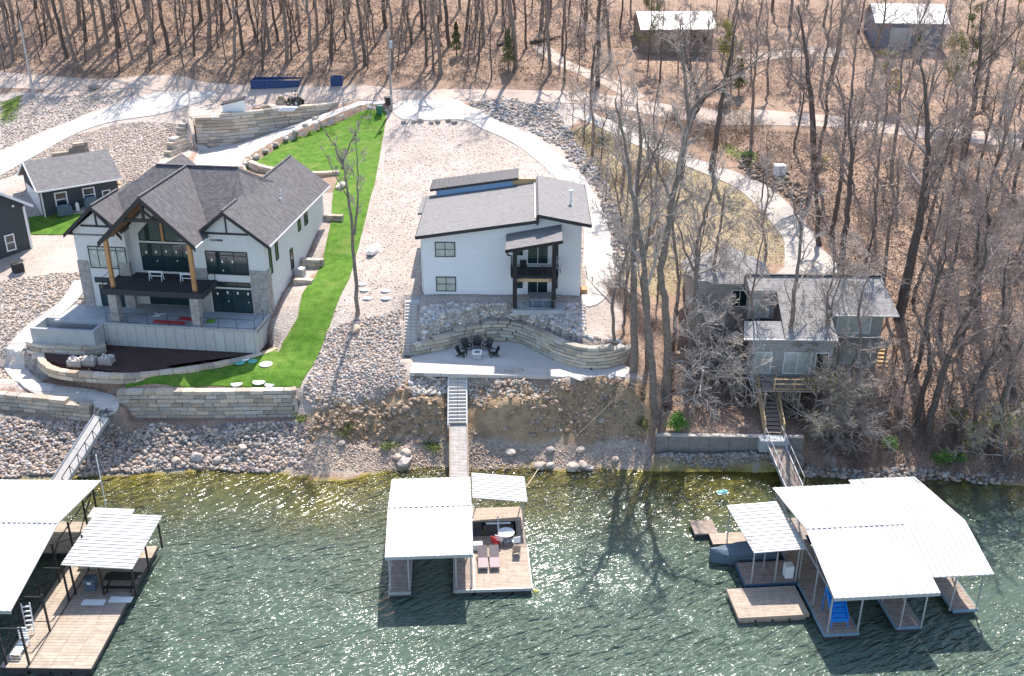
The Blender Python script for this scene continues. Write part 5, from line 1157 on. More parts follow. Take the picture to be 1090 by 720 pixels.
dchair(8.75, 3.75, R(185), 'wood_old', 'small brown chair on the sunlit deck of the middle dock', grp=None)
for i, x in enumerate((6.35, 7.15)):
    t = thing('sun_lounger', ['brown cushioned sun lounger nearest the slip on the middle dock','brown cushioned sun lounger toward open deck on the middle dock'][i], 'lounger', loc2(x, 2.7), az2, 'sun loungers on the middle dock')
    mb = MB(); mb.hexa([(-.34,-.8,.36),(.34,-.8,.36),(.34,.3,.36),(-.34,.3,.36)], .1); mb.build('seat_cushion', M['cushion'], t)
    mb = MB(); mb.hexa([(-.34,.31,.37),(.34,.31,.37),(.34,1.25,.72),(-.34,1.25,.72)], .1); mb.build('back_cushion', mat('cushion_dark', (.13,.11,.115), .8) if i == 0 else bpy.data.materials['cushion_dark'], t)
    for sx in (-.3,.3):
        for sy in (-.7,.9): mb = MB(); mb.bar((sx,sy,0),(sx,sy,.3 if sy < 0 else .5),.05); mb.build('leg', M['galv'], t)
t = thing('cooler', 'white rounded cooler at the roof edge of the middle dock', 'cooler', loc2(6.05, 4.5), az2)
mb = MB(); mb.box(-.3,-.22,0,.3,.22,.4); mb.build('body', M['white'], t, bevel=.04); mb = MB(); mb.box(-.33,-.25,.4,.33,.25,.5); mb.build('lid', M['white'], t, bevel=.04)
def buoy(p, label, m_):
    t = thing('mooring_buoy', label, 'buoy', p); mb = MB(); mb.lathe([(.05,-.2),(.14,-.1),(.17,.03),(.13,.12),(.04,.16)], n=16); mb.build('float', M[m_], t, smooth=True); mb = MB(); mb.tube((0,0,.14),(0,0,.28),.02); mb.build('eye', M['galv'], t)
M['yellow'] = mat('yellow_paint', (.65,.55,.12), .5); M['teal'] = mat('teal_paint', (.10,.42,.36), .5); M['rope'] = mat('rope', (.62,.50,.36), .8)
buoy(pz(570,630,0), 'yellowish buoy at the outer corner of the middle dock', 'yellow'); 
def gangway(name, label, p, q, width, m_='deck_old', rail='galv', edge='white', posts=6, rail_h=.95, curve=False):
    p, q = Vector(p), Vector(q); d = q-p; L_ = math.hypot(d.x, d.y); t = thing(name, label, 'gangway', p, -math.atan2(d.x, d.y)); rise = d.z
    mb = MB(); w2 = width/2; mb.hexa([(-w2,0,0),(w2,0,0),(w2,L_,rise),(-w2,L_,rise)], .1); mb.build('walkway', M[m_], t)
    for s_ in (-1,1):
        mb = MB(); x = s_*(w2+.05); mb.hexa([(x-.045,0,.12),(x+.045,0,.12),(x+.045,L_,rise+.12),(x-.045,L_,rise+.12)], .32); mb.build('side_beam', M[edge], t)
        if rail and (s_ == 1 or rail != 'black'):
            mb = MB()
            for k in range(posts+1):
                y = L_*k/posts; z = rise*k/posts; mb.bar((x,y,z),(x,y,z+rail_h),.045)
                if rail == 'black' and k < posts: mb.bar((x,y,z+rail_h),(x,y+L_/posts*.5,z+.1),.035)
            mb.bar((x,0,rail_h),(x,L_,rise+rail_h),.045); mb.build('handrail', M[rail], t)
    return t
gangway('dock_gangway', 'grey plank gangway from the pale steps to the middle dock', pz(489,524,.62), pz(488,453,2.7), 1.35, m_='deck_grey', rail=None, edge='wood_old')
def rope(label, p, q, sag=.25, m_='rope'):
    mb = MB(); p, q = Vector(p), Vector(q); pr = p
    for k in range(1, 9): t_ = k/8; c = p.lerp(q, t_)-Vector((0,0,math.sin(math.pi*t_)*sag)); mb.tube(pr, c, .03, n=5); pr = c
    return tag(mb.build('mooring_rope', M[m_]), label, 'rope')
rope('tan mooring rope from the middle dock roof side up to the bluff', pz(557,522,.9), at(576,494), .1); rope('tan rope lying taut across the beach below the curved wall', at(613,468)+Vector((0,0,.3)), at(652,430)+Vector((0,0,.3)), .05)

# ---- dock at the picture edge
O1 = pz(97, 712, .55); az1 = -R(1.0)
D1 = thing('boat_dock', 'wide white-roofed dock with black posts and a long tan sun deck at the picture edge', 'dock', (O1.x, O1.y, 0), az1)
def loc1(x, y, z=.55): a = az1; return Vector((O1.x+x*math.cos(a)-y*math.sin(a), O1.y+x*math.sin(a)+y*math.cos(a), z))
deckbox(D1, -3.85, 0, 0, 12.3, m_='tiles', fascia='dark'); deckbox(D1, -5.6, 0, -3.87, 15.0, m_='tiles', fascia='dark'); deckbox(D1, -20, 11.5, -5.62, 15.2, m_='tiles')
gable_dock_roof(D1, -21, -4.9, 1.4, 15.9, 3.7, 4.9, 8.9, .4)
ribbed_roof(D1, [(-4.1,6.6,3.2),(.55,6.6,2.95),(.55,12.6,2.95),(-4.1,12.6,3.2)], 15, along='x', name='side_roof')
mb = MB(); mb.hexa([(-4.85,12.7,2.7),(-1.9,12.7,2.6),(-1.9,13.9,2.6),(-4.85,13.9,2.7)], .1); mb.build('back_roof', M['metal_roof'], D1)
for x, y, zt in ([(-5.3, y, 3.6) for y in (.3, 3.0, 5.6, 8.2, 10.8, 13.4, 15.2)] + [(-3.9, y, 3.4) for y in (.3, 3.3, 6.3, 9.6)] + [(.35,6.9,2.9),(.35,9.5,2.9),(.35,12.2,2.9),(-3.7,6.9,3.0),(-1.8,6.9,3.0)]):
    mb = MB(); mb.bar((x,y,.5),(x,y,zt),.11); mb.build('post', M['black'], D1)
mb = MB()
for k in range(5):
    y = .3+k*2.9; mb.bar((-5.3,y,3.2 if k % 2 else 1.6),(-5.3,y+2.9,1.6 if k % 2 else 3.2),.06); mb.bar((-3.9,y,3.3) if k < 3 else (-5.3,y,3.3),(-5.3,y,3.3) if k < 3 else (-5.3,y+2.9,3.3),.06)
mb.bar((-5.3,.3,1.5),(-5.3,15.2,1.5),.06); mb.build('truss', M['black'], D1)
mb = MB(); mb.box(-4.6,9.6,.56,-1.4,11.6,.95); mb.build('bench_seat', M['cream'], D1); mb = MB(); mb.box(-4.7,12.0,.56,-2.2,12.2,2.4); mb.build('back_screen', M['cream'], D1)
mb = MB(); mb.box(-4.55,11.2,.56,-3.7,12.0,2.3); mb.build('cabinet', M['teal'], D1)
p = loc1(-2.9, 7.6); t = thing('dock_box', 'dark box with pale top label on the edge dock deck by a post', 'storage box', p, az1); mb = MB(); mb.box(-.35,-.3,0,.35,.3,.8); mb.build('body', M['grey_cover'], t); mb = MB(); mb.box(-.38,-.33,.8,.38,.33,.88); mb.build('lid', M['grey_cover'], t); mb = MB(); mb.box(-.1,-.36,.55,.15,-.305,.7); mb.build('plate', M['white'], t)
t = thing('picnic_table', 'dark picnic table with bench under the small ribbed roof', 'table', loc1(-.9, 7.9), az1)
mb = MB(); mb.box(-1.1,-.35,.7,1.1,.35,.76); mb.build('table_top', M['black'], t)
for s_ in (-1,1): mb = MB(); mb.box(-1.1,s_*.75-.13,.4,1.1,s_*.75+.13,.45); mb.build('bench', M['black'], t)
for x in (-.8,.8): mb = MB(); mb.bar((x,-.8,0),(x,.2,.7),.08); mb.bar((x,.8,0),(x,-.2,.7),.08); mb.bar((x,-.75,.4),(x,.75,.4),.08); mb.build('leg', M['black'], t)
for i, (x, y) in enumerate(((-2.2,6.1),(-.5,6.4))):
    mb = MB(); mb.box(-.75,-.28,0,.75,.28,.05); o = mb.build('paddle_board', M['white'], bevel=.02); o.location = loc1(x,y,.56); o.rotation_euler = (0,0,az1); tag(o, ['short white float board on the edge dock deck beside the dark box','short white float board on the edge dock deck at the outer rim'][i], 'float board', 'white boards on the edge dock')
t = thing('white_lounge_chair', 'white stacked lounge chair at the slip side of the edge dock', 'chair', loc1(-4.9, 1.3), az1)
mb = MB()
for k in range(6): mb.box(-.3,-.6+k*.22,.35,.3,-.45+k*.22,.39)
mb.build('seat', M['white'], t); mb = MB()
for k in range(5): mb.box(-.3,.75,.4+k*.2,.3,.8,.52+k*.2)
mb.build('backrest', M['white'], t)
for sx in (-.3,.3):
    for sy in (-.55,.7): mb = MB(); mb.bar((sx,sy,.38),(sx,sy,0),.05); mb.build('leg', M['white'], t)
t = thing('swim_ladder', 'white ladder standing on the slip walkway of the edge dock', 'ladder', loc1(-5.0, 3.0), az1+R(10))
for sx in (-.25,.25): mb = MB(); mb.bar((sx,0,0),(sx,.3,2.2),.06); mb.build('rail', M['white'], t)
for k in range(6): mb = MB(); mb.bar((-.25,.04+.045*k,.3+k*.33),(.25,.04+.045*k,.3+k*.33),.06,.09); mb.build('rung', M['white'], t)
# covered boat in the slip
def boat(label, p, rz, L_=6.0, W_=2.3, hull='white', cover='grey_cover', grp=None, name='covered_boat'):
    t = thing(name, label, 'boat', p, rz, grp); n_ = 12
    def sect(s_):
        w_ = W_/2*(1-max(0, s_-.55)**2*4.4) ; return max(w_, .05)
    mb = MB()
    for i in range(n_+1):
        s_ = i/n_; y = s_*L_; w_ = sect(s_); mb.v += [(-w_,y,.75+.2*s_),(-w_*.8,y,.05),(0,y,-.2+.5*max(0,s_-.8)*4),(w_*.8,y,.05),(w_,y,.75+.2*s_)]
    for i in range(n_):
        for k in range(4): a = i*5+k; mb.f.append((a,a+1,a+6,a+5))
    mb.f.append((0,1,2,3,4)); mb.build('hull', M[hull], t, smooth=False)
    mb = MB()
    for i in range(n_+1):
        s_ = i/n_; y = s_*L_; w_ = sect(s_)*.98; hh = .95+.2*s_+.35*math.sin(math.pi*min(1,s_*1.3)); mb.v += [(-w_,y,.76+.2*s_),(-w_*.45,y,hh),(w_*.45,y,hh),(w_,y,.76+.2*s_)]
    for i in range(n_):
        for k in range(3): a = i*4+k; mb.f.append((a,a+4,a+5,a+1))
    mb.f.append((0,1,2,3)); mb.build('cover', M[cover], t); return t
boat('grey covered boat in the slip of the edge dock', loc1(-9.3, 3.2, .1), az1, 7.5, 2.6)
gangway('dock_gangway', 'narrow pale gangway with black wire rail from the footpath to the edge dock', pz(60,518,.7), pz(108,444,3.85), 1.35, m_='concrete', rail='black', edge='galv', posts=6)
mb = MB(); mb.tube((0,0,-1),(0,0,5.0),.045,n=6); o = mb.build('flag_pole', M['white']); o.location = pz(114,545,0); tag(o, 'thin white pole rising beside the small ribbed roof of the edge dock', 'pole')
# ---- dock on the far side
O3 = pz(878, 675, .55); az3 = R(4.5)
D3 = thing('boat_dock', 'large white-roofed multi-slip dock with galvanised posts below the grey house', 'dock', (O3.x, O3.y, 0), az3)
def loc3(x, y, z=.55): a = az3; return Vector((O3.x+x*math.cos(a)-y*math.sin(a), O3.y+x*math.sin(a)+y*math.cos(a), z))
gable_dock_roof(D3, 0, 6.75, -.5, 11.9, 3.75, 4.95, 5.2, .42)
r3 = MB()
ribbed_roof(D3, [(6.76,.9,3.85),(10.9,.9,3.85),(10.9,5.2,4.95),(6.76,5.2,4.95)], 9); ribbed_roof(D3, [(6.76,5.2,4.95),(10.9,5.2,4.95),(10.9,12.6,3.7),(6.76,12.6,3.7)], 9)
ribbed_roof(D3, [(5.9,11.92,3.72),(6.75,11.92,3.72),(6.75,12.6,3.66),(5.9,12.6,3.66)], 1)
frame_truss(D3, .15, 6.5, -.3, 11.7, 3.75, 4.95, 5.2, posts=[(x, y) for x in (.2, 2.15, 6.3) for y in (.1, 2.8, 5.6, 8.4, 11.4)]+[(4.9,.1),(4.9,2.8)], r=.04)
for x, y in ((8.9,1.6),(10.7,1.6),(10.7,5.2),(10.7,9.0),(10.7,12.2)): mb = MB(); mb.bar((x,y,.5),(x,y,3.8),.08); mb.build('post', M['galv'], D3)
deckbox(D3, 0, 0, 2.2, 12.6, m_='deck_old', fascia='steel_blue'); deckbox(D3, 4.8, .3, 6.45, 12.6, m_='deck_old', fascia='steel_blue'); deckbox(D3, 9.2, 1.6, 10.8, 12.6, m_='deck_old', fascia='steel_blue'); deckbox(D3, 2.21, 10.4, 4.79, 12.6, m_='deck_old'); deckbox(D3, 6.46, 10.4, 9.19, 12.6, m_='deck_old')
deckbox(D3, -4.95, 2.0, -.35, 4.9, m_='deck', skirt='wood_old', fascia='wood_old', z=.5); deckbox(D3, -3.6, 5.2, -.02, 7.6, m_='deck_old', skirt='float_blue', fascia='float_blue')
ribbed_roof(D3, [(-3.35,5.0,3.3),(.25,5.0,3.45),(-.1,10.6,3.45),(-3.7,10.6,3.3)], 13, along='x', name='side_roof')
for x, y in ((-3.2,5.3),(-1.6,5.3),(-.15,5.3),(-3.5,10.3),(-.6,10.3),(-1.9,6.8)): mb = MB(); mb.bar((x,y,.5),(x,y,3.3),.08); mb.build('post', M['galv'], D3)
deckbox(D3, -4.6, 9.9, -.02, 11.2, m_='deck', z=.5); deckbox(D3, -5.6, 11.3, -3.9, 13.0, m_='deck_old', z=.45)
mb = MB(); mb.box(-.75,5.6,.56,-.2,6.2,1.5); mb.build('fish_cabinet', M['white'], D3)
boat('blue-grey low boat moored under the small side roof of the far dock', loc3(-.6, 8.6, .0), az3+R(90), 4.6, 1.5, hull='grey_cover')
t = thing('water_slide', 'bright blue ridged slide standing at the front corner of the far dock', 'slide', loc3(1.15, .9), az3)
mb = MB(); mb.hexa([(-.5,-.3,.45),(.5,-.3,.45),(.5,1.3,1.9),(-.5,1.3,1.9)], .08)
for k in range(7): y = -.2+k*.23; mb.bar((-.48,y,.5+(y+.3)*.906),(.48,y,.5+(y+.3)*.906),.09,.05)
mb.build('slide_bed', M['blue_plastic'], t)
for s_ in (-.53,.53): mb = MB(); mb.bar((s_,-.3,.57),(s_,1.3,2.02),.07,.2); mb.build('side_wall', M['blue_plastic'], t); mb = MB(); mb.bar((s_,1.25,1.9),(s_,1.4,0),.06); mb.build('leg', M['blue_plastic'], t); mb = MB(); mb.bar((s_,-.2,.5),(s_,-.4,0),.06); mb.build('leg', M['blue_plastic'], t)
gangway('dock_gangway', 'brown plank gangway with grey rails from the timber steps to the far dock', pz(846,520,.62), pz(822,465,2.6), 1.3, m_='deck_old', rail='galv', edge='galv', posts=5)
t = thing('paddle_boat', 'small teal dinghy floating upside down near the far dock', 'dinghy', pz(769,525,0), R(15))
mb = MB(); mb.lathe([(.75,-.05),(.8,.12),(.6,.3),(.2,.36)], n=16); o = mb.build('hull', M['teal'], t); o.scale = (1,.55,1); t.scale = (.6,.6,.6); mb = MB(); mb.bar((-.75,0,.12),(.75,0,.12),.9,.05); mb.build('gunwale', M['white'], t)
rope('pale mooring cable from the far dock roof to the bank', loc3(9.2,12.4,3.6), at(975,498), .15, 'galv'); rope('second pale cable from the back of the far dock to the bank', loc3(7.2,12.5,3.6), at(944,500), .15, 'galv')
# ------------------------------------------------------------------ concrete seawall and planters by the grey house
def seg_wall(name, label, pts_, z0, z1, th, m_, cat, cap=None):
    t = thing(name, label, cat, (pts_[0][0], pts_[0][1], 0)); ox, oy = pts_[0][0], pts_[0][1]
    mb, cb = MB(), MB()
    for a, b in zip(pts_[:-1], pts_[1:]):
        d = (Vector(b)-Vector(a)).normalized(); nrm = Vector((d.y,-d.x))*th/2; a = Vector(a)-Vector((ox,oy)); b = Vector(b)-Vector((ox,oy))
        q = [a+nrm, b+nrm, b-nrm, a-nrm]; mb.prism([tuple(v) for v in q], z0, z1)
        if cap: q = [a+nrm*1.35, b+nrm*1.35, b-nrm*1.35, a-nrm*1.35]; cb.prism([tuple(v) for v in q], z1+.002, z1+.1)
    mb.build('wall_body', M[m_], t)
    if cap: cb.build('wall_cap', M[cap], t)
    return t
block_m = brick_mat('dark_blocks', (.20,.185,.165), (.15,.14,.125), (.09,.085,.08), 1, .45, .2, .02, vert=True, var=.3); M['dark_block'] = block_m
seg_wall('concrete_seawall', 'low grey concrete seawall in front of the leaf-covered planter', [P2(697,486,.5), P2(852,488,.5)], -.3, 2.5, .35, 'seawall_old', 'seawall', 'drive_old')
seg_wall('planter_wall', 'short side wall closing the leaf-covered planter by the clustered trunks', [P2(697,486,.5), P2(700,464,2.5)], .2, 2.5, .3, 'dark_block', 'wall')
seg_wall('planter_wall', 'dark block wall with pale cap stones below the old grey house', [P2(716,404,2.9), P2(806,405,2.9)], 2.0, 4.65, .35, 'dark_block', 'wall', 'concrete')
seg_wall('planter_wall', 'upper dark timber wall nearest the wing of the old grey house', [P2(712,384,4.6), P2(798,384,4.6)], 4.3, 5.3, .3, 'wood_old', 'wall', 'wood_old')
for i, (a, w_) in enumerate(((746, .7),(780, 1.6))):
    p = pz(a, 392, 4.75); mb = MB(); mb.box(-w_,-.25,0,w_,.25,.4); mb.box(-w_*.7,-.2,.4,w_*.7,.2,.55); o = mb.build('stone_planter', M['stone'] if False else M['dark_block'], bevel=.02); o.location = p; tag(o, ['small dark stone planter on the capped wall nearest the trunks','long dark stone planter on the capped wall beside the timber steps'][i], 'planter')
stairs('timber_steps', 'long brown timber steps with pale handrails from the house deck to the seawall', pz(824,463,2.6), pz(812,393,5.4), 1.35, 16, 'deck_old', 'wood_new', 'wood_new', open_=True)
seg_wall('concrete_landing', 'small concrete landing between the timber steps and the gangway', [P2(808,468,2.5), P2(838,468,2.5)], 1.6, 2.62, 1.0, 'concrete_blue', 'landing')
stairs('stone_steps', 'short tan stone steps in the leaves beside the old grey house', at(940,392), at(936,366), .9, 6, 'wood_new')
# ------------------------------------------------------------------ lawn and yard things
t_m = M['teal']
for i, (a, b, r_, m_, lb) in enumerate([(262,391,.38,'white','small white round stone nearest the stone border on the lawn'),(252,410,.5,'white','white round stepping stone at the shadow edge near the lawn wall'),(276,409,.55,'white','white round stepping stone in sun by the lawn wall'),(287,411,.4,'white','small white stepping stone beside a larger one by the lawn wall'),(284,397,.55,'white','white round stepping stone in the middle of the lower lawn'),(256,394,.45,'teal','bluish round cover set in the lawn below the stone border'),(270,393,.4,'teal','smaller bluish round cover toward the lawn corner')]):
    p = pz(a, b, 4.78); p.z = h(p.x, p.y)+.05; mb = MB(); mb.lathe([(r_,0),(r_,.05),(r_*.9,.08)], n=20); o = mb.build('stepping_stone', M[m_]); o.location = p; tag(o, lb, 'stepping stone', 'round stones set in the lower lawn')
# overturned dinghy on the gravel
p = at(398,267); t = thing('small_boat', 'small white overturned boat lying on the gravel yard', 'boat', p, R(-12)); mb = MB()
n_ = 12
for i in range(n_+1):
    s_ = i/n_; w_ = .55*math.sin(math.pi*min(.98,max(.06,s_*.9+.07)))**.5; y = (s_-.5)*2.6; mb.v += [(-w_,y,0),(-w_*.9,y,.3),(0,y,.48),(w_*.9,y,.3),(w_,y,0)]
for i in range(n_):
    for k in range(4): a = i*5+k; mb.f.append((a,a+5,a+6,a+1))
mb.f += [(0,1,2,3,4),(n_*5+4,n_*5+3,n_*5+2,n_*5+1,n_*5)]; mb.build('hull', M['white'], t); mb = MB(); mb.bar((0,-1.2,.5),(0,1.2,.5),.05,.05); mb.build('keel', M['white'], t)
for i, (a, b) in enumerate(((385,303),(392,318),(411,318),(388,309),(411,310))):
    p = at(a, b); mb = MB(); mb.lathe([(.42,0),(.4,.07),(.3,.1)], n=9); o = mb.build('flagstone', M['white']); o.location = p; o.scale = (1.2,.8,1); tag(o, ['pale flagstone nearest the solitary bare tree, top of the scattered set','pale flagstone nearest the tree, bottom of the scattered set','pale flagstone nearest the side steps, bottom of the scattered set','pale flagstone in the middle of the scattered set by the bare tree','pale flagstone nearest the side steps, top of the scattered set'][i], 'flagstone', 'pale flagstones on the gravel yard')
# dumpsters
def dumpster(p, L_, W_, H_, rz, label, m_='blue_steel', ribs=12):
    t = thing('dumpster', label, 'dumpster', p, rz); mb = MB(); w_ = .08
    mb.box(0,0,.15,L_,W_,.25); mb.box(0,0,.25,L_,w_,H_); mb.box(0,W_-w_,.25,L_,W_,H_); mb.box(0,w_,.25,w_,W_-w_,H_); mb.box(L_-w_,w_,.25,L_,W_-w_,H_); mb.build('body', M[m_], t)
    mb = MB()
    for k in range(ribs): x = .15+(L_-.4)*k/(ribs-1); mb.box(x,-.06,.2,x+.1,-.003,H_-.1); mb.box(x,W_+.003,.2,x+.1,W_+.06,H_-.1)
    mb.build('side_rib', M[m_], t)
    mb = MB(); mb.bar((0,-.03,H_),(L_,-.03,H_),.12,.12); mb.bar((0,W_+.03,H_),(L_,W_+.03,H_),.12,.12); mb.build('top_rail', M[m_], t)
    mb = MB(); rg = random.Random(3)
    for k in range(22): x, y = rg.uniform(.9,L_-.9) if L_ > 3 else L_/2, rg.uniform(.4,W_-.4); mb.bar((x,y,.35+rg.random()*.3),(x+rg.uniform(-.6,.6),y+rg.uniform(-.3,.3),.4+rg.random()*.3),.12,.08)
    mb.build('debris', M['wood_old'], t)
    mb = MB()
    for x in (.3, L_-.5):
        for y in (.1, W_-.25): mb.box(x,y,0,x+.2,y+.15,.15)
    mb.build('skid', M['black'], t)
p = at(267,96); dumpster(p+Vector((0,0,.0)), 6.6, 2.3, 1.25, -R(1), 'long dark blue open dumpster parked beside the road at the forest edge')
p = at(352,93); dumpster(p, 1.6, 1.3, 1.25, 0, 'short dark blue dumpster at the forest edge toward the utility pole', ribs=4)
# wheelie bins
for i, (a, b, m_, lb, s_) in enumerate(((401,122,'green_bin','green wheeled bin tipped at the top corner of the lawn',1.0),(410,113,'black','black wheeled bin standing behind the utility pole',1.0))):
    p = at(a+3, b); t = thing('wheelie_bin', lb, 'bin', p, R(25)); mb = MB(); mb.v = []; mb.add([(-.28,-.3,.08),(.28,-.3,.08),(.28,.3,.08),(-.28,.3,.08),(-.36,-.38,1.1),(.36,-.38,1.1),(.36,.38,1.1),(-.36,.38,1.1)],[(3,2,1,0),(4,5,6,7),(0,1,5,4),(1,2,6,5),(2,3,7,6),(3,0,4,7)]); mb.build('body', M[m_], t, bevel=.03)
    mb = MB(); mb.box(-.4,-.42,1.1,.4,.42,1.18); mb.build('lid', M[m_], t, bevel=.03)
    for sx in (-.3,.3): mb = MB(); mb.tube((sx-.03,.32,.12),(sx+.03,.32,.12),.12,n=12); mb.build('wheel', M['black'], t)
# job-site shed, materials and buggy above the tall wall
p = pz(249,122,15.6); t = thing('site_shed', 'small white site shed with dark slanted roof above the tall block wall', 'shed', (p.x, p.y, 15.5), R(6))
mb = MB(); mb.add([(-1.35,0,0),(1.35,0,0),(1.35,1.6,0),(-1.35,1.6,0),(-1.35,0,1.3),(1.35,0,1.9),(1.35,1.6,1.9),(-1.35,1.6,1.3)],[(3,2,1,0),(4,5,6,7),(0,1,5,4),(1,2,6,5),(2,3,7,6),(3,0,4,7)]); mb.build('wall', M['white'], t)
mb = MB(); mb.hexa([(-1.5,-.12,1.4),(1.5,-.12,2.05),(1.5,1.75,2.05),(-1.5,1.75,1.4)], .12); mb.build('roof', M['dark'], t)
def wheelt(root, x, y, r_, w_=.2, nm='wheel'):
    mb = MB(); mb.tube((x-w_/2,y,r_),(x+w_/2,y,r_),r_,n=18); o = mb.build(nm, M['black'], root); mb = MB(); mb.tube((x-w_/2-.01,y,r_),(x+w_/2+.01,y,r_),r_*.5,n=12); mb.build('rim', M['galv'], o)
def tractor(p, rz, label, cat, name, bodym='dark'):
    t = thing(name, label, cat, p, rz)
    mb = MB(); mb.box(-.45,-.3,.5,.45,1.4,1.0); mb.build('body', M[bodym], t, bevel=.08); mb = MB(); mb.box(-.28,-.2,1.0,.28,.35,1.15); mb.build('seat', M['black'], t, bevel=.03)
    mb = MB(); mb.bar((0,.6,1.0),(0,.45,1.45),.05); mb.lathe([(.2,1.43),(.2,1.47)],(0,.43,0),n=12); mb.build('steering_wheel', M['black'], t)
    for sx in (-.55,.55): wheelt(t, sx, -.05, .45); wheelt(t, sx, 1.15, .38)
    mb = MB()
    for sx in (-.42,.42): mb.bar((sx,-.2,1.0),(sx,-.2,1.9),.05); mb.bar((sx,.6,1.0),(sx,.6,1.9),.05); mb.bar((sx,-.2,1.9),(sx,.6,1.9),.05)
    mb.build('roll_cage', M['black'], t)
p = pz(318,113,15.8); tractor(p, R(70), 'dark utility buggy with roll cage parked above the tall block wall', 'buggy', 'utility_buggy')
p = pz(305,118,15.7); t = MB()
for k in range(5): t.box(-1.0+k*.1,-.4+k*.08,.0+k*.09,1.0+k*.1,.4+k*.05,.07+k*.09)
o = t.build('panel_stack', M['white']); o.location = p; tag(o, 'low stack of white panels beside the utility buggy', 'panels')
for i, (a, b, w_, lb) in enumerate(((283,117,1.3,'tan stone block heap between the site shed and the panels'),(300,110,1.0,'tall narrow stack of pale blocks behind the heap above the wall'),(274,119,.9,'reddish dirt heap beside the site shed'))):
    p = pz(a, b, 15.6); p.z = h(p.x, p.y); rs = np.random.RandomState(50+i); mb = MB()
    for k in range(26): x, y = rs.normal(0,w_*.35), rs.normal(0,w_*.3); z = max(0,.7-abs(x)/w_-abs(y)/w_)*(1.3 if i == 1 else .8); c = rs.uniform(.6,1.2); s_ = rs.uniform(.15,.32); mb.box(x-s_*1.3,y-s_*.9,-.1 if z < .2 else z-.35,x+s_*1.3,y+s_*.9,z+.18,(c,c*(.75 if i == 2 else .95),c*(.6 if i == 2 else .88)))
    mb.box(-w_*.7,-w_*.5,-.3,w_*.7,w_*.5,.1,(.7,.65,.6)); o = mb.build('stone_heap', M['stone']); o.location = p; tag(o, lb, 'heap')
for i, (a, b) in enumerate(((245,123),(257,122))):
    mb = MB(); mb.lathe([(.16,0),(.18,.02),(.14,.45),(.05,.5)], n=10); o = mb.build('safety_marker', M['orange']); o.location = pz(a, b, 15.55); tag(o, ['orange marker at the low side of the site shed','orange marker at the high side of the site shed'][i], 'marker', 'orange markers by the site shed')
# survey stakes
for i, (a, b) in enumerate(((310,117),(336,112),(137,98))):
    mb = MB(); mb.box(-.03,-.03,0,.03,.03,2.4 if i < 2 else 1.4); o = mb.build('survey_stake', M['wood_new']); o.location = at(a, b); tag(o, ['thin stake standing by the utility buggy','thin stake at the end of the tall wall','thin stake on the gravel shoulder near the roadside boulder'][i], 'stake', 'stakes by the road')
# roadside mailbox-like rock cluster post
# utility poles
M['pole_grey'] = mat('pole_grey', (.36,.33,.31), .9, .15)
def utility_pole(p, hgt, label, drum=True):
    t = thing('utility_pole', label, 'utility pole', p); mb = MB(); mb.tube((0,0,-.5),(0,0,hgt),.17,.11,n=10); mb.build('pole', M['galv'] if not drum else M['pole_grey'], t)
    if drum: mb = MB(); mb.lathe([(.2,hgt-2.2),(.24,hgt-2.15),(.24,hgt-1.4),(.18,hgt-1.3)],(.3,-.1,0),n=14); mb.build('transformer', M['galv'], t)
    for z in (hgt-.3,): mb = MB(); mb.tube((0,0,z),(0,0,z+.5),.05); mb.build('insulator', M['white'], t)
    mb = MB(); mb.box(-.12,-.3,1.4,.12,-.16,2.1); mb.build('meter_box', M['galv'], t)
    return t
pp1 = at(417,117); utility_pole(pp1, 10.0, 'tall grey utility pole with transformer at the head of the lawn')
pp2 = at(36,102); utility_pole(pp2, 9.6, 'grey utility pole at the roadside bend beyond the small garage', False)
def wire(p, q, sag, label):
    mb = MB(); pr = Vector(p)
    for k in range(1, 17): t_ = k/16; c = Vector(p).lerp(Vector(q), t_)-Vector((0,0,4*sag*t_*(1-t_))); mb.tube(pr, c, .018, n=4, cap=False); pr = c
    tag(mb.build('power_line', M['black']), label, 'power line', 'power lines between the poles')
wire(pp1+Vector((0,0,9.9)), pp2+Vector((0,0,9.5)), 1.2, 'power line strung between the two utility poles')
wire(pp1+Vector((0,0,9.9)), (60, 128, 25), 1.5, 'power line running from the transformer pole over the barns side road')
# utility cabinet in the leaves
p = at(829,188); t = thing('utility_cabinet', 'pale utility cabinet standing in leaves beyond the curved drive', 'cabinet', p, R(4)); mb = MB(); mb.box(-.6,-.5,.2,.6,.5,1.35); mb.build('housing', M['white'], t, bevel=.03); mb = MB(); mb.box(-.62,-.55,0,.62,.52,.2); mb.build('plinth', M['dark_block'], t); mb = MB(); mb.box(-.03,-.52,.3,.03,-.503,1.2); mb.build('door_seam', M['galv'], t)
# hose / edging strips
for a, b in (((263,178),(281,176)),): pass
# fallen trunks in the woods
def log(a, b, r_, label, m_='bark'):
    p, q = at(*a), at(*b); mb = MB(); k = 7; pr = p+Vector((0,0,r_))
    for i in range(1,k+1): c = p.lerp(q,i/k); c.z = h(c.x,c.y)+r_+.08*math.sin(i*2.1); mb.tube(pr,c,r_*(1-.5*(i-1)/k),r_*(1-.5*i/k),n=8); pr = c
    tag(mb.build('fallen_log', M[m_]), label, 'log', 'fallen logs')
log((565,47),(596,41),.25,'fallen log lying along the lane near the forest top'); log((530,50),(548,41),.2,'short fallen log beside the pale lane in the woods'); log((318,468),(345,458),.09,'weathered pole lying on the riprap at the lawn wall end','bark_pale')
log((630,395),(618,380),.08,'thin log leaning on the gravel beside the curved wall')
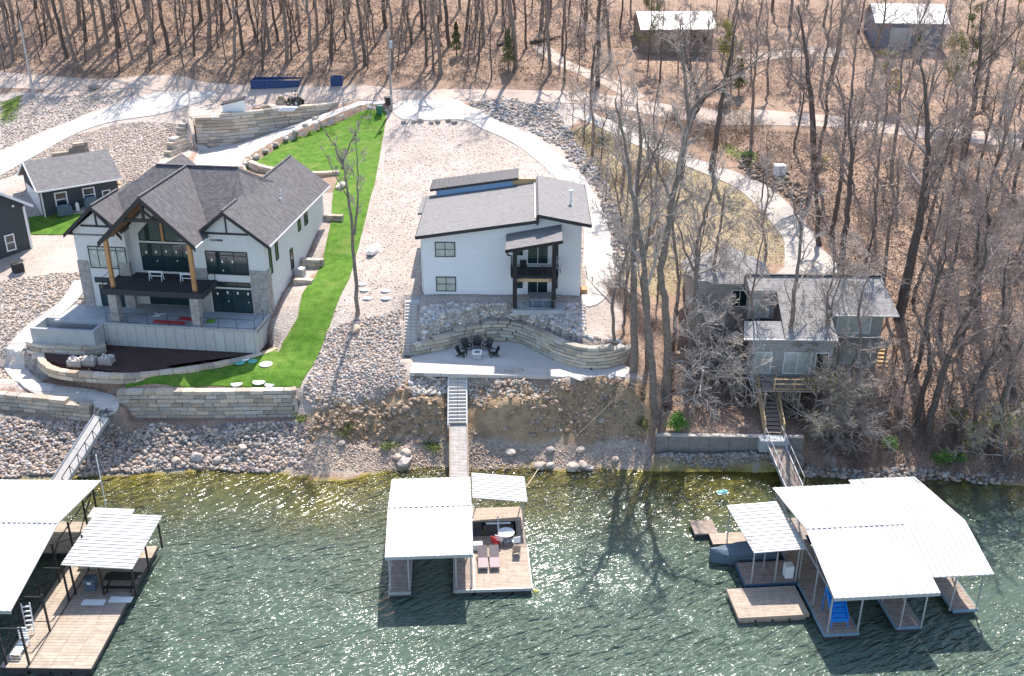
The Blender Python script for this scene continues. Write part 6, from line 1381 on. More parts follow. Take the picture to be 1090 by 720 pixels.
# ------------------------------------------------------------------ bare trees
def tubes_np(P, Rr, n):
    """P (M,K,3) paths, Rr (M,K) radii -> verts, quads"""
    Mn, K, _ = P.shape; T = np.diff(P, axis=1); T = np.concatenate([T, T[:, -1:]], 1); T /= np.linalg.norm(T, axis=2, keepdims=True)+1e-9
    d = T.mean(1); ref = np.where(np.abs(d[:, 2:3]) > .85, np.array([[1., 0, 0]]), np.array([[0, 0, 1.]]))
    u = np.cross(T, ref[:, None]); u /= np.linalg.norm(u, axis=2, keepdims=True)+1e-9; v = np.cross(T, u)
    a = np.arange(n)*2*math.pi/n
    V = P[:, :, None] + Rr[:, :, None, None]*(np.cos(a)[None, None, :, None]*u[:, :, None]+np.sin(a)[None, None, :, None]*v[:, :, None])
    idx = np.arange(Mn*K*n).reshape(Mn, K, n); nx = np.roll(idx, -1, 2)
    Fq = np.stack([idx[:, :-1], nx[:, :-1], nx[:, 1:], idx[:, 1:]], -1).reshape(-1, 4)
    return V.reshape(-1, 3), Fq
def grow(P, Rr, cnt, t0, t1, ang, lf, K, rs, up=.25, wander=.16, rf=.55, rmin=.008, length=None):
    """children of every path"""
    Mn, Kp, _ = P.shape; t = t0+(t1-t0)*(np.arange(cnt)[None]+rs.rand(Mn, cnt))/cnt; t = np.clip(t, 0, .999)
    f = t*(Kp-1); i = f.astype(int); w_ = f-i; m_ = np.arange(Mn)[:, None]
    base = P[m_, i]*(1-w_[..., None])+P[m_, i+1]*w_[..., None]; tan_ = P[m_, i+1]-P[m_, i]; tan_ /= np.linalg.norm(tan_, axis=2, keepdims=True)+1e-9
    r0 = Rr[m_, i]*(1-w_)+Rr[m_, i+1]*w_
    L_ = np.linalg.norm(np.diff(P, axis=1), axis=2).sum(1) if length is None else np.full(Mn, length)
    q = rs.normal(0, 1, (Mn, cnt, 3)); q -= (q*tan_).sum(2, keepdims=True)*tan_; q /= np.linalg.norm(q, axis=2, keepdims=True)+1e-9
    an = np.radians(ang)*(1+rs.uniform(-.3, .3, (Mn, cnt, 1))); d = tan_*np.cos(an)+q*np.sin(an)
    ln = (L_[:, None]*lf*(1.15-.55*t)*rs.uniform(.55, 1.25, (Mn, cnt)))
    d = d.reshape(-1, 3); base = base.reshape(-1, 3); ln = ln.reshape(-1); r0 = r0.reshape(-1)*rf
    pts_ = [base]; cur = base
    for k in range(K-1):
        d = d+rs.normal(0, wander, d.shape)+np.array([0, 0, up])/K; d /= np.linalg.norm(d, axis=1, keepdims=True); cur = cur+d*(ln/(K-1))[:, None]; pts_.append(cur)
    NP = np.stack(pts_, 1); NR = np.maximum(r0[:, None]*(1-.8*np.linspace(0, 1, K))[None], rmin)
    return NP, NR
def make_tree(seed, trunk, radii, spread=1.0, dens=1.0, low=.35, m_trunk='bark', m_twig='twig', leaves=None, name='bare_tree', parent=None, levels=4, rmin=.018, limb=.30, ang=45, up=.35, leaf_n=0, knots=0):
    """trunk: list of points from the root up (local); returns the empty with its parts"""
    rs = np.random.RandomState(seed); tp = np.array(smooth_line3(trunk, 4)); K0 = len(tp)
    rr = np.interp(np.linspace(0, 1, K0), np.linspace(0, 1, len(radii)), radii); tp[1:-1] += rs.normal(0, .05, (K0-2, 3))*np.array([1, 1, .2])
    P0_, R0_ = tp[None], rr[None]
    flare = rr.copy(); flare[0] *= 1.35
    Vt, Ft = tubes_np(P0_, flare[None], 9)
    t_ = parent; o = np_mesh('trunk', Vt, Ft, M[m_trunk], t_, smooth=True)
    parts_ = []
    c1 = max(4, int(11*dens)); P1, R1 = grow(P0_, R0_, c1, low, .99, ang, limb*spread, 7, rs, up, .13, .62, rmin)
    parts_.append(tubes_np(P1, R1, 6))
    P2_, R2_ = grow(P1, R1, max(3, int(6*dens)), .2, .98, 42, .5, 5, rs, .25, .2, .6, rmin); parts_.append(tubes_np(P2_, R2_, 4))
    P3, R3 = grow(P2_, R2_, max(3, int(6*dens)), .15, .98, 40, .55, 4, rs, .15, .22, .6, rmin*.85); parts_.append(tubes_np(P3, R3, 3))
    if levels > 3:
        P4, R4 = grow(P3, R3, 3, .2, .98, 38, .6, 3, rs, .1, .25, .7, rmin*.7); parts_.append(tubes_np(P4, R4, 3))
    else: P4 = P3
    off = 0; VV, FF = [], []
    for v, f in parts_: VV.append(v); FF.append(f+off); off += len(v)
    np_mesh('branches', np.concatenate(VV), np.concatenate(FF), M[m_twig], t_)
    if leaf_n:
        ends = P4[:, -1]; k = rs.randint(0, len(ends), leaf_n); c = ends[k]+rs.normal(0, .18, (leaf_n, 3)); s_ = rs.uniform(.03, .09, (leaf_n, 1))
        a = rs.normal(0, 1, (leaf_n, 3)); a /= np.linalg.norm(a, axis=1, keepdims=True); b_ = np.cross(a, rs.normal(0, 1, (leaf_n, 3))); b_ /= np.linalg.norm(b_, axis=1, keepdims=True)
        V = np.stack([c-a*s_, c+b_*s_, c+a*s_, c-b_*s_], 1).reshape(-1, 3); Fq = np.arange(leaf_n*4).reshape(-1, 4); np_mesh('leaves', V, Fq, M[leaves], t_)
    return t_
def smooth_line3(p, k):
    n = len(p); out = []
    for i in range(n-1):
        a, b, c, d = [np.array(p[min(max(i+o, 0), n-1)], float) for o in (-1, 0, 1, 2)]
        for s_ in range(k):
            t = s_/k; out.append(0.5*((2*b)+(-a+c)*t+(2*a-5*b+4*c-d)*t*t+(-a+3*b-3*c+d)*t**3))
    out.append(np.array(p[-1], float)); return out
# ---- prototypes for the woods
protos = []
for i in range(7):
    rs = random.Random(i+40); Hh = [17, 19, 15, 21, 16, 13, 18][i]; lx, ly = rs.uniform(-1, 1), rs.uniform(-1, 1)
    t = thing('bare_tree', 'x', 'tree', (0, -500, 0))
    trunk = [(0,0,-.4),(lx*.35,ly*.2,Hh*.22),(lx*.1,ly*.6,Hh*.45),(lx*.9+rs.uniform(-.4,.4),ly*.4,Hh*.62),(lx*.8,ly*.9+rs.uniform(-.5,.5),Hh*.8),(lx*1.4,ly*1.2,Hh)]
    r0 = [.25,.30,.20,.33,.24,.15,.28][i]
    make_tree(300+i, trunk, [r0, r0*.86, r0*.72, r0*.55, r0*.35, .04], dens=[1.1,1.2,1.0,1.25,1.15,1.1,1.2][i], low=[.32,.4,.25,.35,.3,.2,.35][i], parent=t, m_trunk='bark' if i % 3 else 'bark_pale', m_twig='twig', rmin=.019, limb=.27, leaf_n=0, levels=3)
    protos.append(t)
budp = []
for i in range(3):
    t = thing('budding_tree', 'x', 'tree', (0, -500, 0)); Hh = [9, 11, 8][i]
    make_tree(340+i, [(0,0,-.3),(.2,.1,Hh*.3),(.1,.3,Hh*.65),(.3,.1,Hh)], [.12,.1,.07,.03], dens=.9, low=.2, parent=t, limb=.33, leaf_n=5200, leaves='bud' if i != 1 else 'leaf_dull', levels=3, m_twig='twig_brown'); budp.append(t)
palep = []
for i in range(3):
    t = thing('bare_tree', 'x', 'tree', (0, -500, 0)); Hh = [14, 17, 12][i]
    make_tree(370+i, [(0,0,-.4),(.4,.1,Hh*.25),(.1,.5,Hh*.5),(.8,.2,Hh*.75),(.5,.6,Hh)], [.2,.17,.14,.09,.04], dens=1.25, low=.22, parent=t, m_trunk='bark_pale', m_twig='twig_pale', rmin=.02, limb=.32, levels=4); palep.append(t)
ORD = ['first','second','third','fourth','fifth','sixth','seventh','eighth','ninth','tenth','eleventh','twelfth','thirteenth','fourteenth','fifteenth','sixteenth','seventeenth','eighteenth','nineteenth','twentieth','twenty-first','twenty-second','twenty-third','twenty-fourth','twenty-fifth','twenty-sixth','twenty-seventh','twenty-eighth','twenty-ninth','thirtieth','thirty-first','thirty-second','thirty-third','thirty-fourth','thirty-fifth','thirty-sixth','thirty-seventh','thirty-eighth','thirty-ninth','fortieth']
used = {}
def plant(proto, p, rz, s_, label, group, tilt=(0, 0), sz=None):
    if id(proto) not in used: used[id(proto)] = True; o = proto
    else: o = copy_tree(proto)
    o.location = p; o.rotation_euler = (tilt[0], tilt[1], rz); o.scale = (s_, s_, (sz or s_)); tag(o, label, 'tree', group); return o
rg = random.Random(99)
rows = {
 'in the forest edge row': [(15,64),(30,70),(71,62),(80,66),(107,60),(141,64),(160,68),(180,58),(207,60),(250,73),(279,76),(306,66),(332,77),(380,72),(389,70),(418,74),(454,70),(469,80),(509,70),(523,84),(549,72),(585,78),(601,90),(630,86),(636,92)],
 'in the middle woods row': [(17,46),(45,50),(58,36),(92,44),(113,44),(128,50),(150,34),(164,46),(190,38),(222,52),(236,34),(259,58),(272,40),(287,53),(296,44),(320,36),(338,48),(352,62),(368,41),(400,50),(410,30),(438,46),(450,32),(478,50),(496,38),(514,48),(535,34),(560,52),(575,32),(598,60),(615,40),(650,66)],
 'in the upper woods row': [(8,18),(24,28),(38,8),(52,20),(66,10),(84,26),(100,14),(120,22),(136,8),(154,16),(172,24),(196,12),(214,22),(230,10),(246,20),(264,8),(282,24),(300,14),(316,20),(334,8),(350,24),(372,14),(392,18),(412,8),(430,20),(448,12),(470,22),(490,10),(508,22),(528,14),(548,20),(566,8),(586,18),(606,12),(624,24),(644,10),(660,30)],
}
for ri, (row, L_) in enumerate(rows.items()):
    for k, (a, b) in enumerate(sorted(L_)):
        p = at(a, b)
        look = rg.choice(['thin', 'slender', 'tall', 'dark'])
        plant(protos[rg.randrange(7)], p, rg.uniform(0, 6.28), rg.uniform(.8, 1.12) if ri < 2 else rg.uniform(.75, 1.0), f'bare tree {row}, {ORD[k]} from the roadside pole end', 'bare trees in the woods', (rg.uniform(-.1,.1), rg.uniform(-.1,.1)))
thin = [(a+rg.uniform(-6,6), b) for a, b in [(x, y) for y in (70,52,34,14) for x in range(10, 650, 38)]]
for k, (a, b) in enumerate(thin):
    rw = ['front', 'second', 'third', 'rearmost'][k//17]; oo = ORD[k % 17]
    plant(protos[5], at(a, b+rg.uniform(-7,7)), rg.uniform(0, 6.28), rg.uniform(.55, .95), f'{oo} slender young tree from the roadside pole in the {rw} row of saplings', 'slender young trees in the woods', (rg.uniform(-.14,.14), rg.uniform(-.14,.14)))
rows2 = {
 'on the bank between road and barns': [(690,72),(702,88),(722,78),(735,96),(752,84),(768,74),(778,100),(800,88),(818,100),(838,92),(852,112),(872,104),(884,86),(906,112),(925,98),(944,118),(962,106),(985,122),(1004,108),(1024,128),(1046,116),(1064,132),(1084,124)],
 'behind the barns at the picture top': [(672,20),(700,8),(762,18),(778,34),(790,8),(806,28),(822,12),(840,30),(858,10),(876,28),(896,14),(914,36),(1010,20),(1030,36),(1048,14),(1066,34),(1082,18),(1100,30)],
 'in the leaves below the road': [(800,152),(845,160),(868,188),(905,186),(926,168),(948,190),(968,172),(992,196),(1012,176),(1038,200),(1058,182),(1078,206),(1096,190),(1010,236),(1060,252),(1085,280),(930,240),(1000,280),(1050,225),(1030,300),(1090,320),(1065,345),(1020,385),(1078,395),(975,400),(1045,420),(940,300),(985,255)],
}
for ri, (row, L_) in enumerate(rows2.items()):
    for k, (a, b) in enumerate(sorted(L_)):
        p = at(a, b)
        if rg.random() < .22 and ri < 2: plant(budp[rg.randrange(3)], p, rg.uniform(0, 6.28), rg.uniform(.8, 1.2), f'budding yellow-green tree {row}, {ORD[k]} from the pole end', 'budding trees')
        else: plant(palep[rg.randrange(3)] if rg.random() < (.45, .3, .42)[ri] else protos[rg.randrange(7)], p, rg.uniform(0, 6.28), rg.uniform(.6, .95), f'bare tree {row}, {ORD[k]} from the utility pole end', 'bare trees around the barns', (rg.uniform(-.09,.09), rg.uniform(-.09,.09)))
# ---- single trees that stand out, traced where they stand
def traced(seed, base, line, r0, label, r1=.05, top=None, ly=0.0, z=None, forks=(), **kw):
    """base: ground point in the picture; line: further trunk points in the picture, all at about the base's distance"""
    if 7 <= seed <= 25: r0 *= 1.22
    b_ = at(*base); t = thing(kw.pop('name', 'bare_tree'), label, 'tree', b_, 0, kw.pop('group', None))
    P = [Vector((0,0,-.4))]+[py_(a, b, b_.y+ly*(i+1)/len(line))-b_ for i, (a, b) in enumerate(line)]
    n_ = len(P); radii = [r0*(1-.75*(i/(n_-1))**1.1) for i in range(n_)]; radii[-1] = r1
    make_tree(seed, [tuple(v) for v in P], radii, parent=t, **kw)
    for fi, (fl, fr) in enumerate(forks):
        Q = [py_(a, b, b_.y+fl[0][2] if len(fl[0]) > 2 else b_.y)-b_ if True else None for (a, b, *_) in fl]
        nn = len(Q); rs_ = [fr*(1-.8*i/(nn-1)) for i in range(nn)]
        make_tree(seed+50+fi, [tuple(v) for v in Q], rs_, parent=t, **{**kw, 'low': .15})
    return t
traced(1, (380,335), [(378,290),(374,240),(370,200),(364,170)], .2, 'solitary slender bare tree on the gravel between the lawn and the white house', r1=.07, low=.75, dens=.9, spread=.55, limb=.3, m_trunk='bark_pale', m_twig='twig_pale', ang=40, rmin=.016,
   forks=[([(365,175),(356,155),(346,140),(338,128)], .09), ([(364,180),(370,158),(380,140),(388,120)], .08), ([(377,250),(381,215),(380,180),(378,135)], .11), ([(374,215),(362,195),(352,178),(345,160)], .06)])
big = dict(m_trunk='bark_pale', m_twig='twig_pale', rmin=.018)
traced(2, (675,395), [(675,350),(675,300),(675,258),(678,200),(682,150),(678,110)], .34, 'thick grey tree at the end of the curved block wall', low=.38, dens=.9, spread=.8, forks=[([(676,330),(666,310),(659,300),(668,270),(674,240)], .14), ([(678,210),(690,180),(702,150),(712,118)], .12)], **big)
traced(3, (697,440), [(695,400),(690,350),(688,310),(683,260),(672,200),(664,150),(655,105)], .33, 'tall tree rising from the seawall corner in the trunk cluster', low=.42, dens=.85, spread=.7, **big)
traced(4, (708,425), [(711,385),(708,330),(704,286),(712,240),(718,201),(728,150),(733,121),(728,70),(722,30)], .36, 'tallest thick trunk of the cluster, leaning toward the curved drive', low=.55, dens=.85, spread=.6, forks=[([(733,125),(748,104),(765,95),(790,78),(815,55)], .16), ([(716,215),(700,180),(688,150),(680,120)], .13)], **big)
traced(5, (728,415), [(733,385),(738,343),(741,300),(741,267),(748,235),(757,205),(762,170)], .27, 'slimmer tree beside the planter wall, forking above the grey roof', low=.4, dens=.85, spread=.8, forks=[([(741,290),(728,265),(722,240),(705,215)], .12)], **big)
traced(6, (655,365), [(652,330),(656,300),(666,272),(672,240)], .16, 'crooked small tree beside the white house drive', low=.25, dens=.8, spread=1.0, **big)
traced(7, (723,185), [(727,160),(735,130),(744,112),(738,85),(730,60),(727,25)], .33, 'forked tree beside the lower bend of the side drive', low=.5, dens=1, spread=.8, forks=[([(744,114),(756,100),(772,84),(795,72),(822,52)], .18)])
traced(8, (757,182), [(762,150),(767,118),(772,84),(780,50),(786,10)], .3, 'straight dark tree next to the forked one on the side drive', low=.45, dens=1, spread=.8)
traced(9, (868,183), [(866,150),(864,110),(860,80),(856,40),(850,5)], .33, 'straight tree in the leaves beyond the pale utility cabinet', low=.4, dens=1.1, spread=.9)
traced(10, (895,296), [(898,260),(902,225),(905,190),(907,165),(903,130),(908,95)], .26, 'tree standing at the top edge of the paved turnaround', low=.4, dens=1, spread=.9)
traced(11, (885,258), [(890,225),(895,195),(897,165),(900,120),(890,80)], .22, 'slender tree just uphill of the one at the turnaround edge', low=.4, dens=1, spread=.9)
traced(12, (872,262), [(870,230),(869,200),(868,175)], .24, 'short thick tree leaning over the paved turnaround', low=.5, dens=1, spread=1)
traced(13, (957,338), [(963,310),(969,280),(976,250),(981,221),(985,190),(987,160),(986,110),(980,60)], .4, 'great straight trunk beside the grey house balcony end', low=.5, dens=1.1, spread=.8, forks=[([(984,215),(1000,180),(1012,150),(1030,120)], .14)])
traced(14, (970,322), [(978,300),(988,270),(998,240),(1004,205)], .16, 'thin tree leaning uphill behind the great trunk', low=.35, dens=.9, spread=1)
traced(15, (1023,185), [(1027,160),(1034,125),(1040,90),(1043,50),(1046,5)], .34, 'dark forked tree below the road toward the picture edge', low=.4, dens=1.1, spread=.9, forks=[([(1036,80),(1052,62),(1072,42),(1092,20)], .16)])
traced(16, (838,428), [(834,400),(838,370),(843,340),(847,300),(852,255),(854,232)], .24, 'tree growing up in front of the grey house windows', low=.5, dens=.8, spread=.8, forks=[([(853,245),(846,220),(838,200),(830,178)], .12)], **big)
traced(17, (760,345), [(757,320),(756,300),(762,270),(768,235),(772,200)], .2, 'tree pressed against the hip-roofed wing of the grey house', low=.3, dens=1, spread=1.1, **big)
traced(18, (986,470), [(992,440),(1002,400),(1018,360),(1034,325),(1046,290),(1050,250)], .27, 'thick trunk leaning over from the far bank by the pale rocks', low=.35, dens=1.1, spread=.9)
traced(19, (1020,480), [(1022,455),(1030,425),(1045,400),(1052,380)], .17, 'bent young tree at the water on the far bank', low=.2, dens=1, spread=1.1)
traced(20, (1035,482), [(1038,450),(1043,410),(1060,370),(1078,340)], .18, 'slanting tree next to the bent one on the far bank', low=.25, dens=1, spread=1)
traced(21, (1055,486), [(1062,450),(1072,410),(1082,380),(1098,345)], .19, 'outermost slanting tree on the far bank at the picture edge', low=.25, dens=1, spread=1)
traced(22, (975,452), [(982,420),(990,385),(985,345),(995,310),(1000,270)], .2, 'tree uphill of the thick leaning trunk on the far bank', low=.3, dens=1, spread=1)
traced(23, (1040,330), [(1042,300),(1046,270),(1052,235),(1050,200)], .28, 'stout tree halfway up the leafy slope toward the picture edge', low=.25, dens=1.3, spread=1.1)
traced(24, (1000,360), [(1003,330),(1012,290),(1020,260),(1024,220)], .2, 'tree in the leaves uphill of the leaning bank trunks', low=.3, dens=1.1, spread=1)
traced(25, (1080,420), [(1076,390),(1070,350),(1068,310),(1074,270)], .22, 'tree at the picture edge above the slanting bank trees', low=.3, dens=1.1, spread=1)
traced(26, (935,478), [(938,455),(945,430),(952,400)], .12, 'small bare tree leaning over the bank beside the green shrub', low=.15, dens=1.1, spread=1.5)
traced(27, (700,470), [(702,450),(705,425),(706,400)], .13, 'dead stump-like sapling at the seawall corner', low=.3, dens=.7, spread=.8)
traced(28, (920,330), [(918,300),(924,270),(932,235),(930,200)], .17, 'thin tree between the grey roof and the great trunk', low=.3, dens=1, spread=1)
traced(29, (782,330), [(778,318),(770,308)], .18, 'pale sprawling sapling before the grey house wing', low=.05, dens=1.4, spread=4.0, ang=68, **{**big, 'm_twig': 'twig_white', 'rmin': .022})
traced(30, (858,420), [(862,395),(872,370),(880,345),(890,310),(903,275)], .15, 'thin leaning tree crossing the grey house terrace', low=.25, dens=1, spread=1, **big)
# pale sprawling branches low in front of the grey house: wide ornamental tree
traced(31, (742,400), [(750,385),(762,372),(770,360)], .22, 'white-barked spreading tree before the wing of the grey house', low=.1, dens=1.6, spread=4.2, ang=72, up=.0, **{**big, 'm_twig': 'twig_white', 'rmin': .024})
traced(32, (915,470), [(905,455),(896,440),(890,430)], .13, 'tangled greyish shrub tree hanging over the water by the timber steps', low=.05, dens=1.7, spread=3.0, ang=75, up=-.05, name='hanging_tree', **big)
traced(33, (860,470), [(866,450),(868,430),(872,412)], .12, 'mossy spreading bush tree beside the timber steps', low=.1, dens=1.5, spread=3.2, ang=65, leaf_n=2600, leaves='leaf_dull', name='mossy_tree', **big)
traced(34, (1070,498), [(1068,480),(1066,465),(1070,450)], .1, 'low yellowish budding bush over the water at the picture edge', low=.1, dens=1.4, spread=2.8, ang=65, leaf_n=2000, leaves='bud', name='budding_bush', **big)
for i, (b0, l0, r0, lb) in enumerate([
 ((690,392),[(688,350),(684,300),(690,250),(694,205),(690,150)],.2,'pale straight tree just uphill of the clustered trunks'),
 ((716,372),[(720,330),(722,290),(716,250),(722,210),(730,170)],.19,'pale tree between the trunk cluster and the grey house wing'),
 ((664,330),[(668,290),(664,250),(658,215),(650,180)],.15,'slender pale tree in the scrub beside the curved drive'),
 ((745,330),[(748,300),(744,270),(750,240),(756,205)],.16,'pale tree touching the eave of the hip-roofed wing'),
 ((800,410),[(798,380),(803,350),(800,315),(806,285),(812,250)],.17,'pale tree rising beside the top of the timber steps'),
 ((878,408),[(876,380),(882,350),(880,320),(888,290),(886,255)],.17,'pale tree in front of the grey house balcony'),
 ((905,420),[(908,390),(916,360),(914,330),(922,300),(928,270)],.16,'pale tree below the curved balcony of the grey house'),
 ((630,165),[(632,130),(628,100),(634,70),(630,40)],.18,'pale tree on the scrub bank between the two drives'),
 ((662,205),[(664,170),(658,140),(662,105),(656,70)],.19,'tall pale tree over the top of the dry lawn'),
 ((700,232),[(698,200),(702,165),(696,130),(700,95)],.17,'pale tree standing in the dry lawn below the side drive'),
 ((812,300),[(816,270),(812,240),(818,210),(812,180)],.16,'pale tree behind the ridge of the grey house')]):
    traced(60+i, b0, l0, r0, lb, low=.3, dens=1.05, spread=1.0, **big)
# saplings on the slopes
for i, (a, b) in enumerate([(610,135),(622,150),(640,170),(655,200),(690,190),(668,225),(645,215),(700,235),(810,215),(1010,430),(1060,400),(960,430),(950,400),(720,340),(700,320),(665,345),(1085,450),(985,225),(1000,410),(940,215)]):
    plant(budp[2] if False else protos[5], at(a, b), i*1.3, .42+.1*(i % 3), 'thin bare sapling in the brush, ' + ORD[i] + ' sapling counting downhill from the road', 'bare saplings', (0, 0))
M['leaf_mid'] = mat('leaf_mid', (.16,.20,.05), .8, .35, 3)
# ------------------------------------------------------------------ shrubs
def shrub(p, w_, h_, n_, m_, label, seed, name='shrub', stems=True, leaf=.06, group=None):
    t = thing(name, label, 'shrub', p, 0, group); rs = np.random.RandomState(seed); cl = rs.normal(0, .42, (9, 3))*np.array([w_/2, w_/2, h_*.3])+np.array([0, 0, h_*.5])
    k = rs.randint(0, 9, n_); c = cl[k]+rs.normal(0, .16, (n_, 3))*np.array([w_, w_, h_]); c[:, 2] = np.abs(c[:, 2])
    s_ = rs.uniform(leaf*.6, leaf*1.4, (n_, 1)); a = rs.normal(0, 1, (n_, 3)); a /= np.linalg.norm(a, axis=1, keepdims=True); b_ = np.cross(a, rs.normal(0, 1, (n_, 3))); b_ /= np.linalg.norm(b_, axis=1, keepdims=True)
    V = np.stack([c-a*s_, c+b_*s_*.7, c+a*s_, c-b_*s_*.7], 1).reshape(-1, 3); np_mesh('foliage', V, np.arange(n_*4).reshape(-1, 4), M[m_], t)
    mb = MB()
    for q in cl: mb.tube((0,0,-.1),tuple(q),.02,.008,n=4)
    mb.build('stem', M['twig_brown'], t); return t
for i, (a, b, w_, h_, n_, m_, lb) in enumerate([
 (721,458,1.3,1.5,2200,'leaf_green','bright green shrub in the leaf-covered planter by the seawall'),(708,415,.9,1.7,900,'leaf_dull','thin dull green shrub beside the clustered trunks'),
 (948,480,1.2,1.2,1500,'leaf_green','bright green shrub on the far bank near the tangled tree'),(1003,494,1.5,1.2,1900,'leaf_green','wide green shrub at the water under the leaning trunks'),(1018,492,1.1,1.0,1100,'leaf_green','green shrub beside the wide one under the leaning trunks'),(1018,448,1.6,1.5,900,'leaf_dull','loose olive bush behind the slanting bank trees'),
 (370,462,1.1,.8,700,'leaf_dull','low green weeds on the bluff below the gravel'),(415,477,1.6,.4,700,'leaf_mid','green weed patch below the bluff hollow'),(460,478,2.0,.5,800,'leaf_mid','wide green weed patch beside the grey gangway'),(322,447,1.2,.4,500,'leaf_mid','small weed tuft at the foot of the lawn wall end'),
 (875,178,1.6,1.6,1000,'bud','yellowish bush in leaves beyond the utility cabinet'),(800,168,1.6,.7,900,'leaf_green','grassy green clump beside the curved side drive'),(640,152,1.4,.9,500,'leaf_dull','olive brush at the top of the side drive bank'),(683,455,1.0,.9,700,'leaf_dull','ivy clump under the clustered trunks at the shore')]):
    shrub(at(a, b), w_, h_, n_, m_, lb, 500+i)
# young cedars in the woods
def cedar(p, h_, label, seed):
    t = thing('cedar_tree', label, 'tree', p, 0, 'evergreens in the woods'); rs = np.random.RandomState(seed); n_ = 2600
    z = rs.rand(n_)**.8*h_*.85+h_*.2; r_ = (1.15-z/h_)*h_*.22*rs.rand(n_)**.5*(1+.3*np.sin(z*5)); a = rs.rand(n_)*6.28
    c = np.stack([r_*np.cos(a), r_*np.sin(a), z], -1); s_ = rs.uniform(.06, .16, (n_, 1)); u = rs.normal(0, 1, (n_, 3)); u /= np.linalg.norm(u, axis=1, keepdims=True); v = np.cross(u, rs.normal(0, 1, (n_, 3))); v /= np.linalg.norm(v, axis=1, keepdims=True)
    np_mesh('foliage', np.stack([c-u*s_, c+v*s_*.5, c+u*s_, c-v*s_*.5], 1).reshape(-1, 3), np.arange(n_*4).reshape(-1, 4), M['leaf_dull'], t)
    mb = MB(); mb.tube((0,0,-.2),(0,0,h_),.1,.02,n=6); mb.build('trunk', M['bark'], t)
cedar(at(486,60), 4.5, 'young olive cedar in the woods above the concrete pad', 1); cedar(at(541,75), 5.2, 'olive cedar at the forest edge above the drive bank', 2); cedar(at(786,102), 4.5, 'dark cedar beside the road past the tan barn', 3); cedar(at(975,62), 3.5, 'small dark cedar in front of the grey barn', 4)
# ------------------------------------------------------------------ dead leaves, sticks and brush (uncountable)
def litter(name, poly, n_, seed, m_, smin, smax, lift=.03, tilt=.5):
    rs = np.random.RandomState(seed); P = np.array(poly); x = rs.uniform(P[:,0].min(), P[:,0].max(), n_*3); y = rs.uniform(P[:,1].min(), P[:,1].max(), n_*3); k = in_poly(x, y, poly); x, y = x[k][:n_], y[k][:n_]; n_ = len(x)
    c = np.stack([x, y, hv(x, y)+lift], -1); a = rs.rand(n_)*6.28; s_ = rs.uniform(smin, smax, (n_, 1)); u = np.stack([np.cos(a), np.sin(a), rs.normal(0, tilt, n_)], -1); v = np.stack([-np.sin(a), np.cos(a), rs.normal(0, tilt, n_)], -1)
    o = np_mesh(name, np.stack([c-u*s_, c+v*s_*.7, c+u*s_, c-v*s_*.7], 1).reshape(-1, 3), np.arange(n_*4).reshape(-1, 4), M[m_]); return tag(o, kind='stuff')
def brush(name, poly, n_, seed, hh=.9, m_='twig_brown', r_=.012):
    rs = np.random.RandomState(seed); P = np.array(poly); x = rs.uniform(P[:,0].min(), P[:,0].max(), n_*4); y = rs.uniform(P[:,1].min(), P[:,1].max(), n_*4)
    dn = fbm(x, y, 4, seed); k = in_poly(x, y, poly) & (dn > -.02); x, y = x[k][:n_], y[k][:n_]; n_ = len(x); b0 = np.stack([x, y, hv(x, y)-.05], -1)
    d = rs.normal(0, .55, (n_, 3)); d[:, 2] = np.abs(d[:, 2])+.55; d /= np.linalg.norm(d, axis=1, keepdims=True); L_ = rs.uniform(.4, 1.3, n_)*hh
    P_ = [b0]; cur = b0
    for j in range(3): d = d+rs.normal(0, .3, d.shape); d /= np.linalg.norm(d, axis=1, keepdims=True); cur = cur+d*(L_/3)[:, None]; P_.append(cur)
    PP = np.stack(P_, 1); RR = np.full((n_, 4), r_)*np.array([1, .85, .65, .4]); V, Fq = tubes_np(PP, RR, 3)
    P2_, R2_ = grow(PP, RR, 3, .3, .95, 45, .55, 3, rs, .1, .3, .7, .006); V2, F2 = tubes_np(P2_, R2_, 3)
    o = np_mesh(name, np.concatenate([V, V2]), np.concatenate([Fq, F2+len(V)]), M[m_]); return tag(o, kind='stuff')
M['dead_leaf'] = mat('dead_leaf', (.44,.30,.21), .9, .4, 3); M['dead_leaf_dark'] = mat('dead_leaf_dark', (.15,.10,.075), .9, .3, 3); M['dry_blade'] = mat('dry_blade', (.40,.33,.21), .9, .3, 3)
M['dry_stem'] = mat('dry_stem', (.48,.36,.22), .9, .3, 3)
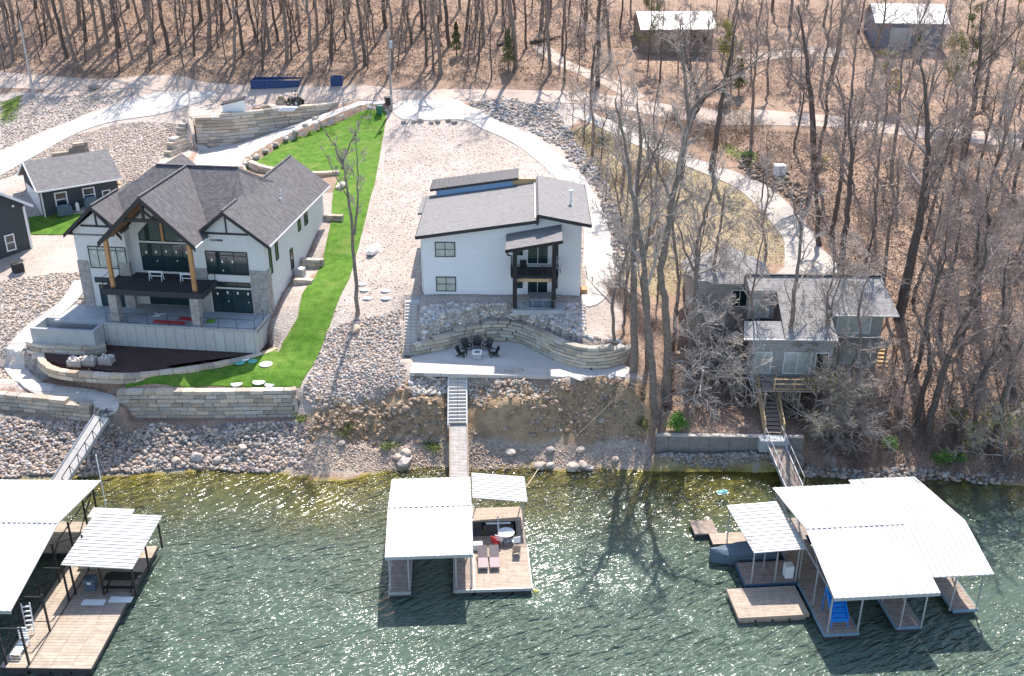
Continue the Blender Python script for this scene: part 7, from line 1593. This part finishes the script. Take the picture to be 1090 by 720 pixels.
WOOD = xy([(-60,72),(200,78),(400,83),(560,86),(640,92),(640,2),(-60,2)]); WOODR = xy([(640,92),(760,104),(900,116),(1150,140),(1150,4),(640,4)]); SLOPE = xy([(700,120),(820,140),(960,152),(1140,168),(1140,505),(960,500),(860,480),(950,400),(950,330),(890,280),(850,230),(800,180)])
litter('fallen_leaves', WOOD, 26000, 1, 'dead_leaf', .05, .16); litter('fallen_leaves', WOODR, 16000, 2, 'dead_leaf', .05, .15); litter('fallen_leaves', SLOPE, 26000, 3, 'dead_leaf', .04, .13)
litter('fallen_leaves', WOOD, 5000, 4, 'dead_leaf_dark', .04, .14); litter('fallen_leaves', SLOPE, 14000, 5, 'dead_leaf_dark', .04, .12); litter('fallen_leaves', PLANTER, 1500, 6, 'dead_leaf', .03, .1)
litter('dry_grass', xy([(735,172),(790,188),(838,238),(838,285),(770,262),(735,300),(700,320),(650,300),(640,240),(600,140),(640,130),(700,165)]), 8000, 7, 'dry_blade', .03, .09, .04, 1.2)
brush('undergrowth', xy([(-40,82),(200,88),(300,90),(560,92),(640,98),(650,80),(560,76),(300,78),(-40,66)]), 2600, 11, .8)
brush('undergrowth', WOOD, 1500, 12, 1.3, r_=.018); brush('undergrowth', WOODR, 5000, 13, 1.7, 'twig', r_=.018)
brush('undergrowth', SLOPE, 4200, 14, 1.5, 'twig', r_=.014)
brush('undergrowth', xy([(600,125),(640,140),(700,172),(720,190),(700,240),(665,300),(660,230),(640,185)]), 2400, 15, .9)
brush('undergrowth', xy([(335,425),(400,430),(440,412),(480,430),(480,472),(400,472),(335,470)]), 350, 16, .45, 'dry_stem'); brush('undergrowth', xy([(500,425),(560,418),(590,412),(688,414),(692,470),(560,468),(500,470)]), 450, 17, .4, 'dry_stem')
brush('undergrowth', xy([(855,440),(950,445),(1100,470),(1100,512),(950,506),(860,498)]), 3800, 18, 1.1, 'twig'); brush('undergrowth', xy([(640,300),(720,330),(715,410),(680,405),(668,360)]), 1500, 19, .9, 'twig')
brush('undergrowth', xy([(760,110),(830,125),(830,160),(800,165),(740,160),(700,130),(720,115)]), 2000, 20, .9)
